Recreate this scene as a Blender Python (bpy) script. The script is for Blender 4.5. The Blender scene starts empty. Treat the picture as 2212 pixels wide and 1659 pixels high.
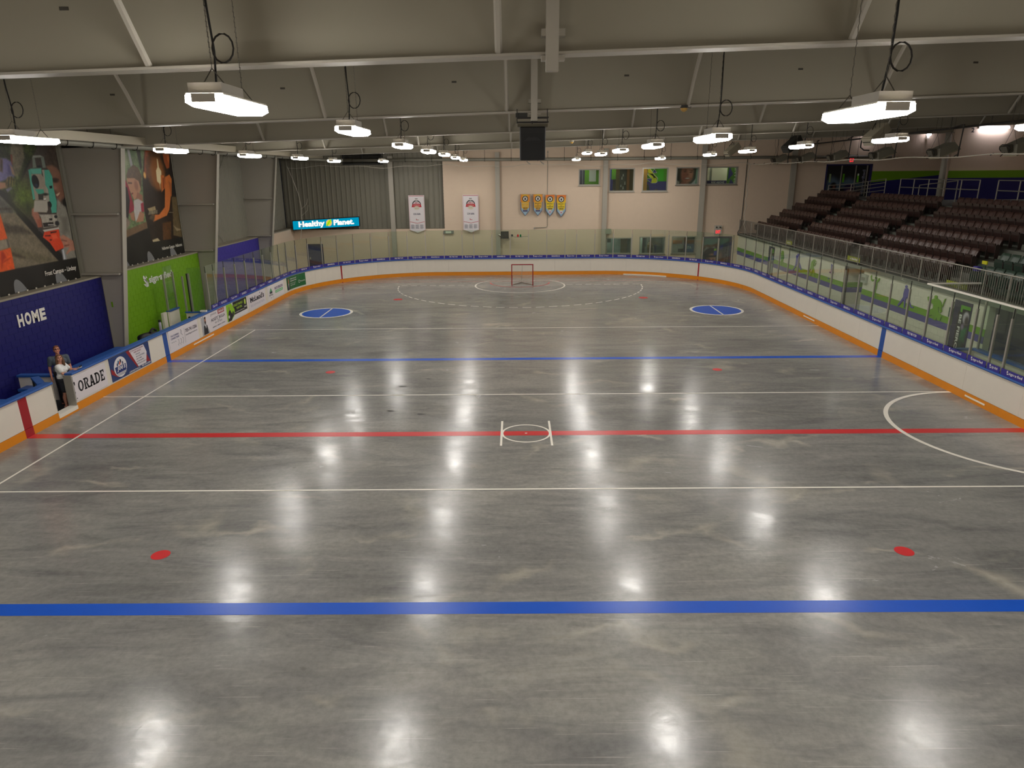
import bpy, bmesh, math, random
import numpy as np
from mathutils import Matrix, Vector

C = bpy.context.scene.collection
random.seed(7)
R_ = math.radians

# ------------------------------------------------------------------ camera, world, exposure
cam_d = bpy.data.cameras.new('camera'); cam = bpy.data.objects.new('camera', cam_d); C.objects.link(cam)
cam_d.sensor_fit = 'HORIZONTAL'; cam_d.sensor_width = 36.0; cam_d.lens = 36.0 * 1484.0 / 2212.0
cam_d.clip_start = 0.1; cam_d.clip_end = 300
PITCH, YAW, ROLL = 0.2976, 0.0071, -0.0087
fw = Vector((-math.sin(YAW) * math.cos(PITCH), math.cos(YAW) * math.cos(PITCH), -math.sin(PITCH)))
x0 = Vector((math.cos(YAW), math.sin(YAW), 0)); u0 = x0.cross(fw)
xr = math.cos(ROLL) * x0 + math.sin(ROLL) * u0; ur = -math.sin(ROLL) * x0 + math.cos(ROLL) * u0
m = Matrix((xr, ur, -fw)).transposed().to_4x4(); m.translation = Vector((-0.24, -16.97, 6.57))
cam.matrix_world = m
bpy.context.scene.camera = cam
w = bpy.data.worlds.new('world'); bpy.context.scene.world = w; w.use_nodes = True
w.node_tree.nodes['Background'].inputs[0].default_value = (0.02, 0.02, 0.022, 1)
w.node_tree.nodes['Background'].inputs[1].default_value = 0.3
vs = bpy.context.scene.view_settings
vs.view_transform = 'Standard'; vs.look = 'None'; vs.gamma = 1.0; vs.use_curve_mapping = False; vs.exposure = -0.05
LAMP = 62.0            # radiance of the high bay lenses
TUBE = 30.0
ROOM = 2.6
cy = bpy.context.scene.cycles
cy.max_bounces = 10; cy.diffuse_bounces = 5; cy.glossy_bounces = 5; cy.transmission_bounces = 4
cy.transparent_max_bounces = 40; cy.sample_clamp_indirect = 6.0; cy.caustics_reflective = False; cy.caustics_refractive = False

# ------------------------------------------------------------------ materials
def lin(c):
    v = np.asarray(c, float) / 255.0
    return np.where(v <= 0.04045, v / 12.92, ((v + 0.055) / 1.055) ** 2.4)
def rgba(c): return (*[float(q) for q in lin(c)], 1.0)
def mat(name, c, rough=0.6, metal=0.0, spec=0.5, noise=0.0, nscale=8.0, bump=0.0, bscale=60.0, stretch=None, coat=0.0):
    M = bpy.data.materials.new(name); M.use_nodes = True
    nt = M.node_tree; b = nt.nodes['Principled BSDF']
    b.inputs['Base Color'].default_value = rgba(c); b.inputs['Roughness'].default_value = rough
    b.inputs['Metallic'].default_value = metal; b.inputs['Specular IOR Level'].default_value = spec
    if coat: b.inputs['Coat Weight'].default_value = coat; b.inputs['Coat Roughness'].default_value = 0.1
    tc = None
    if noise or bump:
        tc = nt.nodes.new('ShaderNodeTexCoord'); mp = nt.nodes.new('ShaderNodeMapping')
        nt.links.new(tc.outputs['Object'], mp.inputs[0])
        if stretch: mp.inputs['Scale'].default_value = stretch
    if noise:
        n = nt.nodes.new('ShaderNodeTexNoise'); n.inputs['Scale'].default_value = nscale; n.inputs['Detail'].default_value = 5
        nt.links.new(mp.outputs[0], n.inputs['Vector'])
        r = nt.nodes.new('ShaderNodeMapRange'); r.inputs[3].default_value = 1 - noise; r.inputs[4].default_value = 1 + noise
        nt.links.new(n.outputs[0], r.inputs[0])
        v = nt.nodes.new('ShaderNodeVectorMath'); v.operation = 'SCALE'; v.inputs[0].default_value = rgba(c)[:3]
        nt.links.new(r.outputs[0], v.inputs['Scale']); nt.links.new(v.outputs[0], b.inputs['Base Color'])
    if bump:
        n2 = nt.nodes.new('ShaderNodeTexNoise'); n2.inputs['Scale'].default_value = bscale
        nt.links.new(mp.outputs[0], n2.inputs['Vector'])
        bp = nt.nodes.new('ShaderNodeBump'); bp.inputs['Strength'].default_value = bump; bp.inputs['Distance'].default_value = 0.01
        nt.links.new(n2.outputs[0], bp.inputs['Height']); nt.links.new(bp.outputs[0], b.inputs['Normal'])
    return M
def emit(name, c, s):
    M = bpy.data.materials.new(name); M.use_nodes = True; nt = M.node_tree; nt.nodes.clear()
    o = nt.nodes.new('ShaderNodeOutputMaterial'); e = nt.nodes.new('ShaderNodeEmission')
    e.inputs[0].default_value = rgba(c); e.inputs[1].default_value = s; nt.links.new(e.outputs[0], o.inputs[0])
    return M
def glass(name, tint, ior=1.5, dirt=0.02):
    M = bpy.data.materials.new(name); M.use_nodes = True; nt = M.node_tree; nt.nodes.clear()
    o = nt.nodes.new('ShaderNodeOutputMaterial'); mx = nt.nodes.new('ShaderNodeMixShader')
    t = nt.nodes.new('ShaderNodeBsdfTransparent'); g = nt.nodes.new('ShaderNodeBsdfGlossy'); f = nt.nodes.new('ShaderNodeFresnel')
    t.inputs[0].default_value = rgba(tint); g.inputs['Roughness'].default_value = 0.0
    ge = nt.nodes.new('ShaderNodeNewGeometry'); mr = nt.nodes.new('ShaderNodeMapRange'); mr.inputs[3].default_value = ior; mr.inputs[4].default_value = 1 / ior   # same reflectance from either face of the pane
    nt.links.new(ge.outputs['Backfacing'], mr.inputs[0]); nt.links.new(mr.outputs[0], f.inputs[0])
    d = nt.nodes.new('ShaderNodeBsdfDiffuse'); d.inputs[0].default_value = rgba((190, 196, 186)); m2 = nt.nodes.new('ShaderNodeMixShader')
    m2.inputs[0].default_value = dirt
    nt.links.new(t.outputs[0], m2.inputs[1]); nt.links.new(d.outputs[0], m2.inputs[2])
    nt.links.new(f.outputs[0], mx.inputs[0]); nt.links.new(m2.outputs[0], mx.inputs[1]); nt.links.new(g.outputs[0], mx.inputs[2])
    nt.links.new(mx.outputs[0], o.inputs[0])
    return M
def vcol(name, rough=0.45):
    M = bpy.data.materials.new(name); M.use_nodes = True; nt = M.node_tree; b = nt.nodes['Principled BSDF']
    a = nt.nodes.new('ShaderNodeAttribute'); a.attribute_name = 'ink'; nt.links.new(a.outputs['Color'], b.inputs['Base Color'])
    b.inputs['Roughness'].default_value = rough
    return M

def floor_mat():
    M = bpy.data.materials.new('polished_concrete'); M.use_nodes = True; nt = M.node_tree; b = nt.nodes['Principled BSDF']
    L = nt.links.new; N = nt.nodes.new
    tc = N('ShaderNodeTexCoord')
    def noise(scale, st, det=6, rough=0.6, dist=0.0, ntype=None):
        mp = N('ShaderNodeMapping'); mp.inputs['Scale'].default_value = st; L(tc.outputs['Object'], mp.inputs[0])
        n = N('ShaderNodeTexNoise'); n.inputs['Scale'].default_value = scale; n.inputs['Detail'].default_value = det
        n.inputs['Roughness'].default_value = rough; n.inputs['Distortion'].default_value = dist; L(mp.outputs[0], n.inputs['Vector'])
        return n.outputs[0]
    def ramp(src, stops):
        r = N('ShaderNodeValToRGB'); L(src, r.inputs[0])
        e = r.color_ramp.elements
        while len(e) < len(stops): e.new(0.5)
        for k, (p, c) in enumerate(stops): e[k].position = p; e[k].color = rgba(c)
        return r.outputs[0]
    def mul(a, bb, f=1.0):
        mx = N('ShaderNodeMix'); mx.data_type = 'RGBA'; mx.blend_type = 'MULTIPLY'; mx.inputs[0].default_value = f
        L(a, mx.inputs[6]); L(bb, mx.inputs[7]); return mx.outputs[2]
    big = ramp(noise(0.22, (0.55, 1.25, 1), 7, 0.62, 0.9), [(0.28, (128, 128, 125)), (0.46, (150, 149, 145)), (0.60, (162, 160, 155)), (0.76, (178, 176, 169))])
    mid = ramp(noise(0.9, (0.45, 1.7, 1), 8, 0.65, 1.5), [(0.30, (200, 200, 202)), (0.55, (236, 235, 233)), (0.80, (255, 253, 250))])
    fine = ramp(noise(9.0, (1, 1, 1), 6, 0.7), [(0.25, (226, 226, 226)), (0.6, (255, 255, 255))])
    col = mul(mul(big, mid), fine)
    # pale trowel veins
    vein = N('ShaderNodeTexVoronoi'); vein.feature = 'DISTANCE_TO_EDGE'; vein.inputs['Scale'].default_value = 0.30
    mpv = N('ShaderNodeMapping'); mpv.inputs['Rotation'].default_value = (0, 0, 0.6); mpv.inputs['Scale'].default_value = (0.6, 1.5, 1)
    wv = N('ShaderNodeTexNoise'); wv.inputs['Scale'].default_value = 0.7; wv.inputs['Detail'].default_value = 6
    L(tc.outputs['Object'], wv.inputs['Vector'])
    av = N('ShaderNodeVectorMath'); av.operation = 'MULTIPLY_ADD'; av.inputs[1].default_value = (2.2, 2.2, 0)
    L(wv.outputs['Color'], av.inputs[0]); L(tc.outputs['Object'], av.inputs[2]); L(av.outputs[0], mpv.inputs[0]); L(mpv.outputs[0], vein.inputs['Vector'])
    vr = N('ShaderNodeMapRange'); vr.inputs[1].default_value = 0.0; vr.inputs[2].default_value = 0.055; vr.inputs[3].default_value = 1.0; vr.inputs[4].default_value = 0.0
    L(vein.outputs['Distance'], vr.inputs[0])
    brk = N('ShaderNodeMapRange'); brk.inputs[1].default_value = 0.50; brk.inputs[2].default_value = 0.68
    L(noise(0.5, (1, 1, 1), 3), brk.inputs[0])
    vm = N('ShaderNodeMath'); vm.operation = 'MULTIPLY'; L(vr.outputs[0], vm.inputs[0]); L(brk.outputs[0], vm.inputs[1])
    vm2 = N('ShaderNodeMath'); vm2.operation = 'MULTIPLY'; vm2.inputs[1].default_value = 0.45; L(vm.outputs[0], vm2.inputs[0])
    mv = N('ShaderNodeMix'); mv.data_type = 'RGBA'; L(vm2.outputs[0], mv.inputs[0]); L(col, mv.inputs[6]); mv.inputs[7].default_value = rgba((206, 198, 178))
    # dark scuffs and spots
    sp = N('ShaderNodeMapRange'); sp.inputs[1].default_value = 0.72; sp.inputs[2].default_value = 0.80; sp.inputs[4].default_value = 0.35
    L(noise(2.6, (1, 1, 1), 2, 0.5), sp.inputs[0])
    ms = N('ShaderNodeMix'); ms.data_type = 'RGBA'; L(sp.outputs[0], ms.inputs[0]); L(mv.outputs[2], ms.inputs[6]); ms.inputs[7].default_value = rgba((72, 68, 62))
    # hairline scratches
    def scratch(rot, sc, st):
        mp = N('ShaderNodeMapping'); mp.inputs['Rotation'].default_value = (0, 0, rot); mp.inputs['Scale'].default_value = st; L(tc.outputs['Object'], mp.inputs[0])
        n = N('ShaderNodeTexNoise'); n.inputs['Scale'].default_value = sc; n.inputs['Detail'].default_value = 2; L(mp.outputs[0], n.inputs['Vector'])
        r = N('ShaderNodeMapRange'); r.inputs[1].default_value = 0.69; r.inputs[2].default_value = 0.74; r.inputs[4].default_value = 0.30; L(n.outputs[0], r.inputs[0]); return r.outputs[0]
    cur = ms.outputs[2]
    for rot, sc, st in ((0.5, 2.0, (0.5, 22, 1)), (-0.9, 2.0, (0.6, 26, 1)), (1.2, 1.6, (0.35, 20, 1)), (0.05, 1.5, (0.4, 24, 1))):
        mm = N('ShaderNodeMix'); mm.data_type = 'RGBA'; L(scratch(rot, sc, st), mm.inputs[0]); L(cur, mm.inputs[6]); mm.inputs[7].default_value = rgba((205, 200, 190)); cur = mm.outputs[2]
    L(cur, b.inputs['Base Color'])
    rr = N('ShaderNodeMapRange'); rr.inputs[1].default_value = 0.3; rr.inputs[2].default_value = 0.7; rr.inputs[3].default_value = 0.13; rr.inputs[4].default_value = 0.28
    L(noise(0.8, (0.6, 1.2, 1), 8, 0.65, 1.0), rr.inputs[0]); L(rr.outputs[0], b.inputs['Roughness'])
    b.inputs['Specular IOR Level'].default_value = 0.55
    bp = N('ShaderNodeBump'); bp.inputs['Strength'].default_value = 0.10; bp.inputs['Distance'].default_value = 0.02
    L(noise(5.0, (1, 1, 1), 5, 0.6), bp.inputs['Height']); L(bp.outputs[0], b.inputs['Normal'])
    return M

M = dict(
 floor=floor_mat(),
 red=mat('red_paint', (206, 44, 48), .3, noise=.05), blue=mat('blue_paint', (16, 84, 196), .3, noise=.05), white=mat('white_paint', (238, 232, 220), .35, noise=.04),
 board=mat('white_board', (226, 218, 205), .42, noise=.035, nscale=3), kick=mat('orange_kick', (226, 138, 18), .4, noise=.05, nscale=4),
 cap=mat('blue_cap', (44, 92, 168), .4, noise=.04), redv=mat('red_board_stripe', (160, 24, 34), .4), bluev=mat('blue_board_stripe', (28, 78, 156), .4),
 strip=mat('indigo_strip', (52, 44, 136), .45), ink=mat('white_ink', (235, 232, 230), .5), alu=mat('aluminium', (176, 172, 162), .38, .55, noise=.04),
 dark=mat('dark_gasket', (44, 46, 44), .5), glass=glass('rink_glass', (244, 250, 243)), wglass=glass('window_glass', (236, 244, 240)),
 steel=mat('cream_steel', (172, 166, 153), .45, noise=.02), roof=mat('roof_liner', (154, 148, 132), .75, noise=.025, nscale=.8, bump=.15, bscale=1.2),
 clad=mat('grey_cladding', (134, 130, 116), .5, noise=.03, nscale=2), ledge=mat('ledge', (150, 142, 124), .7, noise=.06),
 block=mat('beige_block', (222, 201, 178), .75, noise=.03, nscale=3, bump=.2), mural=mat('white_block', (224, 218, 204), .7, noise=.03, nscale=3, bump=.2),
 navy=mat('navy_block', (12, 12, 96), .5, noise=.06, nscale=2, bump=.2), green=mat('green_block', (110, 158, 6), .55, noise=.05, nscale=2, bump=.2),
 indigo=mat('indigo_block', (58, 48, 150), .55, noise=.05, nscale=2, bump=.2), lime=mat('lime_stripe', (116, 164, 16), .6), purple=mat('purple_stripe', (84, 78, 152), .6),
 plum=mat('indigo_wall', (32, 30, 108), .6), black=mat('black_plastic', (14, 14, 14), .55), blk2=mat('black_grille', (22, 22, 22), .7, bump=.3, bscale=200), rubber=mat('black_rubber', (22, 22, 22), .85, noise=.1, bump=.3),
 pipe=mat('galvanised_pipe', (150, 148, 136), .5, .3, noise=.06, nscale=5), dpipe=mat('dark_iron', (36, 32, 28), .6), chain=mat('chain_steel', (120, 116, 108), .4, .8),
 seat=mat('brown_seat', (76, 54, 48), .36, noise=.06, nscale=6), seatd=mat('brown_seat_pan', (50, 33, 29), .34, noise=.06, nscale=6), gseat=mat('green_seat', (54, 72, 60), .36, noise=.06), gseatd=mat('green_seat_pan', (42, 58, 48), .36, noise=.06),  # backs lighter than the pans: reflected light is put into their colour
 iron=mat('seat_standard', (52, 40, 36), .5), conc=mat('grey_concrete', (112, 114, 104), .8, noise=.08, nscale=2, bump=.2), rail=mat('rail_steel', (150, 146, 136), .42, .5),
 cream=mat('cream_housing', (168, 160, 140), .5), lamphouse=mat('lamp_housing', (186, 180, 168), .5), charcoal=mat('charcoal_box', (48, 48, 44), .6),
 lens=emit('lamp_lens', (255, 250, 243), LAMP), tube=emit('tube_light', (246, 240, 255), TUBE), roomfill=emit('room_fill', (255, 250, 240), ROOM * 3),
 exit=emit('exit_red', (255, 60, 66), 1.2), signlit=emit('sign_teal', (0, 160, 200), 0.85), signwhite=emit('sign_white', (255, 255, 250), 1.05), signleaf=emit('sign_leaf', (200, 236, 30), .95), signtan=emit('sign_tan', (240, 196, 140), .9), signdk=emit('sign_vein', (70, 160, 40), .8),
 exitcase=mat('exit_case', (190, 184, 172), .5), print=vcol('printed_vinyl', .38), vinyl=mat('white_vinyl', (226, 220, 222), .45), blackv=mat('black_vinyl', (24, 23, 20), .4),
 wood=mat('maple_panel', (186, 140, 66), .5, noise=.12, nscale=2, stretch=(6, 6, .6)), brass=mat('amber_cap', (190, 150, 70), .5), net=mat('net_cord', (206, 204, 196), .7),
 pole=mat('goal_red', (150, 24, 34), .35), rope=mat('white_rope', (196, 188, 174), .7), redlamp=mat('red_lamp', (190, 20, 28), .3), greenlamp=mat('green_lamp', (20, 110, 60), .3),
)
PAL = {}
def ink(c, rough=.5):
    k = (tuple(c), rough)
    if k not in PAL: PAL[k] = mat('ink_%02x%02x%02x' % tuple(c), c, rough)
    return PAL[k]

# ------------------------------------------------------------------ mesh helpers
class MB:
    """collects simple solids, then links them as ONE mesh object"""
    def __init__(s): s.v = []; s.f = []
    def add(s, vs, fs):
        k = len(s.v); s.v += [tuple(p) for p in vs]; s.f += [tuple(i + k for i in q) for q in fs]; return s
    def box(s, x0, x1, y0, y1, z0, z1):
        return s.add([(x0, y0, z0), (x1, y0, z0), (x1, y1, z0), (x0, y1, z0), (x0, y0, z1), (x1, y0, z1), (x1, y1, z1), (x0, y1, z1)],
                     [(3, 2, 1, 0), (4, 5, 6, 7), (0, 1, 5, 4), (1, 2, 6, 5), (2, 3, 7, 6), (3, 0, 4, 7)])
    def obox(s, c, ax, ay, az, hx, hy, hz):
        c, ax, ay, az = map(Vector, (c, ax, ay, az)); vs = []
        for k in range(8):
            sx = -1 if k in (0, 3, 4, 7) else 1; sy = -1 if k in (0, 1, 4, 5) else 1; sz = -1 if k < 4 else 1
            vs.append(c + ax * hx * sx + ay * hy * sy + az * hz * sz)
        return s.add(vs, [(3, 2, 1, 0), (4, 5, 6, 7), (0, 1, 5, 4), (1, 2, 6, 5), (2, 3, 7, 6), (3, 0, 4, 7)])
    def tube(s, pts, r, n=6, closed=False):
        pts = [Vector(p) for p in pts]; N = len(pts); vs = []; rr = r if isinstance(r, (list, tuple)) else [r] * N
        ref = None
        for i, p in enumerate(pts):
            a = pts[(i - 1) % N] if (closed or i > 0) else p; b = pts[(i + 1) % N] if (closed or i < N - 1) else p
            t = (b - a).normalized()
            if ref is None: ref = Vector((0, 0, 1)) if abs(t.z) < .9 else Vector((1, 0, 0))
            u = t.cross(ref);
            if u.length < 1e-4: u = t.cross(Vector((0.3, 1, 0.2)))
            u.normalize(); w_ = t.cross(u); ref = -w_ if False else ref
            for k in range(n):
                q = 2 * math.pi * k / n; vs.append(p + rr[i] * (math.cos(q) * u + math.sin(q) * w_))
        fs = []
        for i in range(N if closed else N - 1):
            for k in range(n):
                a = i * n + k; b = i * n + (k + 1) % n; j = (i + 1) % N
                fs.append((a, j * n + k, j * n + (k + 1) % n, b))
        if not closed: fs += [tuple(range(n)), tuple(range((N - 1) * n, N * n))[::-1]]
        return s.add(vs, fs)
    def cyl(s, c, r, h, n=16, axis='z', r2=None):
        c = Vector(c); d = dict(x=Vector((1, 0, 0)), y=Vector((0, 1, 0)), z=Vector((0, 0, 1)))[axis]
        return s.tube([c, c + d * h], [r, r if r2 is None else r2], n)
    def prism(s, poly, fr, d0, d1):
        """polygon (u,v) in frame fr extruded along its normal from d0 to d1"""
        o, X, Y = map(Vector, fr); Z = X.cross(Y); n = len(poly)
        A = [o + X * u + Y * v + Z * d0 for u, v in poly]; B = [o + X * u + Y * v + Z * d1 for u, v in poly]
        return s.add(A + B, [tuple(range(n))[::-1], tuple(range(n, 2 * n))] + [(k, (k + 1) % n, n + (k + 1) % n, n + k) for k in range(n)])
    def flat(s, poly, fr, d=0.0):
        o, X, Y = map(Vector, fr); Z = X.cross(Y)
        return s.add([o + X * u + Y * v + Z * d for u, v in poly], [tuple(range(len(poly)))])
    def mesh(s, name):
        me = bpy.data.meshes.new(name); me.from_pydata(s.v, [], s.f); me.update(); return me
    def out(s, name, mt, parent=None, smooth=False, tri=False):
        me = s.mesh(name)
        if tri or any(len(f) > 4 for f in s.f):
            bm = bmesh.new(); bm.from_mesh(me); bmesh.ops.triangulate(bm, faces=[f for f in bm.faces if len(f.verts) > 4]); bm.to_mesh(me); bm.free()
        if smooth:
            for p in me.polygons: p.use_smooth = True
        return link(name, me, mt, parent)
def link(name, me, mt, parent=None):
    if mt is not None and len(me.materials) == 0: me.materials.append(mt)
    o = bpy.data.objects.new(name, me); C.objects.link(o)
    if parent is not None:
        o.parent = parent
        o.matrix_parent_inverse = Matrix.Translation(-parent.location) if parent.parent is None else Matrix.Identity(4)
    return o
def tag(o, label=None, cat=None, group=None, kind=None):
    if label: o['label'] = label
    if cat: o['category'] = cat
    if group: o['group'] = group
    if kind: o['kind'] = kind
    return o
def thing(name, label, cat, loc=(0, 0, 0), group=None):
    o = bpy.data.objects.new(name, None); C.objects.link(o); o.location = loc; o.empty_display_size = .1
    return tag(o, label, cat, group)
def struct(name, label, loc=(0, 0, 0)):
    o = bpy.data.objects.new(name, None); C.objects.link(o); o.location = loc; o.empty_display_size = .1
    return tag(o, label, kind='structure')
def copy_tree(o, loc, label, group=None):
    r = o.copy(); C.objects.link(r); r.location = loc; r['label'] = label
    if group: r['group'] = group
    for c in list(o.children):
        d = c.copy(); C.objects.link(d); d.parent = r
        for g in list(c.children):
            e = g.copy(); C.objects.link(e); e.parent = d
    return r
def bevel(o, wd, seg=1):
    bm = bmesh.new(); bm.from_mesh(o.data)
    bmesh.ops.bevel(bm, geom=[e for e in bm.edges if e.calc_face_angle(0) > .5], offset=wd, segments=seg, affect='EDGES', profile=.5)
    bm.to_mesh(o.data); bm.free(); return o
def ell(cx, cy_, rx, ry, n=20, a0=0, a1=2 * math.pi):
    full = abs(a1 - a0 - 2 * math.pi) < 1e-6; k = n if full else n + 1
    return [(cx + rx * math.cos(a0 + (a1 - a0) * i / n), cy_ + ry * math.sin(a0 + (a1 - a0) * i / n)) for i in range(k)]
def rect(u0, u1, v0, v1): return [(u0, v0), (u1, v0), (u1, v1), (u0, v1)]
# frames: origin, right, up as seen by somebody facing the surface
def FR_left(x, y, z): return ((x, y, z), (0, 1, 0), (0, 0, 1))      # faces +x
def FR_right(x, y, z): return ((x, y, z), (0, -1, 0), (0, 0, 1))    # faces -x
def FR_far(x, y, z): return ((x, y, z), (1, 0, 0), (0, 0, 1))       # faces -y

TXT = {}
def text_mesh(s, bold):
    k = (s, bold)
    if k not in TXT:
        cu = bpy.data.curves.new('lettering', 'FONT'); cu.body = s; cu.size = 1.0; cu.offset = bold; cu.resolution_u = 3; cu.fill_mode = 'BOTH'
        ob = bpy.data.objects.new('lettering', cu); me = bpy.data.meshes.new_from_object(ob)
        bpy.data.objects.remove(ob); bpy.data.curves.remove(cu)
        co = np.empty(len(me.vertices) * 3); me.vertices.foreach_get('co', co); co = co.reshape(-1, 3)
        mn = co.min(0); mx = co.max(0)
        TXT[k] = (co - mn) / np.maximum(mx - mn, 1e-6), [tuple(p.vertices) for p in me.polygons]
        bpy.data.meshes.remove(me)
    return TXT[k]
def text(s, fr, u0, u1, v0, v1, mt, parent, d=0.004, bold=0.0, name='lettering', shear=0.0):
    """lettering fitted in the rectangle u0..u1, v0..v1 of frame fr"""
    co, fs = text_mesh(s, bold); o, X, Y = map(Vector, fr); Z = X.cross(Y)
    b = MB(); b.v = [tuple(o + X * (u0 + (u1 - u0) * p[0] + shear * p[1] * (v1 - v0)) + Y * (v0 + (v1 - v0) * p[1]) + Z * d) for p in co]; b.f = fs
    return b.out(name, mt, parent)

def sdf_poly(P, poly):
    V = np.asarray(poly, float); n = len(V); d = np.full(len(P), 1e18); s = np.ones(len(P))
    for i in range(n):
        a = V[i]; b = V[i - 1]; e = b - a; w_ = P - a
        t = np.clip((w_ @ e) / max(e @ e, 1e-12), 0, 1); q = w_ - t[:, None] * e; d = np.minimum(d, (q * q).sum(1))
        c1 = P[:, 1] >= a[1]; c2 = P[:, 1] < b[1]; c3 = e[0] * w_[:, 1] > e[1] * w_[:, 0]
        s = np.where((c1 & c2 & c3) | (~c1 & ~c2 & ~c3), -s, s)
    return s * np.sqrt(d)
def vnoise(P, f, seed):
    rs = np.random.RandomState(seed); T = rs.rand(64, 64); q = P * f; i = np.floor(q).astype(int); t = q - i; t = t * t * (3 - 2 * t)
    g = lambda a, b: T[(i[:, 0] + a) % 64, (i[:, 1] + b) % 64]
    return (g(0, 0) * (1 - t[:, 0]) + g(1, 0) * t[:, 0]) * (1 - t[:, 1]) + (g(0, 1) * (1 - t[:, 0]) + g(1, 1) * t[:, 0]) * t[:, 1]
def paint(name, fr, u0, u1, v0, v1, nu, nv, base, layers, parent, d=0.0, thick=0.01, wave=None):
    """printed sheet: layered soft-edged ink on a real sheet. layer = ('p', pts, colour, soft, noise) or ('e', (cx,cy,rx,ry), colour, soft, noise)"""
    uu = np.linspace(u0, u1, nu); vv = np.linspace(v0, v1, nv); U, V = np.meshgrid(uu, vv); P = np.stack([U.ravel(), V.ravel()], 1)
    col = np.tile(np.asarray(base, float), (len(P), 1))
    for L in layers:
        kind, geo, c, soft = L[:4]; nz = L[4] if len(L) > 4 else 0
        if kind == 'p': sd = sdf_poly(P, geo)
        else:
            cx, cy_, rx, ry = geo; q = np.sqrt(((P[:, 0] - cx) / rx) ** 2 + ((P[:, 1] - cy_) / ry) ** 2); sd = (q - 1) * min(rx, ry)
        a = np.clip(.5 - sd / max(soft, 1e-6) * .5, 0, 1)[:, None]; a = a * a * (3 - 2 * a)
        cc = np.tile(np.asarray(c, float), (len(P), 1))
        if nz:
            k = (vnoise(P, 9, 3) * .5 + vnoise(P, 24, 5) * .5 - .5) * 2 * nz; cc = cc * (1 + k[:, None])
        col = col * (1 - a) + cc * a
    L_ = lin(np.clip(col, 0, 255)); o, X, Y = map(np.array, fr); Z = np.cross(X, Y)
    dd = np.full(len(P), d + thick) + (wave(P) if wave else 0)
    co = o + P[:, :1] * X + P[:, 1:] * Y + dd[:, None] * Z
    back = np.array([[u0, v0], [u1, v0], [u1, v1], [u0, v1]]); bco = o + back[:, :1] * X + back[:, 1:] * Y + d * Z
    n0 = len(co); idx = np.arange(nu * nv).reshape(nv, nu)
    q = np.stack([idx[:-1, :-1], idx[:-1, 1:], idx[1:, 1:], idx[1:, :-1]], -1).reshape(-1, 4)
    e = [(n0, n0 + 1, idx[0, -1], idx[0, 0]), (n0 + 1, n0 + 2, idx[-1, -1], idx[0, -1]), (n0 + 2, n0 + 3, idx[-1, 0], idx[-1, -1]), (n0 + 3, n0, idx[0, 0], idx[-1, 0]), (n0 + 3, n0 + 2, n0 + 1, n0)]
    q = np.concatenate([q, np.array(e, int)]); me = bpy.data.meshes.new(name)
    me.vertices.add(n0 + 4); me.vertices.foreach_set('co', np.concatenate([co, bco]).ravel())
    me.loops.add(len(q) * 4); me.loops.foreach_set('vertex_index', q.ravel().astype(np.int32))
    me.polygons.add(len(q)); me.polygons.foreach_set('loop_start', np.arange(0, len(q) * 4, 4, dtype=np.int32)); me.polygons.foreach_set('loop_total', np.full(len(q), 4, np.int32))
    me.update(); me.validate()
    at = me.color_attributes.new('ink', 'FLOAT_COLOR', 'POINT'); c4 = np.ones((n0 + 4, 4), np.float32); c4[:n0, :3] = L_; c4[n0:, :3] = .2
    at.data.foreach_set('color', c4.ravel())
    return link(name, me, M['print'], parent)
# ================================================================== STRUCTURE
W, END, RC = 13.15, 29.6, 8.0          # rink half width, end boards, corner radius
XB, XC, YF = -15.5, -16.1, 31.3        # left block face, left cladding, far wall face
FY = [0.25 + 8.07 * k for k in range(-3, 4)]
zb = lambda x: 7.95 + 0.0255 * x       # underside of the rafters

fl = MB().box(-16.6, 30.5, -31.6, 33.6, -.3, 0).out('floor', M['floor']); tag(fl, 'polished grey concrete rink floor with painted game lines', kind='structure')
def mark(name, poly, mt, d=.002): return MB().flat(poly, ((0, 0, 0), (1, 0, 0), (0, 1, 0)), d).out(name, mt, fl, tri=True)
def ring(name, cx, cy_, r0, r1, mt, a0=0, a1=2 * math.pi, n=64, d=.003):
    b = MB(); k = []
    for i in range(n + 1):
        a = a0 + (a1 - a0) * i / n; k += [(cx + r0 * math.cos(a), cy_ + r0 * math.sin(a), d), (cx + r1 * math.cos(a), cy_ + r1 * math.sin(a), d)]
    return b.add(k, [(2 * i, 2 * i + 1, 2 * i + 3, 2 * i + 2) for i in range(n)]).out(name, mt, fl)
mark('center_line', rect(-W, W, -.155, .155), M['red'])
for s in (-1, 1): mark('blue_line', rect(-W, W, 7.62 * s - .155, 7.62 * s + .155), M['blue'])
mark('goal_line', rect(-11.42, 11.38, 26.70, 26.75), M['red'])
for y in (-12.93, -3.35, 3.35, 12.93): mark('cross_line', rect(-W, W, y - .028, y + .028), M['white'], .003)
for s in (-1, 1): mark('side_line', [(-11.86 - .03, -12.9), (-11.86 + .03, -12.9), (-11.86 + .03, 12.93), (-11.86 - .03, 12.93)] if s < 0 else rect(11.9, 11.96, -12.9, -12.86), M['white'], .004)
for s in (-1, 1):
    for y in (-5.99, 5.99, 20.4): mark('faceoff_spot', ell(6.72 * s, y, .165 if y < 10 else .26, .165 if y < 10 else .26, 24), M['red'], .004)
    mark('faceoff_circle', ell(9.69 * s, 16.72, 1.2, 1.2, 48), M['blue'], .003); ring('faceoff_ring', 9.69 * s, 16.72, 1.17, 1.30, M['white'], d=.005)
    mark('faceoff_bar', rect(9.69 * s - .035, 9.69 * s + .035, 15.5, 17.94), M['white'], .005)
    mark('center_bar', rect(.645 * s - .028, .645 * s + .028, -.87, .93), M['white'], .006)
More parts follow.
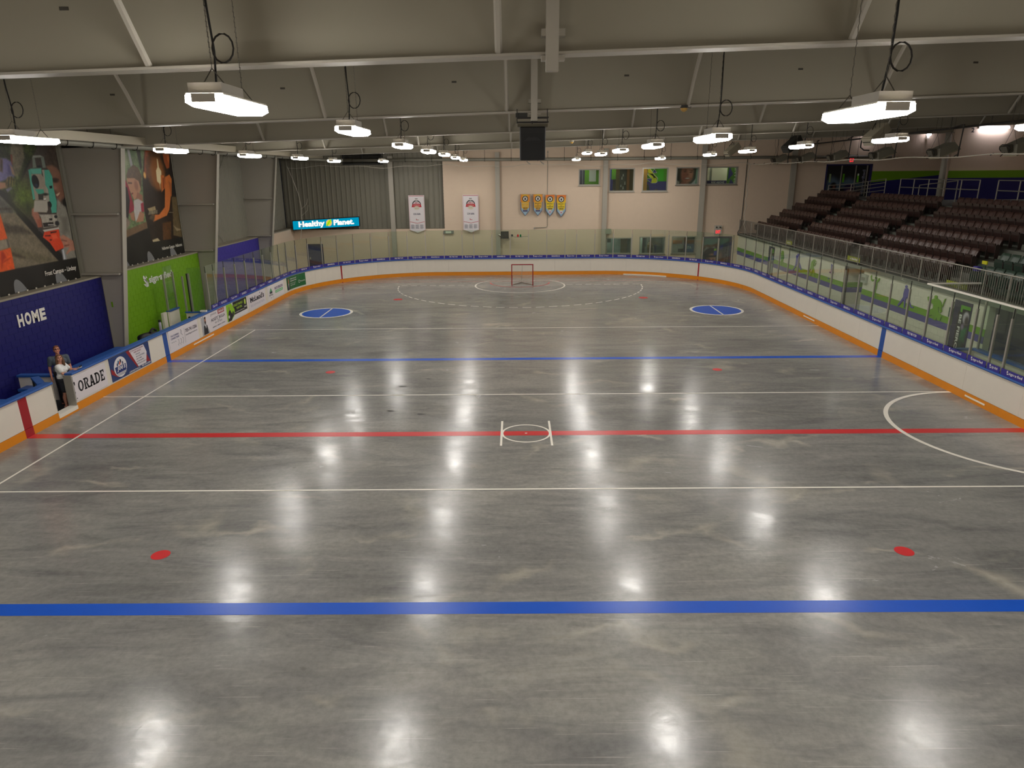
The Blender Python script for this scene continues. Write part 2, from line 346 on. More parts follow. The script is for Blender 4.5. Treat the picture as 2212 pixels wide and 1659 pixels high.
ring('center_circle', 0, 0, .60, .655, M['white'], d=.005); mark('center_dot', ell(0, 0, .035, .035, 12), M['white'], .005)
ring('referee_crease', W, 0, 3.22, 3.34, M['white'], math.pi / 2, 1.5 * math.pi, d=.006)
a = math.asin(1.95 / 2.74)
ring('goal_crease', 0, 25.05, 2.68, 2.77, M['white'], math.pi - a, 2 * math.pi + a, d=.005)
mark('crease_back_line', rect(-1.92, 1.92, 26.98, 27.05), M['white'], .005)
ring('crease_arc', 0, 26.2, 1.80, 1.88, M['red'], math.pi, 2 * math.pi, d=.004); mark('shot_line', rect(-2.7, 2.7, 25.02, 25.06), M['white'], .003)
for i in range(34):
    a0 = math.pi + math.pi * (i + .12) / 34; ring('dash', 0, 25.2, 7.37, 7.44, M['white'], a0, a0 + math.pi / 34 * .66, 4, d=.004)
for s in (-1, 1):
    for i in range(8): mark('dash', rect(s * (2.85 + .58 * i), s * (2.85 + .58 * i + .38), 25.17, 25.23) if s > 0 else rect(-(2.85 + .58 * i + .38), -(2.85 + .58 * i), 25.17, 25.23), M['white'], .004)
for x, y, l, r in ((-3.95, 4.25, .20, .3), (-3.9, 1.85, .2, .2), (-3.2, 5.1, .15, .5), (-3.0, 1.55, .18, .1)):
    mark('scuff_mark', [(x + l * math.cos(t + r) * (.6 + .4 * math.cos(3 * t)), y + .35 * l * math.sin(t)) for t in [k * .63 for k in range(10)]], ink((40, 38, 34)), .004)

# ---- ceiling and steel frames
ce = MB(); zc = lambda x: zb(x) + 1.12
ce.add([(-16.6, -31.6, zc(-16.6)), (30.5, -31.6, zc(30.5)), (30.5, 33.6, zc(30.5)), (-16.6, 33.6, zc(-16.6)), (-16.6, -31.6, zc(-16.6) + .2), (30.5, -31.6, zc(30.5) + .2), (30.5, 33.6, zc(30.5) + .2), (-16.6, 33.6, zc(-16.6) + .2)],
       [(0, 1, 2, 3), (7, 6, 5, 4), (0, 4, 5, 1), (1, 5, 6, 2), (2, 6, 7, 3), (3, 7, 4, 0)])
tag(ce.out('ceiling', M['roof']), 'off-white insulation liner of the low-pitched roof', kind='structure')
ordn = ['zero', 'first', 'second', 'third', 'fourth', 'fifth', 'sixth', 'seventh', 'eighth', 'ninth', 'tenth', 'eleventh', 'twelfth', 'thirteenth', 'fourteenth', 'fifteenth', 'sixteenth', 'seventeenth', 'eighteenth', 'nineteenth', 'twentieth']
xin = lambda z: -15.12 + .1528 * z
for k, y in enumerate(FY):
    f = struct('steel_frame', 'cream steel roof frame with tapered wall column, %s counted from the far wall' % ordn[7 - k], (0, y, 0))
    x1 = 30.3; b = MB()
    b.add([(x, yy, z) for yy in (y - .008, y + .008) for x, z in ((-16.1, zb(-16.1)), (x1, zb(x1)), (x1, zc(x1)), (-16.1, zc(-16.1)))], [(0, 1, 2, 3), (7, 6, 5, 4), (0, 4, 5, 1), (1, 5, 6, 2), (2, 6, 7, 3), (3, 7, 4, 0)])
    b.out('rafter_web', M['roof'], f)
    b = MB(); b.add([(x, yy, z) for yy in (y - .15, y + .15) for x, z in ((-14.0, zb(-14) - .03), (x1, zb(x1) - .03), (x1, zb(x1)), (-14.0, zb(-14)))], [(0, 1, 2, 3), (7, 6, 5, 4), (0, 4, 5, 1), (1, 5, 6, 2), (2, 6, 7, 3), (3, 7, 4, 0)])
    b.out('bottom_flange', M['steel'], f)
    zt = zb(-14); b = MB()
    b.add([(x, yy, z) for yy in (y - .008, y + .008) for x, z in ((-16.1, 0), (xin(0), 0), (xin(zt), zt), (-16.1, zt + .1))], [(0, 1, 2, 3), (7, 6, 5, 4), (0, 4, 5, 1), (1, 5, 6, 2), (2, 6, 7, 3), (3, 7, 4, 0)])
    b.out('column_web', M['steel'], f)
    b = MB(); b.add([(x, yy, z) for yy in (y - .13, y + .13) for x, z in ((xin(0), 0), (xin(0) + .03, 0), (xin(zt) + .03, zt), (xin(zt), zt))], [(0, 1, 2, 3), (7, 6, 5, 4), (0, 4, 5, 1), (1, 5, 6, 2), (2, 6, 7, 3), (3, 7, 4, 0)])
    b.out('column_flange', M['steel'], f)
    for z in (3.17, 5.3): MB().box(-16.12, xin(z) - .09, y - .22, y - .02, z - .035, z + .035).out('stiffener', M['steel'], f)
    for x in (-8.95, -4.66, -.43, 3.78, 8.15, 12.4, 16.6, 20.8):
        b = MB(); z0 = zb(x) + .02; b.tube([(x, y - .1, z0), (x, y - .62, z0 + .62), (x, y - 1.08, zc(x))], .045, 6); b.out('flange_brace', M['steel'], f)
    for i in range(9):
        x = -9.6 + 3.98 * i
        if k < 2: continue
        MB().box(x - .055, x + .055, y - .014, y - .006, zb(x) + .67, zb(x) + .71).out('web_slot', ink((70, 66, 58)), f)
    if k in (2, 3):
        b = MB().box(.13, .28, y - .30, y - .16, zb(.2) - .23, zb(.2) + 1.2).box(.08, .36, y - .2, y - .05, zb(.2) + .16, zb(.2) + .24).box(.08, .36, y - .2, y - .05, zb(.2) - .10, zb(.2) - .05)
        b.out('ridge_hanger', M['steel'], f)
# eave struts along the left wall
for k in range(2, 6):
    y0, y1 = FY[k] + .2, FY[k + 1] - .02
    tag(MB().box(-13.22, -13.08, y0, y1, zb(-13) - .04 + .02, zb(-13) + .24).out('trim_%d' % (k - 1), M['cream']), 'cream eave strut between two left wall columns, %s from the far wall' % ordn[6 - k], kind='structure')
tag(MB().box(-13.2, -13.08, FY[6] + .2, YF, zb(-13) - .02, zb(-13) + .2).out('trim_5', M['cream']), 'cream eave strut meeting the far wall', kind='structure')

# ---- walls
def course_blocks(fr, u0, u1, v0, v1, bw=.3925, bh=.2033, d0=0.0, d1=.012, gap=.008, holes=()):
    b = MB(); r = 0; v = v0; out = []
    while v < v1 - .02:
        vt = min(v + bh, v1); u = u0 - (bw / 2 if r % 2 else 0)
        while u < u1 - .02:
            a, c = max(u, u0) + gap / 2, min(u + bw, u1) - gap / 2
            if c - a > .03:
                segs = [(a, c)]
                for (h0, h1, g0, g1) in holes:
                    if vt > g0 + .01 and v < g1 - .01:
                        ns = []
                        for (p, q) in segs:
                            if q <= h0 or p >= h1: ns.append((p, q))
                            else:
                                if p < h0 - .02: ns.append((p, h0))
                                if q > h1 + .02: ns.append((h1, q))
                        segs = ns
                for p, q in segs: out.append((p, q, v + gap / 2, vt - gap / 2))
            u += bw
        v += bh; r += 1
    for p, q, g, h in out: b.prism(rect(p, q, g, h), fr, d0, d1)
    return b, out
def corrugated(fr, u0, u1, v0, v1, pitch=.32, depth=.045, rib=.10):
    o, X, Y = map(Vector, fr); Z = X.cross(Y); P = []; u = u0
    while u < u1 - 1e-4:
        for du, dd in ((0, 0), (pitch - rib, 0), (pitch - rib * .75, depth), (pitch - rib * .25, depth)):
            if u + du <= u1: P.append((u + du, dd))
        u += pitch
    P.append((u1, 0)); b = MB(); vs = []
    for u, dd in P: vs += [o + X * u + Y * v0 + Z * dd, o + X * u + Y * v1 + Z * dd]
    return b.add(vs, [(2 * i, 2 * i + 2, 2 * i + 3, 2 * i + 1) for i in range(len(P) - 1)])

wl = struct('wall_left', 'left wall of painted block below and ribbed metal above'); FL = FR_left(XB, 0, 0)
MB().box(XB - .6, XB - .012, -31.6, YF, 0, 3.05).out('backing', ink((120, 116, 104)), wl)
bays = [(-31.2, -15.97, 'block'), (-15.8, -7.9, 'indigo'), (-7.75, .2, 'green'), (.4, 8.25, 'navy'), (8.4, 16.3, 'green'), (16.47, 24.4, 'indigo'), (24.55, YF, 'block')]
for y0, y1, c in bays:
    bk = MB().prism(rect(y0, y1, 0, 3.05), FL, -.012, -.002).out('mortar_bed', M[c], wl)
    hol = [(25.2, 26.3, 0, 2.1)] if y0 > 24 else []
    b, lst = course_blocks(FL, y0, y1, 0, 3.05, d0=-.004, d1=.008, holes=hol)
    if c == 'navy':
        cache = {}
        for p, q, g, h in lst:
            k = (round(q - p, 3), round(h - g, 3))
            if k not in cache: cache[k] = bevel_me = MB().prism(rect(0, k[0], 0, k[1]), ((0, 0, 0), (0, 1, 0), (0, 0, 1)), -.004, .008).mesh('block'); cache[k].materials.append(M['navy'])
            o = link('block', cache[k], None, wl); o.matrix_parent_inverse = Matrix.Identity(4); o.location = (XB, p, g)
    elif y0 > 0: tag(b.out('block_courses', M[c], wl), kind='stuff')
for y0, y1, c in bays[3:]:
    MB().box(XB - .62, XB + .03, y0, y1, 3.05, 3.11).out('ledge', M['ledge'], wl)
    corrugated(FR_left(XC, 0, 0), y0 - .1, y1 + .1, 3.1, zc(-16), .32 if c in ('navy', 'green') else .2, .05, .14).out('cladding_sheet', M['clad'], wl)
MB().box(XC - .4, XC - .1, -31.6, YF + .3, 3.0, 10).out('cladding_back', M['clad'], wl)
# X bracing rods in the third bay
for p, q in (((XC + .1, 16.6, 6.2), (XC + .1, 20.6, 3.2)), ((XC + .1, 17.0, 3.2), (XC + .1, 22.8, 8.2))): MB().tube([p, q], .016, 5).out('brace_rod', M['rail'], wl)
d4 = struct('door_4', 'dark doorway in the pale block at the end of the left wall', (XB, 25.7, 0))
MB().prism(rect(25.25, 26.25, 0, 2.05), FL, -.01, .0).out('door_leaf', ink((60, 64, 62)), d4)
b = MB(); b.prism(rect(25.15, 25.25, 0, 2.15), FL, 0, .04).prism(rect(26.25, 26.35, 0, 2.15), FL, 0, .04).prism(rect(25.25, 26.25, 2.05, 2.15), FL, 0, .04); b.out('door_frame', M['cream'], d4)

wf = struct('wall_far', 'far wall of beige block with ribbed metal at its upper left'); FF = FR_far(0, YF, 0)
UW = [(4.07, 5.41, 5.79, 6.75), (6.12, 7.73, 5.37, 6.79), (8.35, 9.98, 5.36, 6.8), (10.61, 12.05, 5.77, 6.81), (12.62, 14.63, 5.77, 6.83)]
LW = [(6.05, 7.72, 1.2, 2.22), (8.34, 10.03, 1.18, 2.27), (10.57, 12.14, 1.2, 2.28)]
holes = [(a, b_, c, d) for a, b_, c, d in UW + LW] + [(12.7, 14.63, 0, 2.25), (-14.66, -13.68, 0, 2.0), (20.6, 23.62, 4.9, 6.93)]
def wall_with_holes(b, fr, u0, u1, v0, v1, hs, d0, d1):
    us = sorted({u0, u1} | {q for h in hs for q in h[:2] if u0 < q < u1}); vv = sorted({v0, v1} | {q for h in hs for q in h[2:] if v0 < q < v1})
    for i in range(len(us) - 1):
        for j in range(len(vv) - 1):
            cu, cv = (us[i] + us[i + 1]) / 2, (vv[j] + vv[j + 1]) / 2
            if not any(h[0] < cu < h[1] and h[2] < cv < h[3] for h in hs): b.prism(rect(us[i], us[i + 1], vv[j], vv[j + 1]), fr, d0, d1)
    return b
wall_with_holes(MB(), FF, -5.1, 30.5, 0, 10.2, holes, -.25, -.002).out('mortar_bed', M['block'], wf)
wall_with_holes(MB(), FF, -16.1, -5.1, 0, 2.98, holes, -.25, -.002).out('mortar_bed', M['block'], wf)
b, lst = course_blocks(FF, -15.45, -5.12, 0, 2.98, d0=-.004, d1=.006, holes=holes); tag(b.out('block_courses', M['block'], wf), kind='stuff')
b, lst = course_blocks(FF, -5.12, 29.5, 0, 9.4, d0=-.004, d1=.006, holes=holes); tag(b.out('block_courses', M['block'], wf), kind='stuff')
FC = FR_far(0, YF + .35, 0)
for i in range(11):
    u = -16.0 + i * .99; u1 = min(u + .99, -5.1)
    if u1 > u: corrugated(FC, u, u1, 2.98, zc(-9), .33, .05, .09).out('cladding_sheet', M['clad'], wf)
MB().box(-16.1, -5.1, YF + .4, YF + .6, 2.9, 10).out('cladding_back', M['clad'], wf)
MB().box(-16.0, -5.12, YF - .0, YF + .36, 2.93, 2.98).out('ledge', M['ledge'], wf)
MB().box(-5.14, -5.08, YF + .0, YF + .4, 2.98, 10).out('reveal', M['dark'], wf)
MB().box(-4.95, -4.92, YF - .03, YF - .006, 2.7, 2.72).out('conduit_clip', M['dark'], wf)
for i, x in enumerate((-8.6, -1.44, 5.8, 12.36, 18.34)):
    z0 = 0
    b = MB().box(x - .15, x + .15, YF - .26, YF - .245, z0, zb(x)).box(x - .15, x + .15, YF - .03, YF - .015, z0, zb(x)).box(x - .006, x + .006, YF - .25, YF - .02, z0, zb(x))
    tag(b.out('trim_%d' % (6 + i), M['steel']), 'pale steel wall post on the far wall, %s from the left' % ordn[i + 1], kind='structure')
# louvre high in the far wall
lv = thing('wall_louvre', 'black ventilation louvre high on the ribbed far wall', 'louvre', (-10.5, YF + .3, 7.3))
b = MB(); FV = FR_far(0, YF + .30, 0)
b.prism(rect(-11.85, -11.75, 7.2, 8.15), FV, 0, .14).prism(rect(-9.25, -9.15, 7.2, 8.15), FV, 0, .14).prism(rect(-11.75, -9.25, 8.05, 8.15), FV, 0, .14).prism(rect(-11.75, -9.25, 7.2, 7.28), FV, 0, .14).prism(rect(-10.54, -10.47, 7.28, 8.05), FV, .02, .15); b.out('frame', M['dark'], lv)
for i in range(8):
    z = 7.33 + i * .09; MB().obox((-10.5, YF + .22, z), (1, 0, 0), (0, .8, .6), (0, -.6, .8), 1.24, .05, .006).out('blade', M['black'], lv)

# rear and side closing walls
tag(MB().box(-16.6, 30.5, -31.6, -31.3, 0, 10.2).out('wall_near', M['block']), 'beige block wall behind the near end of the rink', kind='structure')
wr = struct('wall_right', 'white block front wall of the stands painted with stripes and player shapes'); FM = FR_right(15.1, 0, 0)
# alcove y 13.46..15.29, opening y<4.95
for y0, y1 in ((15.29, YF), (5.3, 13.46)):
    u0, u1 = -y1, -y0
    MB().prism(rect(u0, u1, 0, 2.40), FM, -.2, -.002).out('mortar_bed', M['mural'], wr)
    for v0, v1, c in ((1.32, 1.56, 'lime'), (1.08, 1.32, 'purple')): MB().prism(rect(u0, u1, v0, v1), FM, -.002, .010).out('painted_stripe', M[c], wr)
    b, lst = course_blocks(FM, u0, u1, 0, 1.08, bh=.2, d0=-.004, d1=.006); b2, l2 = course_blocks(FM, u0, u1, 1.56, 2.38, bh=.205, d0=-.004, d1=.006)
    b.add(b2.v, b2.f); tag(b.out('block_courses', M['mural'], wr), kind='stuff')
# alcove: angled back wall and return
for v0, v1, c in ((0, 1.08, 'mural'), (1.08, 1.32, 'purple'), (1.32, 1.56, 'lime'), (1.56, 2.4, 'mural')):
    MB().box(15.1, 16.4, 15.29, 15.45, v0, v1).out('alcove_side', M[c], wr); MB().box(16.4, 16.6, 13.2, 15.45, v0, v1).out('alcove_back', M[c], wr)
MB().box(15.12, 16.5, 13.3, 13.46, 0, 2.4).out('alcove_return', M['mural'], wr)
# timekeeper recess
MB().box(15.12, 17.4, 5.14, 5.3, 0, 2.4).out('recess_side', M['navy'], wr)
MB().box(17.3, 17.5, -12, 5.3, 0, 2.4).out('recess_back', ink((30, 30, 84)), wr)
MB().box(15.06, 15.28, 5.04, 5.3, 0, 2.4).out('corner_pier', M['mural'], wr)
for v0, v1, c in ((1.32, 1.56, 'lime'), (1.08, 1.32, 'purple')): MB().box(15.05, 15.06, 5.04, 5.3, v0, v1).out('painted_stripe', M[c], wr)
# terrace
NR = 7
bs = struct('bleacher_steps', 'grey concrete terrace of the stands with stair aisles')
prof = [(15.05, 2.38), (30.4, 2.38), (30.4, 2.5 + .4 * 6)]
top = []
for k in range(NR): top += [(15.62 + .8 * k if k else 15.05, 2.5 + .4 * k), (15.62 + .8 * (k + 1) if k < NR - 1 else 30.4, 2.5 + .4 * k)]
prof = [(15.05, 2.38), (30.4, 2.38)] + top[::-1]
MB().prism([(x, z) for x, z in prof], ((0, -12, 0), (1, 0, 0), (0, 0, 1)), -43.3, 0).out('terrace', M['conc'], bs, tri=True)
for y0, y1 in ((24.1, 25.15), (15.9, 16.9), (7.8, 8.85)):
    for k in range(6):
        MB().box(15.62 + .8 * k + .42, 15.62 + .8 * (k + 1), y0, y1, 2.5 + .4 * k, 2.7 + .4 * k).out('stair_step', M['conc'], bs)
# walls behind the stands
wc = struct('wall_rear', 'beige concourse wall with lime and indigo band above the seats'); FB = FR_far(0, 24.3, 0)
MB().box(24.55, 30.5, 24.3, 24.55, 4.9, 9.03).out('block_wall', M['block'], wc)
MB().box(24.55, 30.5, 24.285, 24.3, 6.1, 6.5).out('painted_stripe', M['lime'], wc); MB().box(24.55, 30.5, 24.285, 24.3, 4.9, 6.1).out('painted_stripe', M['plum'], wc)
MB().box(24.6, 30.5, 24.2, 24.3, 9.0, 9.07).out('wall_cap', M['steel'], wc)
MB().box(30.2, 30.5, -31, YF, 4.9, 10).out('side_wall', M['block'], wc); MB().box(30.3, 30.5, -31, -12, 0, 10).out('side_wall', M['block'], wc)
MB().box(23.66, 30.2, YF - .02, YF - .004, 6.12, 6.5).out('painted_stripe', M['lime'], wc)
MB().flat([(23.66, 4.9), (30.2, 4.9), (30.2, 6.25), (28.4, 6.25), (23.66, 5.78)], FF, .03).out('painted_stripe', M['plum'], wc)
MB().flat([(23.66, 5.6), (28.4, 6.14), (23.66, 6.14)], FF, .025).out('painted_stripe', M['lime'], wc)
MB().box(23.66, 30.2, YF - .1, YF, 8.9, 8.98).out('wall_cap', M['steel'], wc)
text('2', FB, 25.44, 25.62, 8.56, 8.80, ink((20, 18, 18)), wc, d=.01, bold=.02)
tag(MB().cyl((24.2, 24.25, 4.9), .16, zb(24.2) - 4.9, 20).out('trim_11', M['steel'], smooth=True), 'round cream post at the corner of the concourse wall', kind='structure')
tag(MB().box(15.0, 15.1, -12, 31.28, 2.36, 2.52).out('trim_12', M['conc']), 'grey slab edge at the foot of the stands railing', kind='structure')

# ---- windows with the rooms behind them
rm = struct('room_behind', 'lobby rooms seen through the far wall windows')
for (z0, z1, x0, x1) in ((4.9, 7.3, 3.2, 15.4), (0, 2.6, 5.2, 12.6)):
    b = MB().box(x0, x1, 33.3, 33.4, z0, z1).box(x0 - .1, x0, YF + .3, 33.4, z0, z1).box(x1, x1 + .1, YF + .3, 33.4, z0, z1).box(x0, x1, YF + .26, 33.4, z1, z1 + .1).box(x0, x1, YF + .26, 33.4, z0 - .1, z0)
    b.out('room_shell', ink((214, 208, 196)), rm)
    for x in np.arange(x0 + 1, x1 - .4, 2.1): MB().box(x - .3, x + .3, 31.9, 32.5, z1 - .03, z1 - .005).out('added_light_panel', M['roomfill'], rm)  # unseen glowing panels, added to brighten the rooms behind the windows
for x in (5.76, 8.04, 10.3, 12.34): MB().box(x - .05, x + .05, YF + .26, 33.3, 4.9, 7.3).out('partition', ink((200, 196, 186)), rm)
for x in (8.03, 10.3): MB().box(x - .05, x + .05, YF + .26, 33.3, 0, 2.6).out('partition', ink((188, 190, 184)), rm)
FRm = FR_far(0, 32.6, 0)
def wpanel(u0, u1, v0, v1, c, y=32.6, name='wall_panel'): return MB().box(u0, u1, y, y + .05, v0, v1).out(name, ink(c), rm)
wpanel(3.3, 4.75, 5.0, 7.2, (62, 62, 86)); wpanel(4.55, 5.55, 5.8, 7.2, (108, 176, 20), 32.55); wpanel(5.52, 5.72, 5, 7.2, (40, 40, 90), 32.54); wpanel(4.85, 5.32, 5.98, 6.78, (225, 228, 222), 32.5, 'notice_board'); wpanel(3.3, 5.72, 5.0, 5.8, (40, 40, 90), 32.53)
for u in (4.38, 4.42): MB().box(u, u + .012, 32.56, 32.6, 5.4, 7.2).out('pull_cord', ink((170, 170, 180)), rm)
wpanel(5.82, 6.5, 5.0, 7.2, (44, 44, 128)); wpanel(6.4, 6.75, 6.1, 7.2, (88, 146, 20), 32.58); wpanel(6.7, 7.98, 4.95, 7.2, (92, 74, 24), 32.5, 'trophy_case'); wpanel(7.45, 7.62, 4.95, 7.2, (150, 96, 40), 32.45, 'case_post'); wpanel(6.95, 7.4, 5.0, 7.1, (56, 52, 34), 32.46, 'case_opening')
for k, (u, v) in enumerate(((7.05, 5.6), (7.2, 5.45), (7.32, 5.75), (7.18, 6.3), (7.1, 6.1))): MB().cyl((u, 32.42, v), .035, .16 + .03 * (k % 3), 10, r2=.02).out('trophy', M['alu'], rm)
wpanel(8.1, 8.85, 4.95, 7.2, (186, 138, 52), 32.5, 'maple_panel'); wpanel(8.75, 10.25, 5.95, 7.25, (92, 172, 10)); wpanel(9.55, 10.0, 5.95, 7.25, (70, 190, 0), 32.58); wpanel(8.75, 10.25, 4.95, 5.95, (66, 62, 140))
FS = FR_far(0, 32.56, 0)
def logo(fr, cx, cy_, s, parent, full=True, one=None, d=.004):
    """ribbon letter S: slanted bar, short bar and two corner triangles"""
    shp = [([(-.30, .12), (.02, .12), (.30, -.14), (.30, -.22), (.0, -.22), (-.30, .06)], (226, 226, 20)), ([(-.34, .36), (-.20, .44), (.06, .12), (.06, -.06), (-.34, .20)], (226, 222, 20)),
           ([(.00, .18), (.26, .18), (.10, .40)], (66, 62, 150)), ([(-.40, -.20), (-.06, -.20), (-.08, -.44)], (66, 62, 150)), ([(-.02, -.20), (.30, -.20), (.30, -.40), (.22, -.46), (-.06, -.46)], (226, 226, 20)), ([(.04, .04), (.28, -.14), (.06, -.14)], (100, 160, 40))]
    for p, c in shp:
        if full:
            cx0 = sum(q[0] for q in p) / len(p); cy0 = sum(q[1] for q in p) / len(p)
            MB().flat([(cx + s * (cx0 + (u - cx0) * 1.22), cy_ + s * (cy0 + (v - cy0) * 1.22)) for u, v in p], fr, d).out('logo_outline', ink((230, 232, 220)), parent, tri=True)
    for p, c in shp: MB().flat([(cx + s * u, cy_ + s * v) for u, v in p], fr, d + .003).out('logo_shape', ink(one or c), parent, tri=True)
logo(FS, 9.22, 6.34, 1.05, rm)
MB().obox((9.45, 32.4, 5.3), (.9, 0, .4), (0, 1, 0), (-.4, 0, .9), .14, .1, .1).out('desk_item', ink((110, 90, 60)), rm); MB().flat([(8.75, 4.95), (9.2, 4.95), (8.95, 5.75), (8.75, 5.75)], FS, .01).out('chair_back', ink((60, 64, 56)), rm)
# window 4: portrait poster behind the glass
paint('portrait_poster', FR_far(0, 32.1, 0), 10.4, 12.2, 5.55, 7.0, 90, 74, (70, 74, 66), [
 ('p', [(10.4, 6.2), (10.78, 6.2), (10.74, 7.0), (10.4, 7.0)], (124, 176, 14), .04), ('p', [(10.4, 5.5), (10.9, 5.5), (11.0, 5.9), (10.75, 6.1), (10.4, 6.1)], (206, 204, 206), .04), ('p', [(11.5, 5.5), (12.2, 5.5), (12.2, 6.3), (11.95, 5.95)], (206, 204, 206), .05),
 ('p', [(12.05, 5.5), (12.2, 5.5), (12.2, 7), (12.1, 7)], (150, 186, 168), .03), ('p', [(10.85, 6.0), (10.95, 6.9), (11.9, 7.0), (12.0, 6.3), (11.8, 6.1)], (52, 48, 40), .06),
 ('p', [(11.05, 5.5), (11.1, 5.9), (11.65, 5.8), (11.6, 5.5)], (168, 100, 84), .06), ('e', (11.48, 6.42, .40, .62), (198, 128, 104), .10), ('e', (11.75, 6.5, .16, .4), (214, 146, 120), .12), ('e', (11.28, 6.35, .2, .5), (170, 96, 76), .2),
 ('p', [(11.2, 6.68), (11.42, 6.72), (11.42, 6.66)], (70, 40, 32), .05), ('p', [(11.62, 6.68), (11.84, 6.66), (11.84, 6.6)], (70, 40, 32), .05), ('e', (11.33, 6.58, .07, .025), (46, 28, 24), .04), ('e', (11.74, 6.54, .07, .025), (46, 28, 24), .04), ('e', (11.5, 6.38, .09, .07), (160, 90, 72), .06),
 ('e', (11.5, 6.13, .22, .07), (140, 60, 56), .05), ('e', (11.52, 6.14, .16, .04), (236, 226, 214), .03), ('p', [(10.9, 5.5), (11.1, 5.5), (10.98, 5.75)], (40, 44, 110), .03)], rm)
wpanel(12.4, 15.3, 5.0, 7.2, (218, 206, 186), 33.0); wpanel(13.05, 13.2, 5.0, 7.2, (150, 152, 140), 32.2, 'mullion'); wpanel(14.2, 15.3, 5.0, 7.2, (90, 150, 50), 32.0, 'lime_door'); wpanel(12.4, 14.15, 5.6, 5.98, (44, 44, 110), 31.9, 'slogan_board')
text('RISE ABOVE', FR_far(0, 31.9, 0), 13.12, 13.98, 5.80, 5.92, ink((226, 226, 226)), rm, bold=.02); text('IT', FR_far(0, 31.9, 0), 12.55, 12.72, 5.80, 5.92, ink((226, 226, 226)), rm, bold=.02)
wpanel(12.6, 13.0, 6.4, 7.0, (120, 176, 190), 32.7, 'screen'); wpanel(12.55, 12.72, 6.3, 7.0, (40, 44, 50), 32.6, 'locker'); MB().flat([(14.25, 6.0), (14.6, 6.4), (14.3, 6.9)], FR_far(0, 32.0, 0), .01).out('door_graphic', ink((60, 66, 140)), rm); MB().flat([(14.3, 5.6), (14.8, 5.6), (14.45, 6.1)], FR_far(0, 32.0, 0), .012).out('door_graphic', ink((60, 66, 140)), rm)
text('BRAND', ((14.86, 32.0, 5.78), (0, 0, 1), (-1, 0, 0)), 0, 1.18, 0, .2, ink((210, 224, 200)), rm, d=.02, bold=.03)
# lower windows
wpanel(5.3, 7.98, 0, 2.5, (150, 164, 160), 33.0); wpanel(7.15, 7.6, 0, 2.4, (112, 100, 72), 32.2, 'door_leaf'); wpanel(6.2, 6.45, 1.85, 2.12, (60, 66, 66), 32.3, 'wall_clock'); wpanel(6.46, 7.15, 0, 2.5, (146, 168, 172), 32.35)
wpanel(8.08, 10.25, 0, 2.5, (96, 108, 104), 33.0); wpanel(8.5, 8.7, 0, 2.5, (196, 210, 206), 32.4, 'column'); wpanel(8.7, 8.9, 0, 2.5, (40, 44, 42), 32.5, 'column'); wpanel(9.0, 9.25, 0, 2.5, (150, 160, 160), 32.4, 'column'); wpanel(9.5, 9.62, 1.0, 1.7, (50, 56, 96), 32.0, 'notice'); wpanel(8.9, 9.6, 0, 1.5, (170, 170, 164), 32.6, 'counter'); MB().box(9.1, 9.35, 31.9, 32.1, 1.25, 1.5).out('box', ink((96, 84, 60)), rm)
MB().tube([(9.22, 32.2, .3), (9.22, 32.2, 1.3), (9.22, 32.2, 1.7), (9.22, 32.2, 1.86), (9.22, 32.2, 2.02)], [.12, .19, .2, .09, .07], 10).out('costume_stand', ink((110, 88, 50)), rm)
wpanel(10.35, 12.5, 0, 2.5, (206, 200, 188), 33.0); wpanel(11.65, 12.5, 0, 2.5, (64, 40, 40), 32.4, 'dark_shelf'); wpanel(11.6, 12.4, 1.2, 1.75, (84, 110, 160), 31.85, 'blue_machine'); wpanel(10.6, 11.5, 1.72, 1.95, (206, 140, 84), 32.3, 'orange_counter'); wpanel(10.6, 11.5, 1.0, 1.72, (206, 204, 196), 32.35, 'counter_front'); wpanel(11.15, 11.5, 1.2, 1.42, (40, 40, 38), 31.9, 'bin')
text('STA', FR_far(0, 31.85, 0), 11.68, 12.05, 1.42, 1.6, ink((215, 222, 226)), rm, bold=.03)
for i, (x0, x1, z0, z1) in enumerate(UW + LW):
    wd = struct('window_%d' % (i + 1), ['square window with a lime wall and a white board inside', 'upper window showing a brown trophy case', 'upper window with a yellow ribbon letter on lime', 'upper window with a smiling portrait poster', 'upper wide window with pale room and slogan board', 'lower window with a pale grey room', 'lower window with a dark costume stand', 'lower window with an orange counter'][i], ((x0 + x1) / 2, YF, z0))
    b = MB(); t = .05
    b.prism(rect(x0 - t, x0 + .02, z0 - t, z1 + t), FF, -.2, .03).prism(rect(x1 - .02, x1 + t, z0 - t, z1 + t), FF, -.2, .03).prism(rect(x0, x1, z1 - .02, z1 + t), FF, -.2, .03).prism(rect(x0, x1, z0 - t, z0 + .02), FF, -.2, .03)
    b.out('window_frame', M['steel'] if i < 2 else M['alu'], wd); MB().box(x0 - .09, x1 + .09, YF - .09, YF, z0 - .1, z0 - .05).out('window_sill', M['steel'] if i < 3 else ink((120, 112, 98)), wd)
    MB().prism(rect(x0 + .02, x1 - .02, z0 + .02, z1 - .02), FF, -.1, -.09).out('pane', M['wglass'], wd)
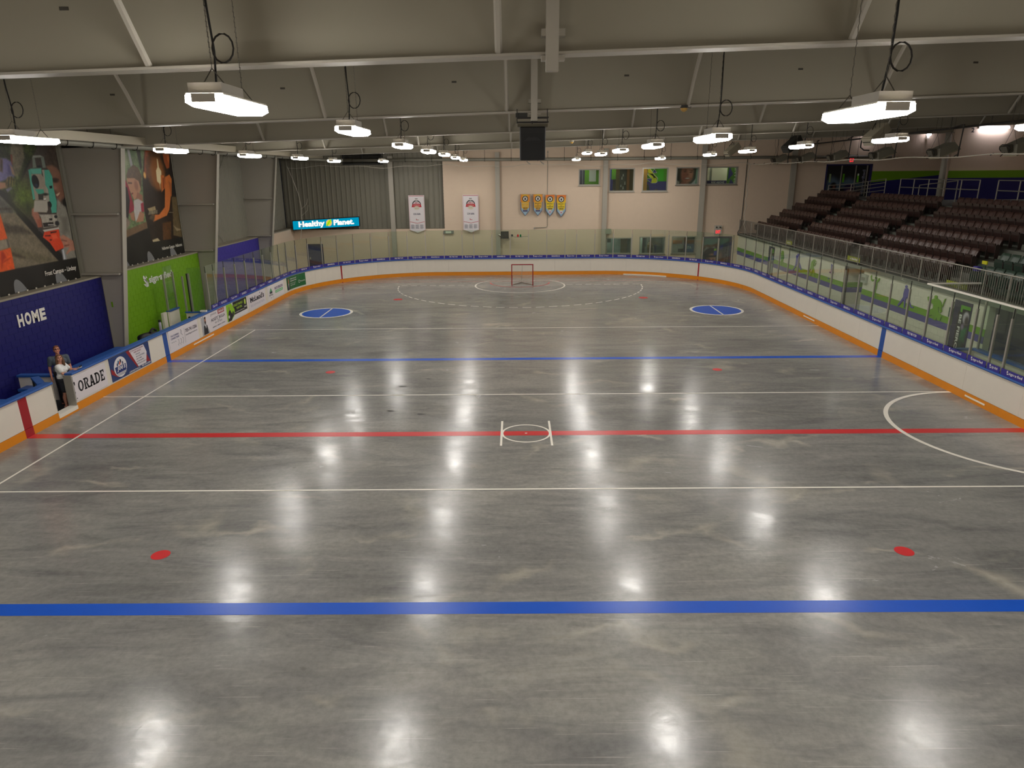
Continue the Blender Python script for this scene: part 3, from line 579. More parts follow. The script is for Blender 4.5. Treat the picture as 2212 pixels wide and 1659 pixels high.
# ================================================================== DASHER BOARDS
def spath(s):
    """point and direction on the inner face of the boards; s=0 at the middle of the far end, growing to the right"""
    q = abs(s); sg = 1 if s >= 0 else -1; e = W - RC
    if q <= e: x, y, dx, dy = q, END, 1, 0
    elif q <= e + RC * math.pi / 2:
        a = (q - e) / RC; x, y, dx, dy = e + RC * math.sin(a), END - RC + RC * math.cos(a), math.cos(a), -math.sin(a)
    else: x, y, dx, dy = W, END - RC - (q - e - RC * math.pi / 2), 0, -1
    return (x * sg, y, dx, dy * sg)
SARC = (W - RC) + RC * math.pi / 2; s_of_y = lambda y: SARC + (END - RC - y)
def sweep(b, s0, s1, prof, step=.45):
    """profile (offset outwards, z) swept along the boards from s0 to s1"""
    n = max(1, int(abs(s1 - s0) / step)) if (abs(s0) < SARC + .3 or abs(s1) < SARC + .3) else 1
    vs = []; k = len(prof)
    for i in range(n + 1):
        x, y, dx, dy = spath(s0 + (s1 - s0) * i / n); ox, oy = -dy, dx
        vs += [(x + ox * o, y + oy * o, z) for o, z in prof]
    fs = [(i * k + j, i * k + (j + 1) % k, (i + 1) * k + (j + 1) % k, (i + 1) * k + j) for i in range(n) for j in range(k)] + [tuple(range(k))[::-1], tuple(range(n * k, n * k + k))]
    return b.add(vs, fs)
bl = thing('dasher_boards', 'white rink boards with adverts and open bench along the left side', 'rink boards', (-W, 4, 0))
be = thing('dasher_boards', 'curved white rink boards with glass around the far end', 'rink boards', (0, END, 0))
br = thing('dasher_boards', 'white rink boards with tall glass along the stands side', 'rink boards', (W, 8, 0))
def owner(s): return bl if s < -SARC else br if s > SARC else be
SG0, SG1 = -s_of_y(1.22), -s_of_y(2.08)        # bench gate
cuts = [-s_of_y(-29)] + [-s_of_y(y) for y in (-24, -19, -14, -9.6, -7.2, -4.8, -2.4)] + [-s_of_y(-.16), -s_of_y(.16), SG0, None, SG1] + [-s_of_y(y) for y in (3.9, 6.45, 7.465, 7.775, 10.4, 13.08, 15.65, 18.3, 21.1)]
cuts += list(np.linspace(-SARC + 1.0, SARC - 1.0, 15)) + [s_of_y(y) for y in (20.6, 18.2, 15.8, 13.4, 11, 9.4, 7.775, 7.465, 5.2, 2.8, .4, -2, -6, -12, -20, -29)]
P_board = [(0, .235), (.02, 1.075), (.12, 1.075), (.12, .235)]; P_kick = [(-.012, 0), (-.004, .225), (.12, .225), (.12, 0)]
for a, c in zip(cuts[:-1], cuts[1:]):
    if a is None or c is None: continue
    md = (a + c) / 2; y = spath(md)[1]
    mt, mk = M['board'], M['kick']
    if abs(y) < .17 and a < 0: mt = mk = M['redv']
    if abs(y - 7.62) < .16 and abs(md) > SARC: mt = mk = M['bluev']
    g = .003 if mt is M['board'] else 0
    sweep(MB(), a + g, c - g, P_board).out('board_panel', mt, owner(md)); sweep(MB(), a, c, P_kick).out('kick_plate', mk, owner(md))
for s in (-s_of_y(26.72) if False else -(W - RC + RC * math.acos((26.72 - END + RC) / RC)), (W - RC + RC * math.acos((26.72 - END + RC) / RC))):
    sweep(MB(), s - .05, s + .05, [(-.016, 0), (-.004, .235), (.004, 1.075), (.05, 1.075), (.05, 0)]).out('goal_line_stripe', M['redv'], be)
P_cap = [(-.02, 1.075), (-.03, 1.10), (-.02, 1.135), (.2, 1.135), (.2, 1.075)]
for a, c, o in ((-s_of_y(-29), SG0, bl), (SG1, -SARC, bl), (-SARC, SARC, be), (SARC, s_of_y(-29), br)): sweep(MB(), a, c, P_cap).out('cap_rail', M['cap'], o)
# white gap strips on the kick plate
for s0, s1, o in ((-s_of_y(9.7), -s_of_y(11.6), bl), (s_of_y(2.6), s_of_y(1.7), br), (s_of_y(14.6), s_of_y(13.4), br)): sweep(MB(), s0, s1, [(-.02, .10), (-.016, .145), (-.004, .145), (-.004, .10)]).out('ice_dam_strip', M['white'], o)
sweep(MB(), 7.0, 9.9, [(-.06, .0), (-.06, .06), (-.01, .06), (-.01, 0)]).out('threshold_strip', M['white'], be)
# gate: sill, jambs
MB().box(-13.36, -13.13, 1.22, 2.08, 0.06, .17).out('gate_sill', M['white'], bl); MB().box(-13.165, -13.13, 1.22, 2.08, 0, .06).out('gate_kick', M['kick'], bl)
MB().box(-13.38, -13.15, 2.05, 2.09, .17, 1.08).out('gate_jamb', M['alu'], bl); MB().box(-13.36, -13.15, 1.21, 1.23, .17, 1.14).out('gate_jamb', M['alu'], bl)
MB().box(-13.385, -13.36, 2.06, 2.10, .17, .75).out('gate_latch', M['white'], bl)
# glass, posts, strips
ed = [.61, 1.83, 3.05, 3.82, 5.04]; pit = (s_of_y(11.21) - 5.04) / 19
right = ed + [5.04 + pit * k for k in range(1, 20)] + [s_of_y(y) for y in (10.03, 8.82, 7.65, 6.45, 5.24, 4.06, 2.87, 1.99, 1.40, .30, -.8, -2.0, -3.2)]
left = ed + [5.04 + pit * k for k in range(1, 18)] + [s_of_y(12.52), s_of_y(11.78)]
posts = sorted([-q for q in left] + right)
word = ['sign', 'url', 'tel']
for i, s in enumerate(posts):
    x, y, dx, dy = spath(s); ox, oy = -dy, dx; o = owner(s); cx, cyy = x + ox * .07, y + oy * .07
    b = MB().obox((cx, cyy, 1.91), (dx, dy, 0), (ox, oy, 0), (0, 0, 1), .028, .03, .775); b.out('stanchion', M['alu'], o)
    MB().obox((cx + ox * .005, cyy + oy * .005, 2.82), (dx, dy, 0), (ox, oy, 0), (0, 0, 1), .008, .012, .14).out('glass_joint', M['dark'], o)
def strip_letter(kind, fr, wd, st):
    h = .085
    if kind == 'sign':
        tw = min(.62, wd * .66); u0 = (wd - tw) / 2
        text('sign·a·fied', fr, u0 + .1, u0 + tw, .05, .05 + h * 1.15, M['ink'], st, d=.009, bold=.012)
        for q in ([(0, .05), (.05, .09), (.02, .12), (-.02, .08)], [(.0, .05), (.05, .04), (.06, .015), (.01, -.005)], [(-.025, .09), (.0, .13), (.04, .135), (.02, .1)]):
            MB().flat([(u0 + .03 + a * .9, .055 + c * .85) for a, c in q], fr, .009).out('logo_shape', M['ink'], st)
    else:
        s = 'SIGNAFIED.CA' if kind == 'url' else '705 748 7139'; tw = min(.56, wd * .6); text(s, fr, (wd - tw) / 2, (wd + tw) / 2, .06, .06 + h, M['ink'], st, d=.009, bold=.022)
lab = 0
for i in range(len(posts) - 1):
    a, c = posts[i] + .03, posts[i + 1] - .03; md = (a + c) / 2; o = owner(md)
    xa, ya = spath(a)[:2]; xc, yc = spath(c)[:2]; _, _, dx, dy = spath(md); ox, oy = -dy, dx
    wd = math.hypot(xc - xa, yc - ya); t = Vector(((xc - xa) / wd, (yc - ya) / wd, 0)); n = Vector((t.y, -t.x, 0))
    P0 = Vector((xa + ox * .07, ya + oy * .07, 0))
    MB().obox(P0 + t * wd / 2 + Vector((0, 0, 2.06)), t, -n, (0, 0, 1), wd / 2 - .002, .006, .92).out('glass_pane', M['glass'], o)
    fr = (P0 + n * .05 + Vector((0, 0, 1.135)), t, (0, 0, 1))
    st = MB().prism(rect(.0, wd, .0, .185), fr, 0, .006).out('sponsor_strip', M['strip'], o)
    nn = wd < .9 or md > s_of_y(4.2)
    if nn and abs(md) < 5: kind = 'sign'
    elif nn: kind = 'sign'
    else:
        kind = word[(lab + 2) % 3]; lab += 1
    if md < s_of_y(.2): strip_letter(kind, fr, wd, st)

# ---- adverts on the left boards
def advert(y0, y1, z0, z1, c, label, d=.012):
    a = MB().prism(rect(y0, y1, z0, z1), FR_left(-W, 0, 0), -.02, d).out('advert_panel', ink(c, .4), bl); a['label'] = label; return a
AF = FR_left(-W + .012, 0, 0); vin = (226, 218, 222)
a1 = advert(2.1, 3.72, .29, 1.02, vin, 'white advert with heavy black slab capitals cut off at the gate')
# slab capitals T O R A D E
def slab(ch, u, v, w_, h, fr, mt, par):
    b = MB(); t = .26 * w_; s = .16 * w_
    def R(x0, x1, y0, y1): b.flat([(u + w_ * p, v + h * q) for p, q in ((x0, y0), (x1, y0), (x1, y1), (x0, y1))], fr, .003)
    def arc(cx, cy_, rx, ry, a0, a1, k=.26):
        n = 12
        for i in range(n):
            p, q = a0 + (a1 - a0) * i / n, a0 + (a1 - a0) * (i + 1) / n
            b.flat([(u + w_ * (cx + f * rx * math.cos(z)), v + h * (cy_ + g * ry * math.sin(z))) for z, f, g in ((p, 1, 1), (q, 1, 1), (q, 1 - k / rx, 1 - k * .6 / ry), (p, 1 - k / rx, 1 - k * .6 / ry))], fr, .003)
    if ch == 'O': arc(.5, .5, .5, .5, 0, 2 * math.pi)
    if ch == 'T': R(.1, .36, .7, 1); R(.0, .36, .85, 1); R(.0, .12, 0, .14)
    if ch == 'R': R(.1, .36, 0, 1); R(0, .5, 0, .13); R(0, .5, .87, 1); arc(.45, .73, .45, .27, -math.pi / 2, math.pi / 2, .24); b.flat([(u + w_ * p, v + h * q) for p, q in ((.42, .5), (.66, .5), (1.0, .0), (.68, .0))], fr, .003); R(.66, 1.08, 0, .13)
    if ch == 'A': b.flat([(u + w_ * p, v + h * q) for p, q in ((.08, 0), (.3, 0), (.54, 1), (.36, 1))], fr, .003); b.flat([(u + w_ * p, v + h * q) for p, q in ((.66, 0), (.94, 0), (.66, 1), (.42, 1))], fr, .003); R(.25, .75, .24, .40); R(-.04, .4, 0, .12); R(.58, 1.04, 0, .12)
    if ch == 'D': R(.1, .36, 0, 1); R(0, .5, 0, .14); R(0, .5, .86, 1); arc(.42, .5, .56, .5, -math.pi / 2, math.pi / 2)
    if ch == 'E': R(.1, .36, 0, 1); R(0, .9, 0, .15); R(0, .9, .85, 1); R(.2, .66, .43, .57); R(.74, .92, 0, .3); R(.74, .92, .7, 1); R(.56, .68, .36, .64)
    b.out('lettering', mt, par, tri=True)
bk = ink((26, 26, 34)); u = 2.09
for ch, w_ in (('T', .15), ('O', .26), ('R', .25), ('A', .26), ('D', .26), ('E', .22)): slab(ch, u, .50 if ch != 'T' else .52, w_, .34, AF, bk, a1); u += w_ + .025
MB().flat(ell(2.13, .36, .02, .02, 10), AF, .003).out('trade_mark', bk, a1)
# heating advert
a2 = advert(3.98, 6.4, .28, 1.05, (32, 56, 112), 'navy advert with a round white badge and a price list')
def shape(par, pts, c, d=.002, name='print'): return MB().flat(pts, AF, d).out(name, ink(c), par, tri=True)
shape(a2, [(4.95, 1.04), (5.18, 1.04), (5.62, .42), (5.5, .36)], (150, 30, 36)); shape(a2, [(3.985, .72), (4.5, .34), (4.3, .36), (3.985, .54)], (150, 30, 36)); shape(a2, [(6.05, .42), (6.36, .36), (6.15, .72)], (150, 30, 36))
shape(a2, [(5.14, 1.03), (6.06, 1.03), (6.2, .74), (6.08, .38), (5.56, .38)], vin, .004)
shape(a2, ell(4.52, .66, .37, .33, 32), (232, 226, 228), .005); shape(a2, [(4.2, .70), (4.84, .70), (4.82, .48), (4.24, .48)], (36, 52, 116), .007)
text("Joe's", AF, 4.3, 4.76, .52, .74, M['ink'], a2, d=.009, bold=.02, shear=.25); shape(a2, rect(4.22, 4.84, .44, .46), (110, 120, 140), .008); shape(a2, rect(4.28, 4.80, .40, .42), (110, 120, 140), .008)
for k, (p, q, r, c) in enumerate(((4.44, .82, .06, (60, 120, 160)), (4.56, .84, .06, (40, 44, 60)), (4.5, .78, .055, (226, 110, 80)), (4.36, .76, .05, (70, 76, 110)), (4.66, .76, .05, (70, 76, 110)))): shape(a2, ell(p, q, r * .8, r * 1.1, 10), c, .007 + .001 * k)
text('ALL YOUR HEATING AND COOLING NEEDS', AF, 5.2, 6.02, .955, 1.0, ink((130, 40, 76)), a2, d=.006, bold=.02); text('UNDER ONE ROOF', AF, 5.4, 5.86, .875, .925, ink((130, 40, 76)), a2, d=.006, bold=.02)
for k, s in enumerate(('FURNACES', 'AIR CONDITIONERS', 'HEAT PUMPS', 'WATER HEATERS', 'INDOOR AIR QUALITY')): text(s, AF, 5.5, 5.5 + .034 * len(s), .79 - .085 * k, .835 - .085 * k, ink((70, 76, 100)), a2, d=.006, bold=.015)
text('JOESHEATING.CA', AF, 4.96, 5.66, .29, .355, M['ink'], a2, d=.004, bold=.02, shear=.2); text('905-424-8709', AF, 5.76, 6.34, .31, .37, M['ink'], a2, d=.004, bold=.02, shear=.2)
# staffing advert
a3 = advert(7.85, 10.26, .24, 1.06, vin, 'white advert with a phone number and three sketched seated figures'); gy = ink((96, 100, 110)); nb = ink((48, 60, 120))
text('THE STAFFING', AF, 7.98, 8.62, .80, .87, nb, a3, d=.003, bold=.015); text('CONNECTION', AF, 7.98, 8.62, .70, .77, nb, a3, d=.003, bold=.02); text('We Say Yes', AF, 7.98, 8.36, .57, .62, gy, a3, d=.003, bold=.01)
for x in (8.5, 8.68, 8.86): MB().tube([(-W + .014, x, .62), (-W + .014, x + .07, .60), (-W + .014, x + .05, .46), (-W + .014, x - .03, .42), (-W + .014, x + .02, .38)], .007, 4).out('sketch_line', gy, a3)
MB().tube([(-W + .014, 8.78, .95), (-W + .014, 8.84, .9), (-W + .014, 8.8, .8), (-W + .014, 8.9, .72)], .008, 4).out('sketch_line', gy, a3); shape(a3, rect(9.08, 9.095, .36, .94), (110, 112, 124), .003)
text('705-741-5286', AF, 9.16, 10.16, .74, .88, ink((80, 70, 84)), a3, d=.003, bold=.03); text('thestaffingconnection.ca', AF, 9.16, 10.16, .60, .68, ink((90, 88, 104)), a3, d=.003, bold=.01)
# realtor advert
a4 = advert(10.62, 13.0, .26, 1.05, vin, 'pale advert with a suited man and a red sold tag')
shape(a4, [(10.62, .27), (10.62, 1.0), (10.82, 1.05), (11.3, .27)], (172, 172, 178)); shape(a4, [(10.72, .27), (10.78, .62), (10.95, .68), (11.1, .62), (11.16, .27)], (32, 34, 42), .004); shape(a4, [(10.90, .66), (10.97, .5), (11.02, .66)], (232, 230, 232), .006)
shape(a4, ell(10.95, .84, .075, .13, 16), (176, 124, 100), .006); shape(a4, ell(10.95, .76, .065, .06, 12), (60, 44, 40), .007); shape(a4, ell(10.95, .95, .075, .05, 12), (40, 32, 30), .008)
shape(a4, rect(12.25, 12.92, .86, 1.04), (160, 28, 40), .003); text('SOLD', AF, 12.32, 12.86, .90, 1.0, M['ink'], a4, d=.006, bold=.04); text('BROKER', AF, 11.6, 12.1, .92, .99, gy, a4, d=.003); shape(a4, rect(11.52, 11.55, .88, 1.0), (110, 112, 124), .003)
text('ALKET', AF, 11.5, 12.14, .66, .79, ink((40, 40, 66)), a4, d=.003, bold=.02); ringp = ell(12.26, .70, .09, .11, 20); MB().tube([(-W + .015, p, q) for p, q in ringp], .007, 4, True).out('badge', gy, a4); text('KULLA', AF, 12.38, 12.94, .66, .79, ink((40, 40, 66)), a4, d=.003, bold=.02)
text('705 761 0000', AF, 11.85, 12.6, .52, .59, gy, a4, d=.003); text('RESIDENTIAL · COMMERCIAL · INVESTMENT', AF, 11.6, 12.9, .38, .43, ink((80, 80, 100)), a4, d=.003, bold=.01)
# sports advert
a5 = advert(13.16, 15.55, .30, 1.05, (232, 228, 228), 'black and lime advert with a goalkeeper cut-out')
shape(a5, rect(13.9, 15.55, .48, 1.05), (22, 26, 26), .002); shape(a5, [(13.16, .3), (13.16, 1.05), (13.75, 1.05), (14.05, .72), (13.95, .45), (13.6, .3)], (142, 196, 30), .004)
shape(a5, [(13.24, .3), (13.3, .6), (13.4, .76), (13.55, .78), (13.68, .62), (13.9, .5), (13.7, .38), (13.62, .3)], (30, 30, 34), .006); shape(a5, ell(13.46, .86, .05, .09, 12), (150, 110, 86), .007); shape(a5, ell(13.36, .5, .08, .07, 12), (210, 210, 206), .008); shape(a5, ell(13.84, .56, .1, .12, 12), (58, 60, 54), .008)
text('COLLECT. PROTECT.', AF, 13.95, 15.1, .84, .94, ink((170, 206, 60)), a5, d=.005, bold=.03); text('PLAY ON.', AF, 14.3, 14.95, .68, .78, ink((170, 206, 60)), a5, d=.005, bold=.03); text('lacrosselearnandserve.ca', AF, 14.05, 15.2, .54, .60, M['ink'], a5, d=.005); shape(a5, ell(15.34, .86, .1, .13, 14), (196, 220, 90), .005); text('SEEDS', AF, 15.2, 15.5, .6, .66, M['ink'], a5, d=.005, bold=.02)
# water advert
a6 = advert(15.8, 18.1, .32, 1.05, vin, 'white advert with a big black serif name over grey capitals')
def serif(s, u0, u1, v0, v1, par):
    text(s, AF, u0, u1, v0, v1, ink((30, 30, 48)), par, d=.004, bold=.03)
    n = len(s)
    for k in range(n):
        p = u0 + (u1 - u0) * (k + .1) / n; MB().flat(rect(p, p + (u1 - u0) / n * .75, v0 - .005, v0 + .015), AF, .004).out('lettering', ink((30, 30, 48)), par)
serif("McLeod's", 16.0, 17.9, .66, .92, a6); text('ECOWATER', AF, 16.05, 17.9, .44, .54, ink((176, 172, 186)), a6, d=.004); shape(a6, [(17.35, 1.0), (17.42, .93), (17.28, .93)], (40, 44, 90), .004)
# dry cleaner-like advert
a7 = advert(18.5, 21.05, .31, 1.05, (232, 226, 226), 'white advert with a house badge and a green bar')
shape(a7, [(18.75, .72), (18.95, .92), (19.15, .72)], (90, 160, 110), .003); shape(a7, rect(18.75, 19.15, .62, .72), (44, 46, 66), .004); text('DRYWALL', AF, 18.65, 19.25, .50, .59, ink((60, 62, 78)), a7, d=.003, bold=.03); shape(a7, ell(18.9, .40, .03, .04, 10), (120, 90, 150), .003); text('est 1990', AF, 19.0, 19.3, .38, .42, gy, a7, d=.003)
text('PROTO FERGUSON', AF, 19.55, 20.85, .72, .86, ink((86, 64, 120)), a7, d=.003, bold=.03); shape(a7, rect(19.6, 20.85, .54, .68), (112, 190, 130), .003); text('PLASTERING INC', AF, 19.7, 20.8, .58, .64, ink((226, 240, 226)), a7, d=.006, bold=.02)
# green advert on the curve
def sfr(s, off): x, y, dx, dy = spath(s); return ((x + dy * off, y - dx * off, 0), (dx, dy, 0), (0, 0, 1))
sg0, sg1 = -(SARC - .05), -(SARC - 2.4); P_ad = [(-.012, .33), (-.012, 1.04), (.01, 1.04), (.01, .33)]
a8 = sweep(MB(), sg0, sg1, P_ad, .3).out('advert_panel', ink((28, 104, 56), .4), be); a8['label'] = 'dark green advert with a suited figure and white lettering'
fr8 = sfr(-(SARC - .75), .016)
text('Change up your', fr8, -.25, .62, .86, .96, M['ink'], a8, d=.03, bold=.02); text('insurance game', fr8, -.25, .6, .74, .84, M['ink'], a8, d=.03, bold=.02); text('Kyle Buttrey, Agent', fr8, -.22, .5, .62, .68, M['ink'], a8, d=.02); text('705 745 5000', fr8, -.22, .4, .52, .58, M['ink'], a8, d=.02)
fr9 = sfr(-(SARC - 1.95), .016); text('Desjardins', fr9, -.15, .38, .56, .66, M['ink'], a8, d=.01); MB().tube([Vector(fr9[0]) + Vector(fr9[1]) * (-.26 + .08 * math.cos(t)) + Vector((0, 0, .62 + .08 * math.sin(t))) for t in [k * .7 for k in range(9)]], .01, 4).out('badge', M['ink'], a8)
fr7 = sfr(-(SARC - .25), .014); MB().flat([(-.18, .34), (-.16, .66), (-.02, .72), (.12, .64), (.16, .34)], fr7, .012).out('print', ink((34, 36, 60)), a8); MB().flat([(-.06, .7), (-.02, .36), (.04, .7)], fr7, .016).out('print', M['vinyl'], a8); MB().flat(ell(-.02, .82, .09, .14, 14), fr7, .018).out('print', ink((176, 120, 92)), a8)
# ================================================================== GOAL, LIGHTS, CEILING GEAR
gt = thing('goal_net', 'red-framed box lacrosse goal with white net at the far crease', 'goal', (.15, 25.0, 0))
for x in (-.49, .79): MB().tube([(x, 25.0, 0), (x, 25.0, 1.27)], .03, 10).out('goal_post', M['pole'], gt)
MB().tube([(-.52, 25.0, 1.27), (.82, 25.0, 1.27)], .03, 10).out('crossbar', M['pole'], gt)
apex = Vector((.1, 26.1, .03))
for x in (-.49, .79): MB().tube([(x, 25.0, .03), apex], .02, 8).out('base_bar', ink((120, 96, 84)), gt)
MB().tube([apex, (.15, 25.45, 1.25)], .012, 6).out('rear_stay', ink((196, 186, 176)), gt)
b = MB(); tl, tr = Vector((-.49, 25, 1.27)), Vector((.79, 25, 1.27)); l0, r0 = Vector((-.49, 25, .03)), Vector((.79, 25, .03)); tm = Vector((.15, 25.4, 1.25))
for (p0, p1, q0, q1) in ((tl, l0, tm, apex), (tr, r0, tm, apex), (tl, tm, tr, tm)):
    n = 24
    for i in range(n + 1):
        t = i / n; b.tube([p0.lerp(p1, t), q0.lerp(q1, t)], .0022, 3)
        b.tube([p0.lerp(q0, t), p1.lerp(q1, t)], .0022, 3)
tag(b.out('netting', M['net'], gt), kind='stuff')

# high bay lights: prototype at the origin, long side along y
def make_light(zt):
    r = thing('high_bay_light', '', 'light', (0, 0, 0), 'high bay lights hung in four rows')
    b = MB(); L, w_ = .64, .20
    b.add([(x, y, z) for z, sx, sy in ((-.06, .72, .92), (-.02, 1, 1), (.05, .96, 1)) for x, y in ((-w_ * sx, -L * sy), (w_ * sx, -L * sy), (w_ * sx, L * sy), (-w_ * sx, L * sy))],
          [(3, 2, 1, 0)] + [(4 * k + j, 4 * k + (j + 1) % 4, 4 * k + 4 + (j + 1) % 4, 4 * k + 4 + j) for k in (0, 1) for j in range(4)] + [(8, 9, 10, 11)])
    b.out('lens', M['lens'], r)
    MB().box(-.19, .19, -.63, .63, .052, .07).out('top_plate', M['lamphouse'], r); MB().box(-.17, .17, -.60, -.02, .07, .17).out('driver_box', M['lamphouse'], r)
    for y in (-.66, .64): MB().box(-.12, .12, y - .012, y + .012, -.02, .06).out('end_cap', M['lamphouse'], r)
    for y in (-.36, .42):
        z0 = .17 if y < 0 else .07
        b = MB(); n = int(zt * 17)
        for s in (-1, 1): b.tube([(s * .12, y, z0), (0, y, z0 + .16)], .006, 4)
        for k in range(n):
            za = z0 + .16 + (zt - z0 - .16) * k / n; zb_ = z0 + .16 + (zt - z0 - .16) * (k + 1) / n
            if k % 2: b.tube([(-.007, y, za), (.007, y, zb_ + .01)], .005, 4)
            else: b.tube([(0, y - .007, za), (0, y + .007, zb_ + .01)], .005, 4)
        b.out('hanging_chain', M['chain'], r)
    b = MB(); P = [(.0, -.30, .17), (.03, -.32, .5), (.02, -.36, .9), (.0, -.36, zt)]; b.tube(P, .012, 5)
    b.out('power_cable', M['black'], r)
    b = MB(); b.tube([(.02 + .11 * (1 - math.cos(t)), -.34 + .02 * math.sin(t), .52 + .14 * math.sin(t)) for t in [k * .45 for k in range(14)]], .010, 5, True); b.out('cable_loop', M['dpipe'], r)
    return r
LIGHTS = [(2, -3.36, -8.90, 7.30), (2, -3.33, -3.00, 7.36), (2, -3.42, 3.60, 7.33), (2, -3.36, 9.20, 7.34), (2, -3.41, 15.50, 7.39), (2, -3.43, 21.70, 7.38), (2, -3.41, 27.60, 7.37), (3, 3.59, -8.90, 7.16), (3, 3.53, -3.00, 7.17), (3, 3.65, 3.60, 7.27), (3, 3.55, 9.20, 7.31), (3, 3.60, 15.50, 7.35), (3, 3.59, 21.70, 7.56), (3, 3.53, 27.60, 7.34), (1, -9.60, -3.00, 7.25), (1, -10.01, 3.60, 7.26), (1, -9.85, 9.20, 7.25), (1, -9.92, 15.50, 7.29), (1, -9.94, 21.70, 7.27), (1, -8.39, 27.60, 7.34), (4, 10.32, 3.60, 7.37), (4, 10.04, 9.20, 7.40), (4, 10.14, 15.50, 7.42), (4, 10.14, 21.70, 7.42), (4, 8.69, 27.60, 7.36), (1, -10.00, -14.90, 7.40), (2, -3.50, -14.90, 7.40), (3, 3.50, -14.90, 7.40), (4, 10.00, -14.90, 7.40), (1, -10.00, -20.90, 7.40), (2, -3.50, -20.90, 7.40), (3, 3.50, -20.90, 7.40), (4, 10.00, -20.90, 7.40), (1, -10.00, -26.90, 7.40), (2, -3.50, -26.90, 7.40), (3, 3.50, -26.90, 7.40), (4, 10.00, -26.90, 7.40), (1, -10.00, -8.90, 7.35), (4, 10.00, -8.90, 7.35), (4, 9.90, -3.00, 7.35)]
protos = {}
rown = {1: 'row by the left wall', 2: 'row left of the speaker', 3: 'row right of the speaker', 4: 'row beside the stands'}
cnt = {}
for row, x, y, z in LIGHTS:
    if y < -12: lab_ = 'long white high bay light behind the drone viewpoint, %s' % rown[row]
    else:
        cnt[row] = cnt.get(row, 0) + 1; lab_ = 'glowing high bay light, %s away from the viewer, %s' % (ordn[cnt[row]], rown[row])
    if y < -12: lab_ = '%s glowing light out of frame, %s' % ('nearest' if y > -16 else 'middle' if y > -22 else 'last', rown[row])
    if row not in protos: o = protos[row] = make_light(zc(x) - z - .01); o.location = (x, y, z); o['label'] = lab_
    else: o = copy_tree(protos[row], (x, y, z), lab_)

# hanging loudspeaker on the frame over the centre
sp = thing('loudspeaker', 'black loudspeaker hanging under the roof beam above center', 'loudspeaker', (.17, .1, 6.85)); FSp = lambda z: ((.17, -.05, z), (1, 0, 0), (0, 1, 0))
b = MB(); b.prism([(-.30, 0), (.30, 0), (.30, .12), (.22, .34), (-.22, .34), (-.30, .12)], FSp(6.86), 0, .74); o = b.out('cabinet', M['black'], sp); bevel(o, .03, 2)
MB().obox((.17, -.062, 7.18), (1, 0, 0), (0, 1, 0), (0, 0, 1), .27, .012, .27).out('grille', M['blk2'], sp)
b = MB(); b.add([(-.20 + .17, -.08, 7.28), (.20 + .17, -.08, 7.28), (.06 + .17, -.07, 7.42), (-.06 + .17, -.07, 7.42), (.17, -.055, 7.30)], [(0, 1, 2, 3)]); b.out('horn', ink((30, 30, 32)), sp)
MB().box(-.18, .52, 0, .35, 7.60, 7.66).out('top_panel', ink((76, 70, 52)), sp)
b = MB(); 
for z in (7.70, 7.80): b.box(-.20, .54, -.02, .02, z - .012, z + .012); b.box(-.20, .54, .22, .26, z - .012, z + .012)
for x in (-.19, .51): b.tube([(x, 0, 7.68), (x, 0, 7.98)], .012, 6)
b.out('hanger_frame', M['dpipe'], sp); MB().tube([(.17, .1, 7.58), (.16, .1, 7.7), (.18, .1, 7.82)], .014, 6).out('yoke_cable', M['dpipe'], sp); MB().box(-.22, .05, .02, .2, 7.81, 7.90).out('amplifier', M['charcoal'], sp)
for x in (.02, .34): MB().tube([(x, .05, 6.86), (x + .05, .03, 6.80), (x + .1, .02, 6.77)], .012, 5).out('cable_tail', M['alu'], sp)

# sprung alarm dome on the second beam
dt = thing('alarm_beacon', 'small amber-bottomed beacon on the underside of the roof beam', 'beacon', (3.68, .15, 7.98))
MB().cyl((3.68, .14, 7.98), .09, .06, 16).out('housing', M['charcoal'], dt); MB().tube([(3.68, .14, 7.98), (3.68, .14, 7.93), (3.68, .14, 7.90)], [.085, .07, .02], 14).out('dome', M['brass'], dt); MB().tube([(3.78, .14, 8.0), (3.83, .14, 7.98), (3.84, .14, 8.04)], .008, 5).out('wire', M['dpipe'], dt)
dt = thing('alarm_beacon', 'tiny amber beacon under the far roof beam between two light rows', 'beacon', (2.35, 16.3, zb(2.35)))
MB().cyl((2.35, 16.3, zb(2.35) - .1), .1, .08, 16).out('housing', M['cream'], dt); MB().tube([(2.35, 16.3, zb(2.35) - .1), (2.35, 16.3, zb(2.35) - .16)], [.09, .04], 14).out('dome', M['brass'], dt)

# ---- pipes
pp = thing('header_pipe', 'long grey insulated pipe under the eave of the left wall', 'pipe', (-14.05, 10, 7.6))
MB().tube([(-14.0, -12, 7.58), (-14.0, 8.3, 7.6), (-14.0, 24.5, 7.62), (-14.0, 28.6, 7.6), (-13.7, 30.0, 7.55), (-12.8, 30.7, 7.5), (-11.6, 30.7, 7.48)], .105, 12).out('pipe_run', M['pipe'], pp, smooth=True)
for y in np.arange(-7, 29, 1.35):
    b = MB(); b.tube([(-14.0 + .13 * math.cos(t), y, 7.6 + .13 * math.sin(t)) for t in [k * .52 for k in range(12)]], .014, 5, True); b.out('pipe_clamp', M['dpipe'], pp)
    MB().tube([(-14.0, y, 7.72), (-14.02, y, 8.05), (-14.0, y + .02, zc(-14))], .008, 4).out('hanger_rod', M['dpipe'], pp)
pf = thing('header_pipe', 'long grey pipe hung across the top of the far wall', 'pipe', (4, 30.7, 7.46))
MB().tube([(-11.6, 30.7, 7.48), (0, 30.7, 7.44), (14, 30.7, 7.44), (24.5, 30.7, 7.4)], .095, 12).out('pipe_run', M['pipe'], pf, smooth=True)
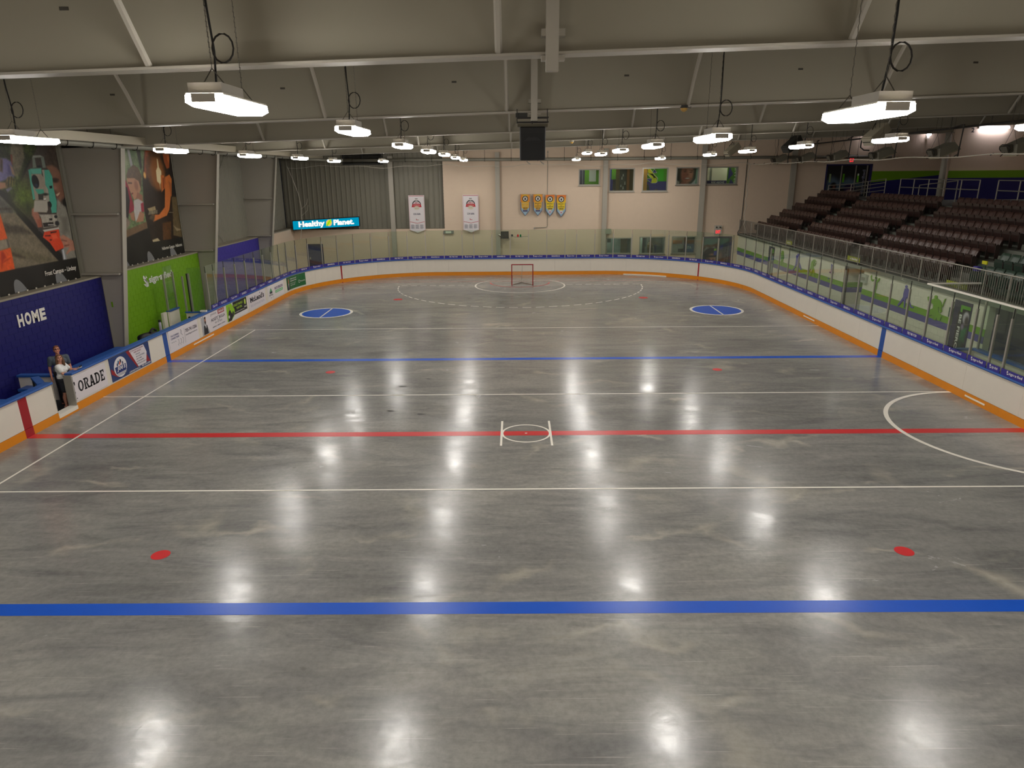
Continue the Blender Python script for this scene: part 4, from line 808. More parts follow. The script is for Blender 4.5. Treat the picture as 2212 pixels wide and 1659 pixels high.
for x in np.arange(-11, 24.4, 1.75):
    b = MB(); b.tube([(x, 30.7 + .12 * math.cos(t), 7.45 + .12 * math.sin(t)) for t in [k * .52 for k in range(12)]], .014, 5, True); b.out('pipe_clamp', M['dpipe'], pf)
    MB().tube([(x, 30.7, 7.56), (x, 30.7, zc(x))], .012, 4).out('hanger_rod', M['dpipe'], pf)
# net cable and cords
cb = thing('net_cable', 'thin pale safety net cable sagging along the far end', 'cable', (0, 29.9, 7))
xs = np.linspace(-15.1, 14.9, 60); MB().tube([(x, 29.9, 7.06 + .06 * math.sin(x * .9) + .05 * math.sin(x * 2.3)) for x in xs], .012, 4).out('cable_run', M['rope'], cb)
cb = thing('net_cable', 'thin pale safety net cable above the stands railing', 'cable', (15, 15, 7))
MB().tube([(14.9 + .1 * math.sin(y), y, 7.0 + .03 * math.sin(y * 1.3)) for y in np.linspace(29.9, -6, 60)], .016, 4).out('cable_run', M['rope'], cb)
for k in range(18): MB().tube([(14.92, 29 - 1.9 * k, 7.0), (14.95, 28.9 - 1.9 * k, 7.05)], .02, 4).out('cable_clip', M['dark'], cb)
cd = thing('gathered_rope', 'gathered white net cord hanging at the corner of the stands', 'rope', (14.9, 29.9, 2.2))
MB().tube([(14.95 + .05 * math.sin(k * .9), 29.9, 7.1 - 4.9 * k / 40) if k < 33 else (14.95 + (k - 32) * .05, 29.9, 7.1 - 4.9 * k / 40) for k in range(41)], .022, 5).out('cord_run', M['rope'], cd)
cd = thing('gathered_rope', 'gathered white net cord hanging in the far left corner', 'rope', (-14, 27.5, 2.6))
MB().tube([(-14.5, 28.0, 7.1), (-14.25, 28, 6.4), (-13.95, 28, 5.4), (-13.85, 28, 4.6), (-13.9, 28, 3.6), (-14.1, 28, 2.6)], .018, 5).out('cord_run', M['rope'], cd)
for z in (4.4, 4.8): MB().tube([(-13.86, 28, z - .3), (-13.5, 28, z), (-13.4, 28, z + .35)], .01, 4).out('cord_tail', M['rope'], cd)

# ---- gear over the stands
gp = thing('gas_pipe', 'thin black gas pipe running above the heaters of the stands', 'pipe', (18.4, 15, 8.2)); HY = (30.1, 25.9, 21.7, 17.1, 12.3, 7.9)
MB().tube([(18.4, 30.9, 8.15), (18.4, 3, 8.3)], .04, 8).out('pipe_run', M['dpipe'], gp)
for y in HY:
    MB().tube([(18.4, y + 2.2, 8.25), (17.6, y - .1, 8.27), (17.35, y - .5, 8.25), (17.3, y - .5, 7.05)], .028, 6).out('drop_pipe', M['dpipe'], gp)
MB().tube([(18.4, 22.3, 8.2), (18.4, 22.3, 7.75), (18.5, 22.1, 7.6), (18.7, 21.9, 7.58)], .035, 6).out('branch_hook', M['dpipe'], gp)
for y in np.arange(4, 31, 2.6): MB().tube([(18.4, y, 8.3), (18.4, y, zc(18.4))], .012, 4).out('hanger_rod', M['dpipe'], gp)
def heater(i, y):
    h = thing('radiant_heater', 'tilted grey radiant heater over the stands, %s from the far wall' % ordn[i + 1], 'heater', (17, y, 7.3), 'radiant heaters over the stands')
    ax = Vector((.80, 0, .36)).normalized(); up = Vector((-.36, 0, .80)).normalized()
    b = MB(); c = Vector((17, y, 7.35)); fr_ = (c, ax, up)
    b.prism([(-.42, -.17), (.42, -.17), (.30, .15), (-.30, .15)], fr_, -.34, .34); b.out('reflector_hood', ink((122, 118, 104)), h)
    MB().obox(c - up * .19, ax, (0, 1, 0), up, .43, .36, .02).out('rim', ink((150, 140, 116)), h)
    MB().tube([c - ax * .52 + up * .1 + Vector((0, .26 * math.cos(t), 0)) + up * .15 * math.sin(t) for t in [k * .63 for k in range(10)]], .02, 5, True).out('air_collar', M['dpipe'], h)
    MB().obox(c - ax * .46 + up * .06, ax, (0, 1, 0), up, .09, .16, .13).out('burner_box', ink((80, 76, 64)), h)
    MB().tube([c - ax * .5, c - ax * .72 - up * .08], .014, 5).out('igniter', M['dpipe'], h)
    for s, t in ((-1, -.3), (1, -.3), (-1, .3), (1, .3)):
        p = c + ax * t + Vector((0, s * .3, 0)) + up * .15; MB().tube([p, (p.x + .1 * s, y, 8.2), (p.x + .05 * s, y, zc(p.x))], .007, 4).out('hanger_wire', M['dpipe'], h)
for i, y in enumerate(HY): heater(i, y)
def horn(name, label, c, yaw, mt, s=1.0):
    h = thing('ceiling_loudspeaker', label, 'loudspeaker', c); c = Vector(c)
    ax = Vector((math.cos(yaw) * .8, math.sin(yaw) * .8, .6)).normalized(); sd = Vector((-math.sin(yaw), math.cos(yaw), 0)); up = ax.cross(sd)
    b = MB().obox(c, ax, sd, up, .48 * s, .27 * s, .2 * s); o = b.out('cabinet', mt, h); bevel(o, .02)
    MB().obox(c - ax * .5 * s, ax, sd, up, .03, .25 * s, .17 * s).out('grille', mt, h); MB().obox(c - ax * .535 * s, ax, sd, up, .006, .22 * s, .02).out('slot', M['dark'], h)
    MB().tube([c + ax * .4 * s + sd * .3 * s, c + ax * .42 * s + sd * .3 * s + up * .25, c - ax * .1 + up * .3], .02, 5).out('yoke', M['dpipe'], h)
    for s_ in (-.15, .15): MB().tube([c + sd * s_, (c.x, c.y, zc(c.x))], .01, 4).out('hanger_rod', M['dpipe'], h)
horn('cream', 'cream box loudspeaker hung before the far wall beside a light', (13.3, 28.3, 7.88), .3, M['cream'], .95); horn('dark', 'charcoal box loudspeaker hung under the roof over the stands edge', (15.2, 23.6, 8.0), .35, M['charcoal'], 1.05); horn('big cream', 'large cream box loudspeaker hung nearest over the stands edge', (15.3, 14.5, 8.05), .35, M['cream'], 1.05)
tl = thing('tube_light', 'bright tube light high on the concourse wall beside the number', 'light', (26.6, 24.1, 8.8)); MB().box(25.85, 27.45, 24.1, 24.2, 8.74, 8.83).out('tube', M['tube'], tl); MB().box(25.8, 27.5, 24.2, 24.28, 8.76, 8.9).out('batten', M['lamphouse'], tl)
tl = thing('tube_light', 'short glowing tube light above the upper door', 'light', (22.6, 31.1, 8.7)); MB().box(22.75, 23.2, 31.0, 31.08, 8.72, 8.82).out('tube', M['tube'], tl); MB().box(22.7, 23.9, 31.08, 31.2, 8.75, 8.88).out('batten', M['lamphouse'], tl)
tl = thing('wall_lamp', 'tiny bright lamp on the concourse wall right of the upper door', 'light', (26.9, 31.1, 8.75)); MB().box(26.8, 27.05, 31.0, 31.1, 8.72, 8.84).out('tube', M['tube'], tl); MB().box(26.85, 27.0, 31.1, YF, 8.5, 8.9).out('bracket', M['lamphouse'], tl)
# ================================================================== STANDS: SEATS, RAILINGS
def make_seat(name, label, m1, m2):
    r = thing(name, label, 'chair', (0, 0, 0), 'tip-up seats in the stands')
    b = MB(); n = 4; vs = []
    for k in range(n + 1):
        t = k / n; x = .40 + .15 * t ** 1.2; z = .44 + .40 * t; wv = .225 - (.03 if k == n else 0)
        for dx in (0, .03):
            for y, sag in ((-wv, -.025), (-wv * .5, 0), (0, .008), (wv * .5, 0), (wv, -.025)): vs.append((x + dx + sag, y, z))
    fs = []
    for k in range(n):
        for j in range(4):
            a = k * 10 + j; fs.append((a, a + 1, a + 11, a + 10)); c = k * 10 + 5 + j; fs.append((c + 1, c, c + 10, c + 11))
        for j in (0, 4): a = k * 10 + j; q = (a, a + 10, a + 15, a + 5); fs.append(q if j == 0 else q[::-1])
    for j in range(4): fs.append((j + 1, j, j + 5, j + 6)); a = n * 10 + j; fs.append((a, a + 1, a + 6, a + 5))
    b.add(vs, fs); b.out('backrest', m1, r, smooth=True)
    b = MB(); vs = []
    for k in range(4):
        t = k / 3; z = .27 + .36 * t; x = .31 - .05 * t + (.012 if k == 3 else 0)
        for dx in (0, .05 if k < 3 else .035):
            for y in (-.215 + (.02 if k in (0, 3) else 0), 0, .215 - (.02 if k in (0, 3) else 0)): vs.append((x + dx, y, z))
    fs = []
    for k in range(3):
        for j in (0, 1): a = k * 6 + j; fs.append((a, a + 1, a + 7, a + 6)); c = a + 3; fs.append((c + 1, c, c + 6, c + 7))
        for j in (0, 2): a = k * 6 + j; q = (a, a + 6, a + 9, a + 3); fs.append(q if j == 0 else q[::-1])
    for j in (0, 1): fs.append((j + 1, j, j + 3, j + 4)); a = 18 + j; fs.append((a, a + 1, a + 4, a + 3))
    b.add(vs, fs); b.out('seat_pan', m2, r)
    MB().box(.272, .276, -.10, .10, .54, .555).out('number_plate', M['iron'], r)
    b = MB(); b.add([(x, y, z) for y in (-.25, -.225) for x, z in ((.30, 0), (.42, 0), (.47, .52), (.36, .60), (.28, .56))], [(0, 1, 2, 3, 4), (9, 8, 7, 6, 5)] + [(k, k + 5, (k + 1) % 5 + 5, (k + 1) % 5) for k in range(5)])
    b.out('standard', M['iron'], r)
    return r
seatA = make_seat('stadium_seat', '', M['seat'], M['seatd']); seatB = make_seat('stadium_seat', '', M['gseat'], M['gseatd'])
blocks = [('far', 25.28, 11, 7, range(0, 6)), ('middle', 17.02, 14, 7, range(0, 6)), ('near', 8.93, 14, 7, range(0, 6)), ('green', 3.73, 8, 4, range(0, 2))]
usedA = usedB = False
rows_ = ['front', 'second', 'third', 'fourth', 'fifth', 'top']
for nm, y0, n, _, rws in blocks:
    for k in rws:
        for i in range(n):
            y = y0 + .25 + .5 * i
            if nm == 'green' and y < 4.6: continue
            loc = (15.66 + .8 * k, y, 2.5 + .4 * k)
            if nm == 'green': l = 'dark green tip-up seat, %s counted from the stair, %s row of the green block' % (ordn[n - i], rows_[k])
            else: l = 'brown tip-up seat, %s counted from the near stair, %s row of the %s brown block' % (ordn[i + 1], rows_[k], nm)
            src = seatB if nm == 'green' else seatA
            if nm == 'green' and not usedB: o = seatB; usedB = True
            elif nm != 'green' and not usedA: o = seatA; usedA = True
            else: o = copy_tree(src, loc, l)
            o.location = loc; o['label'] = l; o['group'] = 'green tip-up seats' if nm == 'green' else 'brown tip-up seats in the %s block' % nm
# front railing
rl = thing('stands_railing', 'long grey picket railing along the front of the stands', 'railing', (15.1, 15, 2.5)); RX = 15.08
MB().tube([(RX, 31.2, 3.41), (RX, 1.5, 3.41)], .025, 8).out('top_rail', M['rail'], rl); MB().box(RX - .015, RX + .015, 1.5, 31.2, 2.60, 2.63).out('bottom_rail', M['rail'], rl)
for k in range(25): MB().tube([(RX, 31.2 - 1.22 * k, 2.5), (RX, 31.2 - 1.22 * k, 3.41)], .022, 6).out('rail_post', M['rail'], rl)
pk = MB().box(-.007, .007, -.007, .007, 2.63, 3.39).mesh('picket'); pk.materials.append(M['rail'])
y = 31.1; n = 0
while n < 265:
    o = link('picket', pk, None, rl); o.matrix_parent_inverse = Matrix.Identity(4); o.location = (RX - 15.1, y - 15, -2.5); y -= .1085; n += 1
for i, (ya, yb, sx) in enumerate(((22.75, 21.85, 0), (15.2, 14.0, 0), (7.55, 6.35, 0))):
    s_ = thing('railing_sign', ['small lime sign on the railing, farthest along the stands', 'lime sign on the railing before the middle stair', 'lime sign on the railing nearest the green seats'][i], 'sign', (RX - .03, (ya + yb) / 2, 2.62), 'lime signs on the railing')
    MB().box(RX + .012, RX + .02, yb, ya, 2.63, 2.82).out('sign_plate', ink((168, 182, 30)), s_)
    for k in range(7): MB().box(RX + .0105, RX + .0125, yb + (ya - yb) * (.2 + .085 * k), yb + (ya - yb) * (.2 + .085 * k) + .05, 2.67, 2.67 + (.09 if k % 3 else .075)).out('lettering', M['ink'], s_)
# rails at the back of the stands
def hrail(label, pts, levels, posts=()):
    h = thing('guard_rail', label, 'railing', pts[0])
    for dz in levels: MB().tube([(x, y, z - dz) for x, y, z in pts], .028, 6).out('rail', M['rail'], h)
    for (x, y, z, z0) in posts: MB().tube([(x, y, z), (x, y, z0)], .028, 6).out('rail_post', M['rail'], h)
hrail('grey pipe rail behind the top row of the middle seats', [(21.75, 24.0, 6.08), (21.75, 17.0, 6.08)], (0, .45), [(21.75, 24.0 - 1.4 * k, 6.08, 4.9) for k in range(6)])
hrail('grey pipe rail behind the top row of the near seats', [(21.75, 15.7, 6.08), (21.75, 8.6, 6.08)], (0, .45), [(21.75, 15.7 - 1.42 * k, 6.08, 4.9) for k in range(6)])
hrail('sloped four-bar pipe rail of the ramp before the upper door', [(20.7, 30.9, 5.62), (21.5, 29.4, 5.72), (22.4, 26.9, 6.06)], (0, .22, .44, .66), [(20.7, 30.9, 5.62, 4.9), (21.1, 30.15, 5.66, 4.9), (21.5, 29.4, 5.72, 4.9), (21.95, 28.15, 5.9, 4.9), (22.4, 26.9, 6.06, 4.9)])
hrail('inclined single pipe rail against the indigo wall', [(22.3, 23.0, 5.75), (22.3, 19.6, 6.02)], (0,), [(22.3, 23.0, 5.75, 4.9), (22.3, 19.6, 6.02, 4.9)])
ep = thing('step_marker', 'small yellow marker at the end of the green seat row', 'marker', (16.6, 8.1, 3.1)); MB().box(16.60, 16.64, 7.86, 8.12, 3.30, 3.42).out('plate', ink((206, 204, 30)), ep)
ep = thing('seat_cushion', 'small violet cloth on the corner green seat', 'cloth', (16.0, 7.5, 3.0)); bevel(MB().box(15.94, 16.14, 7.36, 7.60, 3.13, 3.30).out('cloth', ink((64, 54, 150)), ep), .04, 2)
# player silhouettes cut out of board, fixed on the wall
SIL = [('g', [[(22.86, 2.15), (22.88, 2.11), (22.95, 2.08), (23.04, 2.07), (23.12, 2.08), (23.16, 2.12), (23.14, 2.15), (23.08, 2.19), (22.98, 2.20), (22.90, 2.18)], [(23.19, 2.07), (22.85, 2.12), (22.72, 1.82), (22.81, 1.68), (22.79, 1.51), (22.88, 1.51), (22.96, 1.69), (23.01, 1.56), (23.04, 1.36), (23.12, 1.37), (23.10, 1.61), (23.15, 1.87)]]),
 ('p', [[(20.59, 2.23), (20.61, 2.20), (20.67, 2.17), (20.75, 2.16), (20.83, 2.17), (20.86, 2.20), (20.85, 2.24), (20.78, 2.27), (20.70, 2.28), (20.63, 2.27)], [(21.01, 2.17), (20.59, 2.19), (20.56, 1.92), (20.58, 1.77), (20.40, 1.67), (20.20, 1.53), (20.29, 1.51), (20.50, 1.62), (20.69, 1.75), (20.79, 1.68), (20.97, 1.50), (21.14, 1.37), (21.15, 1.29), (21.24, 1.30), (21.26, 1.37), (21.06, 1.52), (20.97, 1.75), (20.96, 1.96)], [(20.54, 1.83), (20.49, 1.84), (20.13, 1.55), (20.09, 1.52), (20.23, 1.48), (20.26, 1.50), (20.17, 1.53)]]),
 ('g', [[(18.79, 2.19), (18.59, 2.23), (18.35, 2.13), (18.62, 2.11), (18.83, 2.10)], [(18.91, 2.12), (18.59, 2.13), (18.63, 2.01), (18.68, 1.83), (18.55, 1.73), (18.47, 1.57), (18.34, 1.37), (18.44, 1.36), (18.63, 1.55), (18.79, 1.73), (18.93, 1.71), (19.03, 1.58), (19.14, 1.45), (19.22, 1.48), (19.06, 1.66), (19.00, 1.85), (18.98, 2.00)], [(18.61, 2.07), (18.40, 2.07), (18.52, 1.88), (18.60, 1.90), (18.50, 2.04)], [(18.72, 1.71), (18.73, 1.50), (18.86, 1.35), (19.03, 1.33), (19.04, 1.36), (18.91, 1.39), (18.80, 1.51), (18.78, 1.70)]]),
 ('p', [[(16.68, 2.24), (16.58, 2.21), (16.50, 2.08), (16.40, 1.94), (16.33, 1.88), (16.39, 1.80), (16.37, 1.64), (16.37, 1.48), (16.39, 1.32), (16.48, 1.31), (16.50, 1.49), (16.52, 1.67), (16.61, 1.88), (16.64, 2.07)], [(16.67, 1.83), (16.67, 1.81), (16.69, 1.79), (16.73, 1.79), (16.76, 1.80), (16.77, 1.82), (16.77, 1.84), (16.75, 1.86), (16.71, 1.86), (16.68, 1.85)], [(16.73, 1.52), (16.74, 1.50), (16.76, 1.49), (16.80, 1.48), (16.83, 1.49), (16.84, 1.50), (16.84, 1.52), (16.81, 1.53), (16.78, 1.54), (16.75, 1.53)]]),
 ('g', [[(12.26, 2.20), (12.27, 2.17), (12.30, 2.14), (12.35, 2.13), (12.39, 2.15), (12.42, 2.17), (12.41, 2.21), (12.38, 2.23), (12.33, 2.23), (12.29, 2.22)], [(12.46, 2.09), (12.18, 2.13), (12.10, 2.22), (12.02, 2.21), (12.09, 2.08), (12.20, 2.02), (12.19, 1.80), (12.22, 1.65), (12.18, 1.38), (12.26, 1.37), (12.30, 1.60), (12.43, 1.73), (12.45, 1.95)], [(12.46, 2.09), (12.58, 2.00), (12.74, 2.05), (12.72, 2.11), (12.59, 2.08), (12.48, 2.11)], [(12.76, 2.10), (12.79, 2.21), (12.73, 2.26), (12.71, 2.23), (12.72, 2.11)]]),
 ('p', [[(9.90, 2.20), (9.90, 2.17), (9.94, 2.15), (9.98, 2.14), (10.03, 2.15), (10.05, 2.18), (10.04, 2.21), (10.01, 2.24), (9.96, 2.25), (9.92, 2.23)], [(10.05, 2.11), (9.88, 2.15), (9.77, 2.09), (9.66, 1.84), (9.63, 1.71), (9.71, 1.69), (9.81, 1.81), (9.90, 1.69), (9.87, 1.53), (9.87, 1.37), (9.92, 1.36), (9.95, 1.55), (10.01, 1.67), (10.16, 1.51), (10.29, 1.38), (10.34, 1.35), (10.38, 1.40), (10.24, 1.56), (10.08, 1.76), (10.09, 1.90)], [(9.71, 1.73), (9.67, 1.74), (9.45, 1.52), (9.36, 1.51), (9.27, 1.52), (9.29, 1.47), (9.43, 1.45), (9.51, 1.51)]]),
 ('g', [[(7.89, 2.15), (7.89, 2.11), (7.93, 2.08), (7.99, 2.07), (8.04, 2.08), (8.06, 2.11), (8.06, 2.15), (8.02, 2.18), (7.97, 2.19), (7.92, 2.18)], [(8.13, 2.02), (8.01, 2.08), (7.86, 2.09), (7.69, 2.05), (7.60, 1.98), (7.49, 1.68), (7.58, 1.62), (7.70, 1.83), (7.73, 1.79), (7.67, 1.62), (7.52, 1.58), (7.48, 1.51), (7.51, 1.35), (7.63, 1.34), (7.71, 1.42), (7.74, 1.32), (7.87, 1.30), (7.95, 1.37), (7.86, 1.37), (7.80, 1.43), (8.02, 1.47), (8.17, 1.40), (8.32, 1.36), (8.45, 1.31), (8.50, 1.39), (8.43, 1.52), (8.18, 1.63), (8.04, 1.70), (8.05, 1.83), (8.14, 1.88), (8.30, 1.83), (8.41, 1.93), (8.47, 2.04), (8.42, 2.07), (8.31, 1.98)], [(7.54, 1.86), (7.43, 2.15), (7.39, 2.17), (7.40, 2.12), (7.50, 1.84)]])]
slab_ = ['small lime player silhouette, farthest on the wall', 'violet player silhouette leaning on a stick', 'lime player silhouette in a wide stance', 'violet player silhouette seen from the side', 'lime player silhouette with arms raised', 'violet player silhouette with a curved stick', 'large lime goalkeeper silhouette']
for i, (c, polys) in enumerate(SIL):
    b = MB()
    for p in polys: b.prism([(-y, z) for y, z in p], FM, .02, .045)
    o = b.out('player_silhouette', M['lime'] if c == 'g' else ink((92, 84, 170)), wr, tri=True); o['label'] = slab_[i]
MB().prism(ell(-17.85, 1.22, .17, .2, 18), FM, .02, .03).out('round_badge', ink((150, 170, 160)), wr)
sg = thing('number_sign', 'small dark green sign with the number on the mural wall', 'sign', (15.05, 6.95, 1.6)); MB().prism(rect(-7.1, -6.82, 1.58, 1.92), FM, .012, .03).out('sign_plate', ink((30, 80, 56)), sg); text('4', FM, -7.04, -6.88, 1.65, 1.86, M['ink'], sg, d=.034, bold=.03)
# doorway banners on the mural wall
def vbanner(y0, y1, label, words, face):
    v = thing('door_banner', label, 'banner', (15.05, (y0 + y1) / 2, 0)); u0, u1 = -y1, -y0; w_ = u1 - u0
    MB().prism(rect(u0, u1, .02, 2.25), FM, .012, .03).out('banner_sheet', ink((40, 38, 70)), v)
    MB().flat(rect(u0 + w_ * .3, u1 - .05, .05, 1.9), FM, .032).out('print', ink((26, 26, 24)), v); MB().flat(rect(u0 + w_ * .4, u1 - .05, 1.88, 2.12), FM, .033).out('print', ink((96, 160, 40)), v)
    if face:
        paint('figure_print', FM, u0 + w_ * .52, u1 - .05, .3, 2.0, 40, 90, (26, 26, 24), [('e', (u0 + w_ * .78, 1.72, .17, .22), (206, 196, 214), .05), ('e', (u0 + w_ * .84, 1.62, .1, .16), (60, 50, 52), .06), ('p', [(u0 + w_ * .6, 1.35), (u0 + w_ * .95, 1.45), (u0 + w_ * .9, .9), (u0 + w_ * .6, .9)], (44, 110, 66), .1, .3), ('e', (u0 + w_ * .66, 1.4, .08, .1), (150, 130, 166), .06), ('p', [(u0 + w_ * .6, .9), (u0 + w_ * .8, .9), (u0 + w_ * .75, .4), (u0 + w_ * .6, .4)], (30, 74, 44), .1, .3)], v, d=.034, thick=.002)
    else:
        MB().flat(rect(u0 + w_ * .5, u1 - .06, .2, 1.75), FM, .036).out('print', ink((120, 140, 130)), v); MB().flat([(u0 + w_ * .25, 1.2), (u1 - .02, 1.3), (u1 - .02, 1.5), (u0 + w_ * .6, 1.35)], FM, .037).out('print', ink((34, 34, 74)), v)
    if words: text(words, ((15.1, -(u0 + w_ * .50), 1.8), (0, 0, -1), (0, -1, 0)), 0, 1.35, -.09, .05, M['ink'], v, d=.045, bold=.03)
    else:
        for k in range(11): MB().flat(rect(u0 + w_ * .36, u0 + w_ * .48, .35 + .13 * k, .43 + .13 * k), FM, .036).out('lettering', M['ink'], v)
vbanner(5.9, 6.85, 'tall dark banner with white vertical words on the mural wall', 'BE FIERCE', True)
vbanner(24.3, 25.2, 'narrow dark banner with pale vertical lettering at the far mural doorway', None, False)
# timekeeper bench behind the stands side glass
bx = thing('penalty_box', 'white penalty box wall with blue cap behind the near glass', 'bench box', (14.6, 3, 0)); MB().box(14.5, 14.6, -6, 4.6, 0, 1.0).out('box_wall', M['board'], bx); MB().box(14.44, 14.66, -6, 4.62, 1.0, 1.07).out('cap_rail', M['cap'], bx)
MB().box(13.3, 14.5, 4.55, 4.63, 0, 1.0).out('box_wall', M['board'], bx); MB().box(13.3, 14.5, 4.52, 4.66, 1.0, 1.06).out('cap_rail', M['cap'], bx); MB().box(14.95, 15.4, -6, 5.0, .1, .5).out('bench_seat', M['cap'], bx)
for y in (4.5, 3.2, 1.9): MB().box(14.53, 14.58, y - .03, y + .03, 1.07, 2.6).out('stanchion', M['alu'], bx)
for y in (3.85, 2.55): MB().box(14.55, 14.562, y - .6, y + .6, 1.07, 2.75).out('glass_pane', M['glass'], bx)
cp = thing('clear_canopy', 'clear sheet canopy edged with a white bar over the near bench', 'canopy', (14.2, 3.5, 2.75)); MB().box(13.3, 15.0, -2, 5.6, 2.99, 3.0).out('clear_sheet', M['glass'], cp); MB().box(13.25, 13.32, -2, 5.6, 2.97, 3.02).out('white_edge', M['white'], cp); MB().box(13.3, 15.0, 5.56, 5.62, 2.97, 3.02).out('white_edge', M['white'], cp)
ex = thing('camera_dome', 'small pale junction box beside the mural alcove', 'box', (15.0, 13.3, 1.95)); MB().box(14.98, 15.08, 13.05, 13.45, 1.85, 2.22).out('housing', ink((190, 192, 184)), ex); MB().box(14.96, 14.98, 13.1, 13.4, 1.95, 2.1).out('cover', M['alu'], ex)

# ================================================================== FAR WALL THINGS
def door(i, label, x0, x1, z0, z1): return struct('door_%d' % i, label, ((x0 + x1) / 2, YF, z0))
d = door(1, 'glazed door with a printed helmeted player beside the stands', 12.7, 14.63, 0, 2.25)
MB().box(12.7, 14.63, YF + .05, YF + .1, 0, 2.25).out('door_leaf', ink((40, 44, 58)), d); b = MB()
for a, c in ((12.66, 12.74), (14.55, 14.67)): b.box(a, c, YF - .03, YF + .05, 0, 2.29)
b.box(12.74, 14.55, YF - .03, YF + .05, 2.2, 2.29); b.out('door_frame', ink((70, 66, 90)), d); MB().box(13.7, 13.76, YF - .02, YF + .05, 0, 2.2).out('mullion', M['alu'], d)
paint('door_print', FR_far(0, YF + .05, 0), 12.76, 14.53, .1, 2.19, 84, 100, (50, 62, 66), [
 ('p', [(12.7, 1.5), (13.0, 1.75), (13.3, 1.65), (13.7, 1.9), (14.0, 1.7), (14.5, 2.0), (14.5, 2.2), (12.7, 2.2)], (70, 110, 104), .1), ('p', [(12.75, 1.25), (12.95, 1.6), (13.2, 1.5), (13.5, 1.6), (13.7, 1.3)], (150, 160, 160), .12), ('e', (13.3, 1.1, .5, .42), (40, 38, 44), .06), ('e', (13.38, .72, .3, .42), (160, 116, 98), .08), ('e', (13.1, .7, .12, .3), (90, 64, 56), .1), ('p', [(12.95, 1.0), (13.75, 1.0), (13.6, .88), (13.05, .88)], (36, 34, 38), .05), ('e', (13.5, .72, .06, .03), (40, 28, 26), .03), ('e', (13.22, .72, .06, .03), (40, 28, 26), .03),
 ('p', [(13.5, 1.0), (13.72, 1.02), (13.72, 1.34), (13.5, 1.3)], (60, 66, 150), .03), ('p', [(13.5, 1.32), (13.66, 1.33), (13.66, 1.46), (13.5, 1.45)], (140, 190, 30), .02), ('e', (14.1, .8, .3, .5), (66, 60, 66), .2), ('e', (13.95, 1.0, .1, .2), (130, 96, 84), .1), ('e', (14.2, .45, .2, .2), (120, 80, 74), .12), ('p', [(13.85, 1.4), (14.1, 1.4), (14.1, 1.7), (13.9, 1.65)], (44, 48, 110), .05), ('p', [(14.2, .1), (14.53, .1), (14.53, 1.9), (14.3, 1.5)], (96, 96, 104), .1)], d, d=.002, thick=.004)
text('sign·a·fied', ((14.47, YF + .04, .15), (0, 0, 1), (-1, 0, 0)), 0, 1.5, 0, .2, ink((30, 30, 36)), d, d=.006, bold=.03)
d = door(2, 'upper triple door printed with a group of players at the top of the stands', 20.6, 23.62, 4.9, 6.93)
MB().box(20.6, 23.62, YF + .05, YF + .1, 4.9, 6.93).out('door_leaf', ink((30, 32, 44)), d)
paint('door_print', FR_far(0, YF + .05, 0), 20.7, 23.45, 4.92, 6.85, 110, 78, (34, 36, 38), [
 ('p', [(20.7, 5.9), (21.1, 6.2), (21.6, 5.9), (22.2, 6.1), (22.9, 5.8), (23.2, 5.7), (23.2, 5.1), (20.7, 5.1)], (84, 104, 120), .2), ('e', (21.2, 5.55, .2, .24), (24, 22, 22), .06), ('e', (21.25, 5.48, .1, .15), (120, 76, 66), .06), ('e', (21.2, 5.05, .35, .35), (30, 26, 34), .1), ('e', (22.3, 5.35, .45, .32), (52, 40, 78), .06), ('e', (22.3, 5.1, .26, .24), (170, 130, 116), .08), ('e', (21.75, 5.2, .22, .25), (26, 26, 34), .08), ('e', (23.0, 5.2, .22, .3), (70, 66, 70), .12)], d, d=.002, thick=.004)
for a, c in ((20.56, 20.66), (23.5, 23.64)): MB().box(a, c, YF - .03, YF + .05, 4.9, 6.97).out('door_frame', ink((44, 42, 92)), d)
MB().box(20.66, 23.5, YF - .03, YF + .05, 6.88, 6.97).out('door_frame', ink((44, 42, 92)), d)
for x in (21.6, 22.55, 23.3): MB().box(x, x + .05, YF - .02, YF + .06, 4.9, 6.88).out('mullion', M['alu'], d)
for x, c in ((20.85, (150, 170, 120)), (21.75, (96, 170, 20)), (22.72, (110, 196, 30))): MB().box(x, x + .12, YF + .03, YF + .05, 5.8, 6.35).out('vision_panel', ink(c), d)
MB().box(22.74, 22.82, YF + .02, YF + .03, 6.22, 6.36).out('vision_panel', ink((226, 232, 226)), d)
text('sign·a·fied', ((23.28, YF + .04, 5.0), (0, 0, 1), (-1, 0, 0)), 0, 1.6, 0, .24, ink((176, 178, 190)), d, d=.012, bold=.04); text('sign·a·fied', ((23.28, YF + .035, 5.0), (0, 0, 1), (-1, 0, 0)), 0.01, 1.58, 0.01, .23, ink((40, 40, 90)), d, d=.012, bold=.0)
d = door(3, 'plain navy door behind the glass left of the ribbed wall', -14.66, -13.68, 0, 2.0)
MB().box(-14.66, -13.68, YF + .02, YF + .08, 0, 1.96).out('door_leaf', ink((34, 38, 84)), d); b = MB()
for a, c in ((-14.7, -14.64), (-13.7, -13.6)): b.box(a, c, YF - .03, YF + .05, 0, 2.0)
b.box(-14.64, -13.7, YF - .03, YF + .05, 1.94, 2.0); b.out('door_frame', ink((26, 28, 66)), d); MB().box(-14.58, -14.52, YF - .03, YF + .02, .95, 1.1).out('door_handle', M['alu'], d)
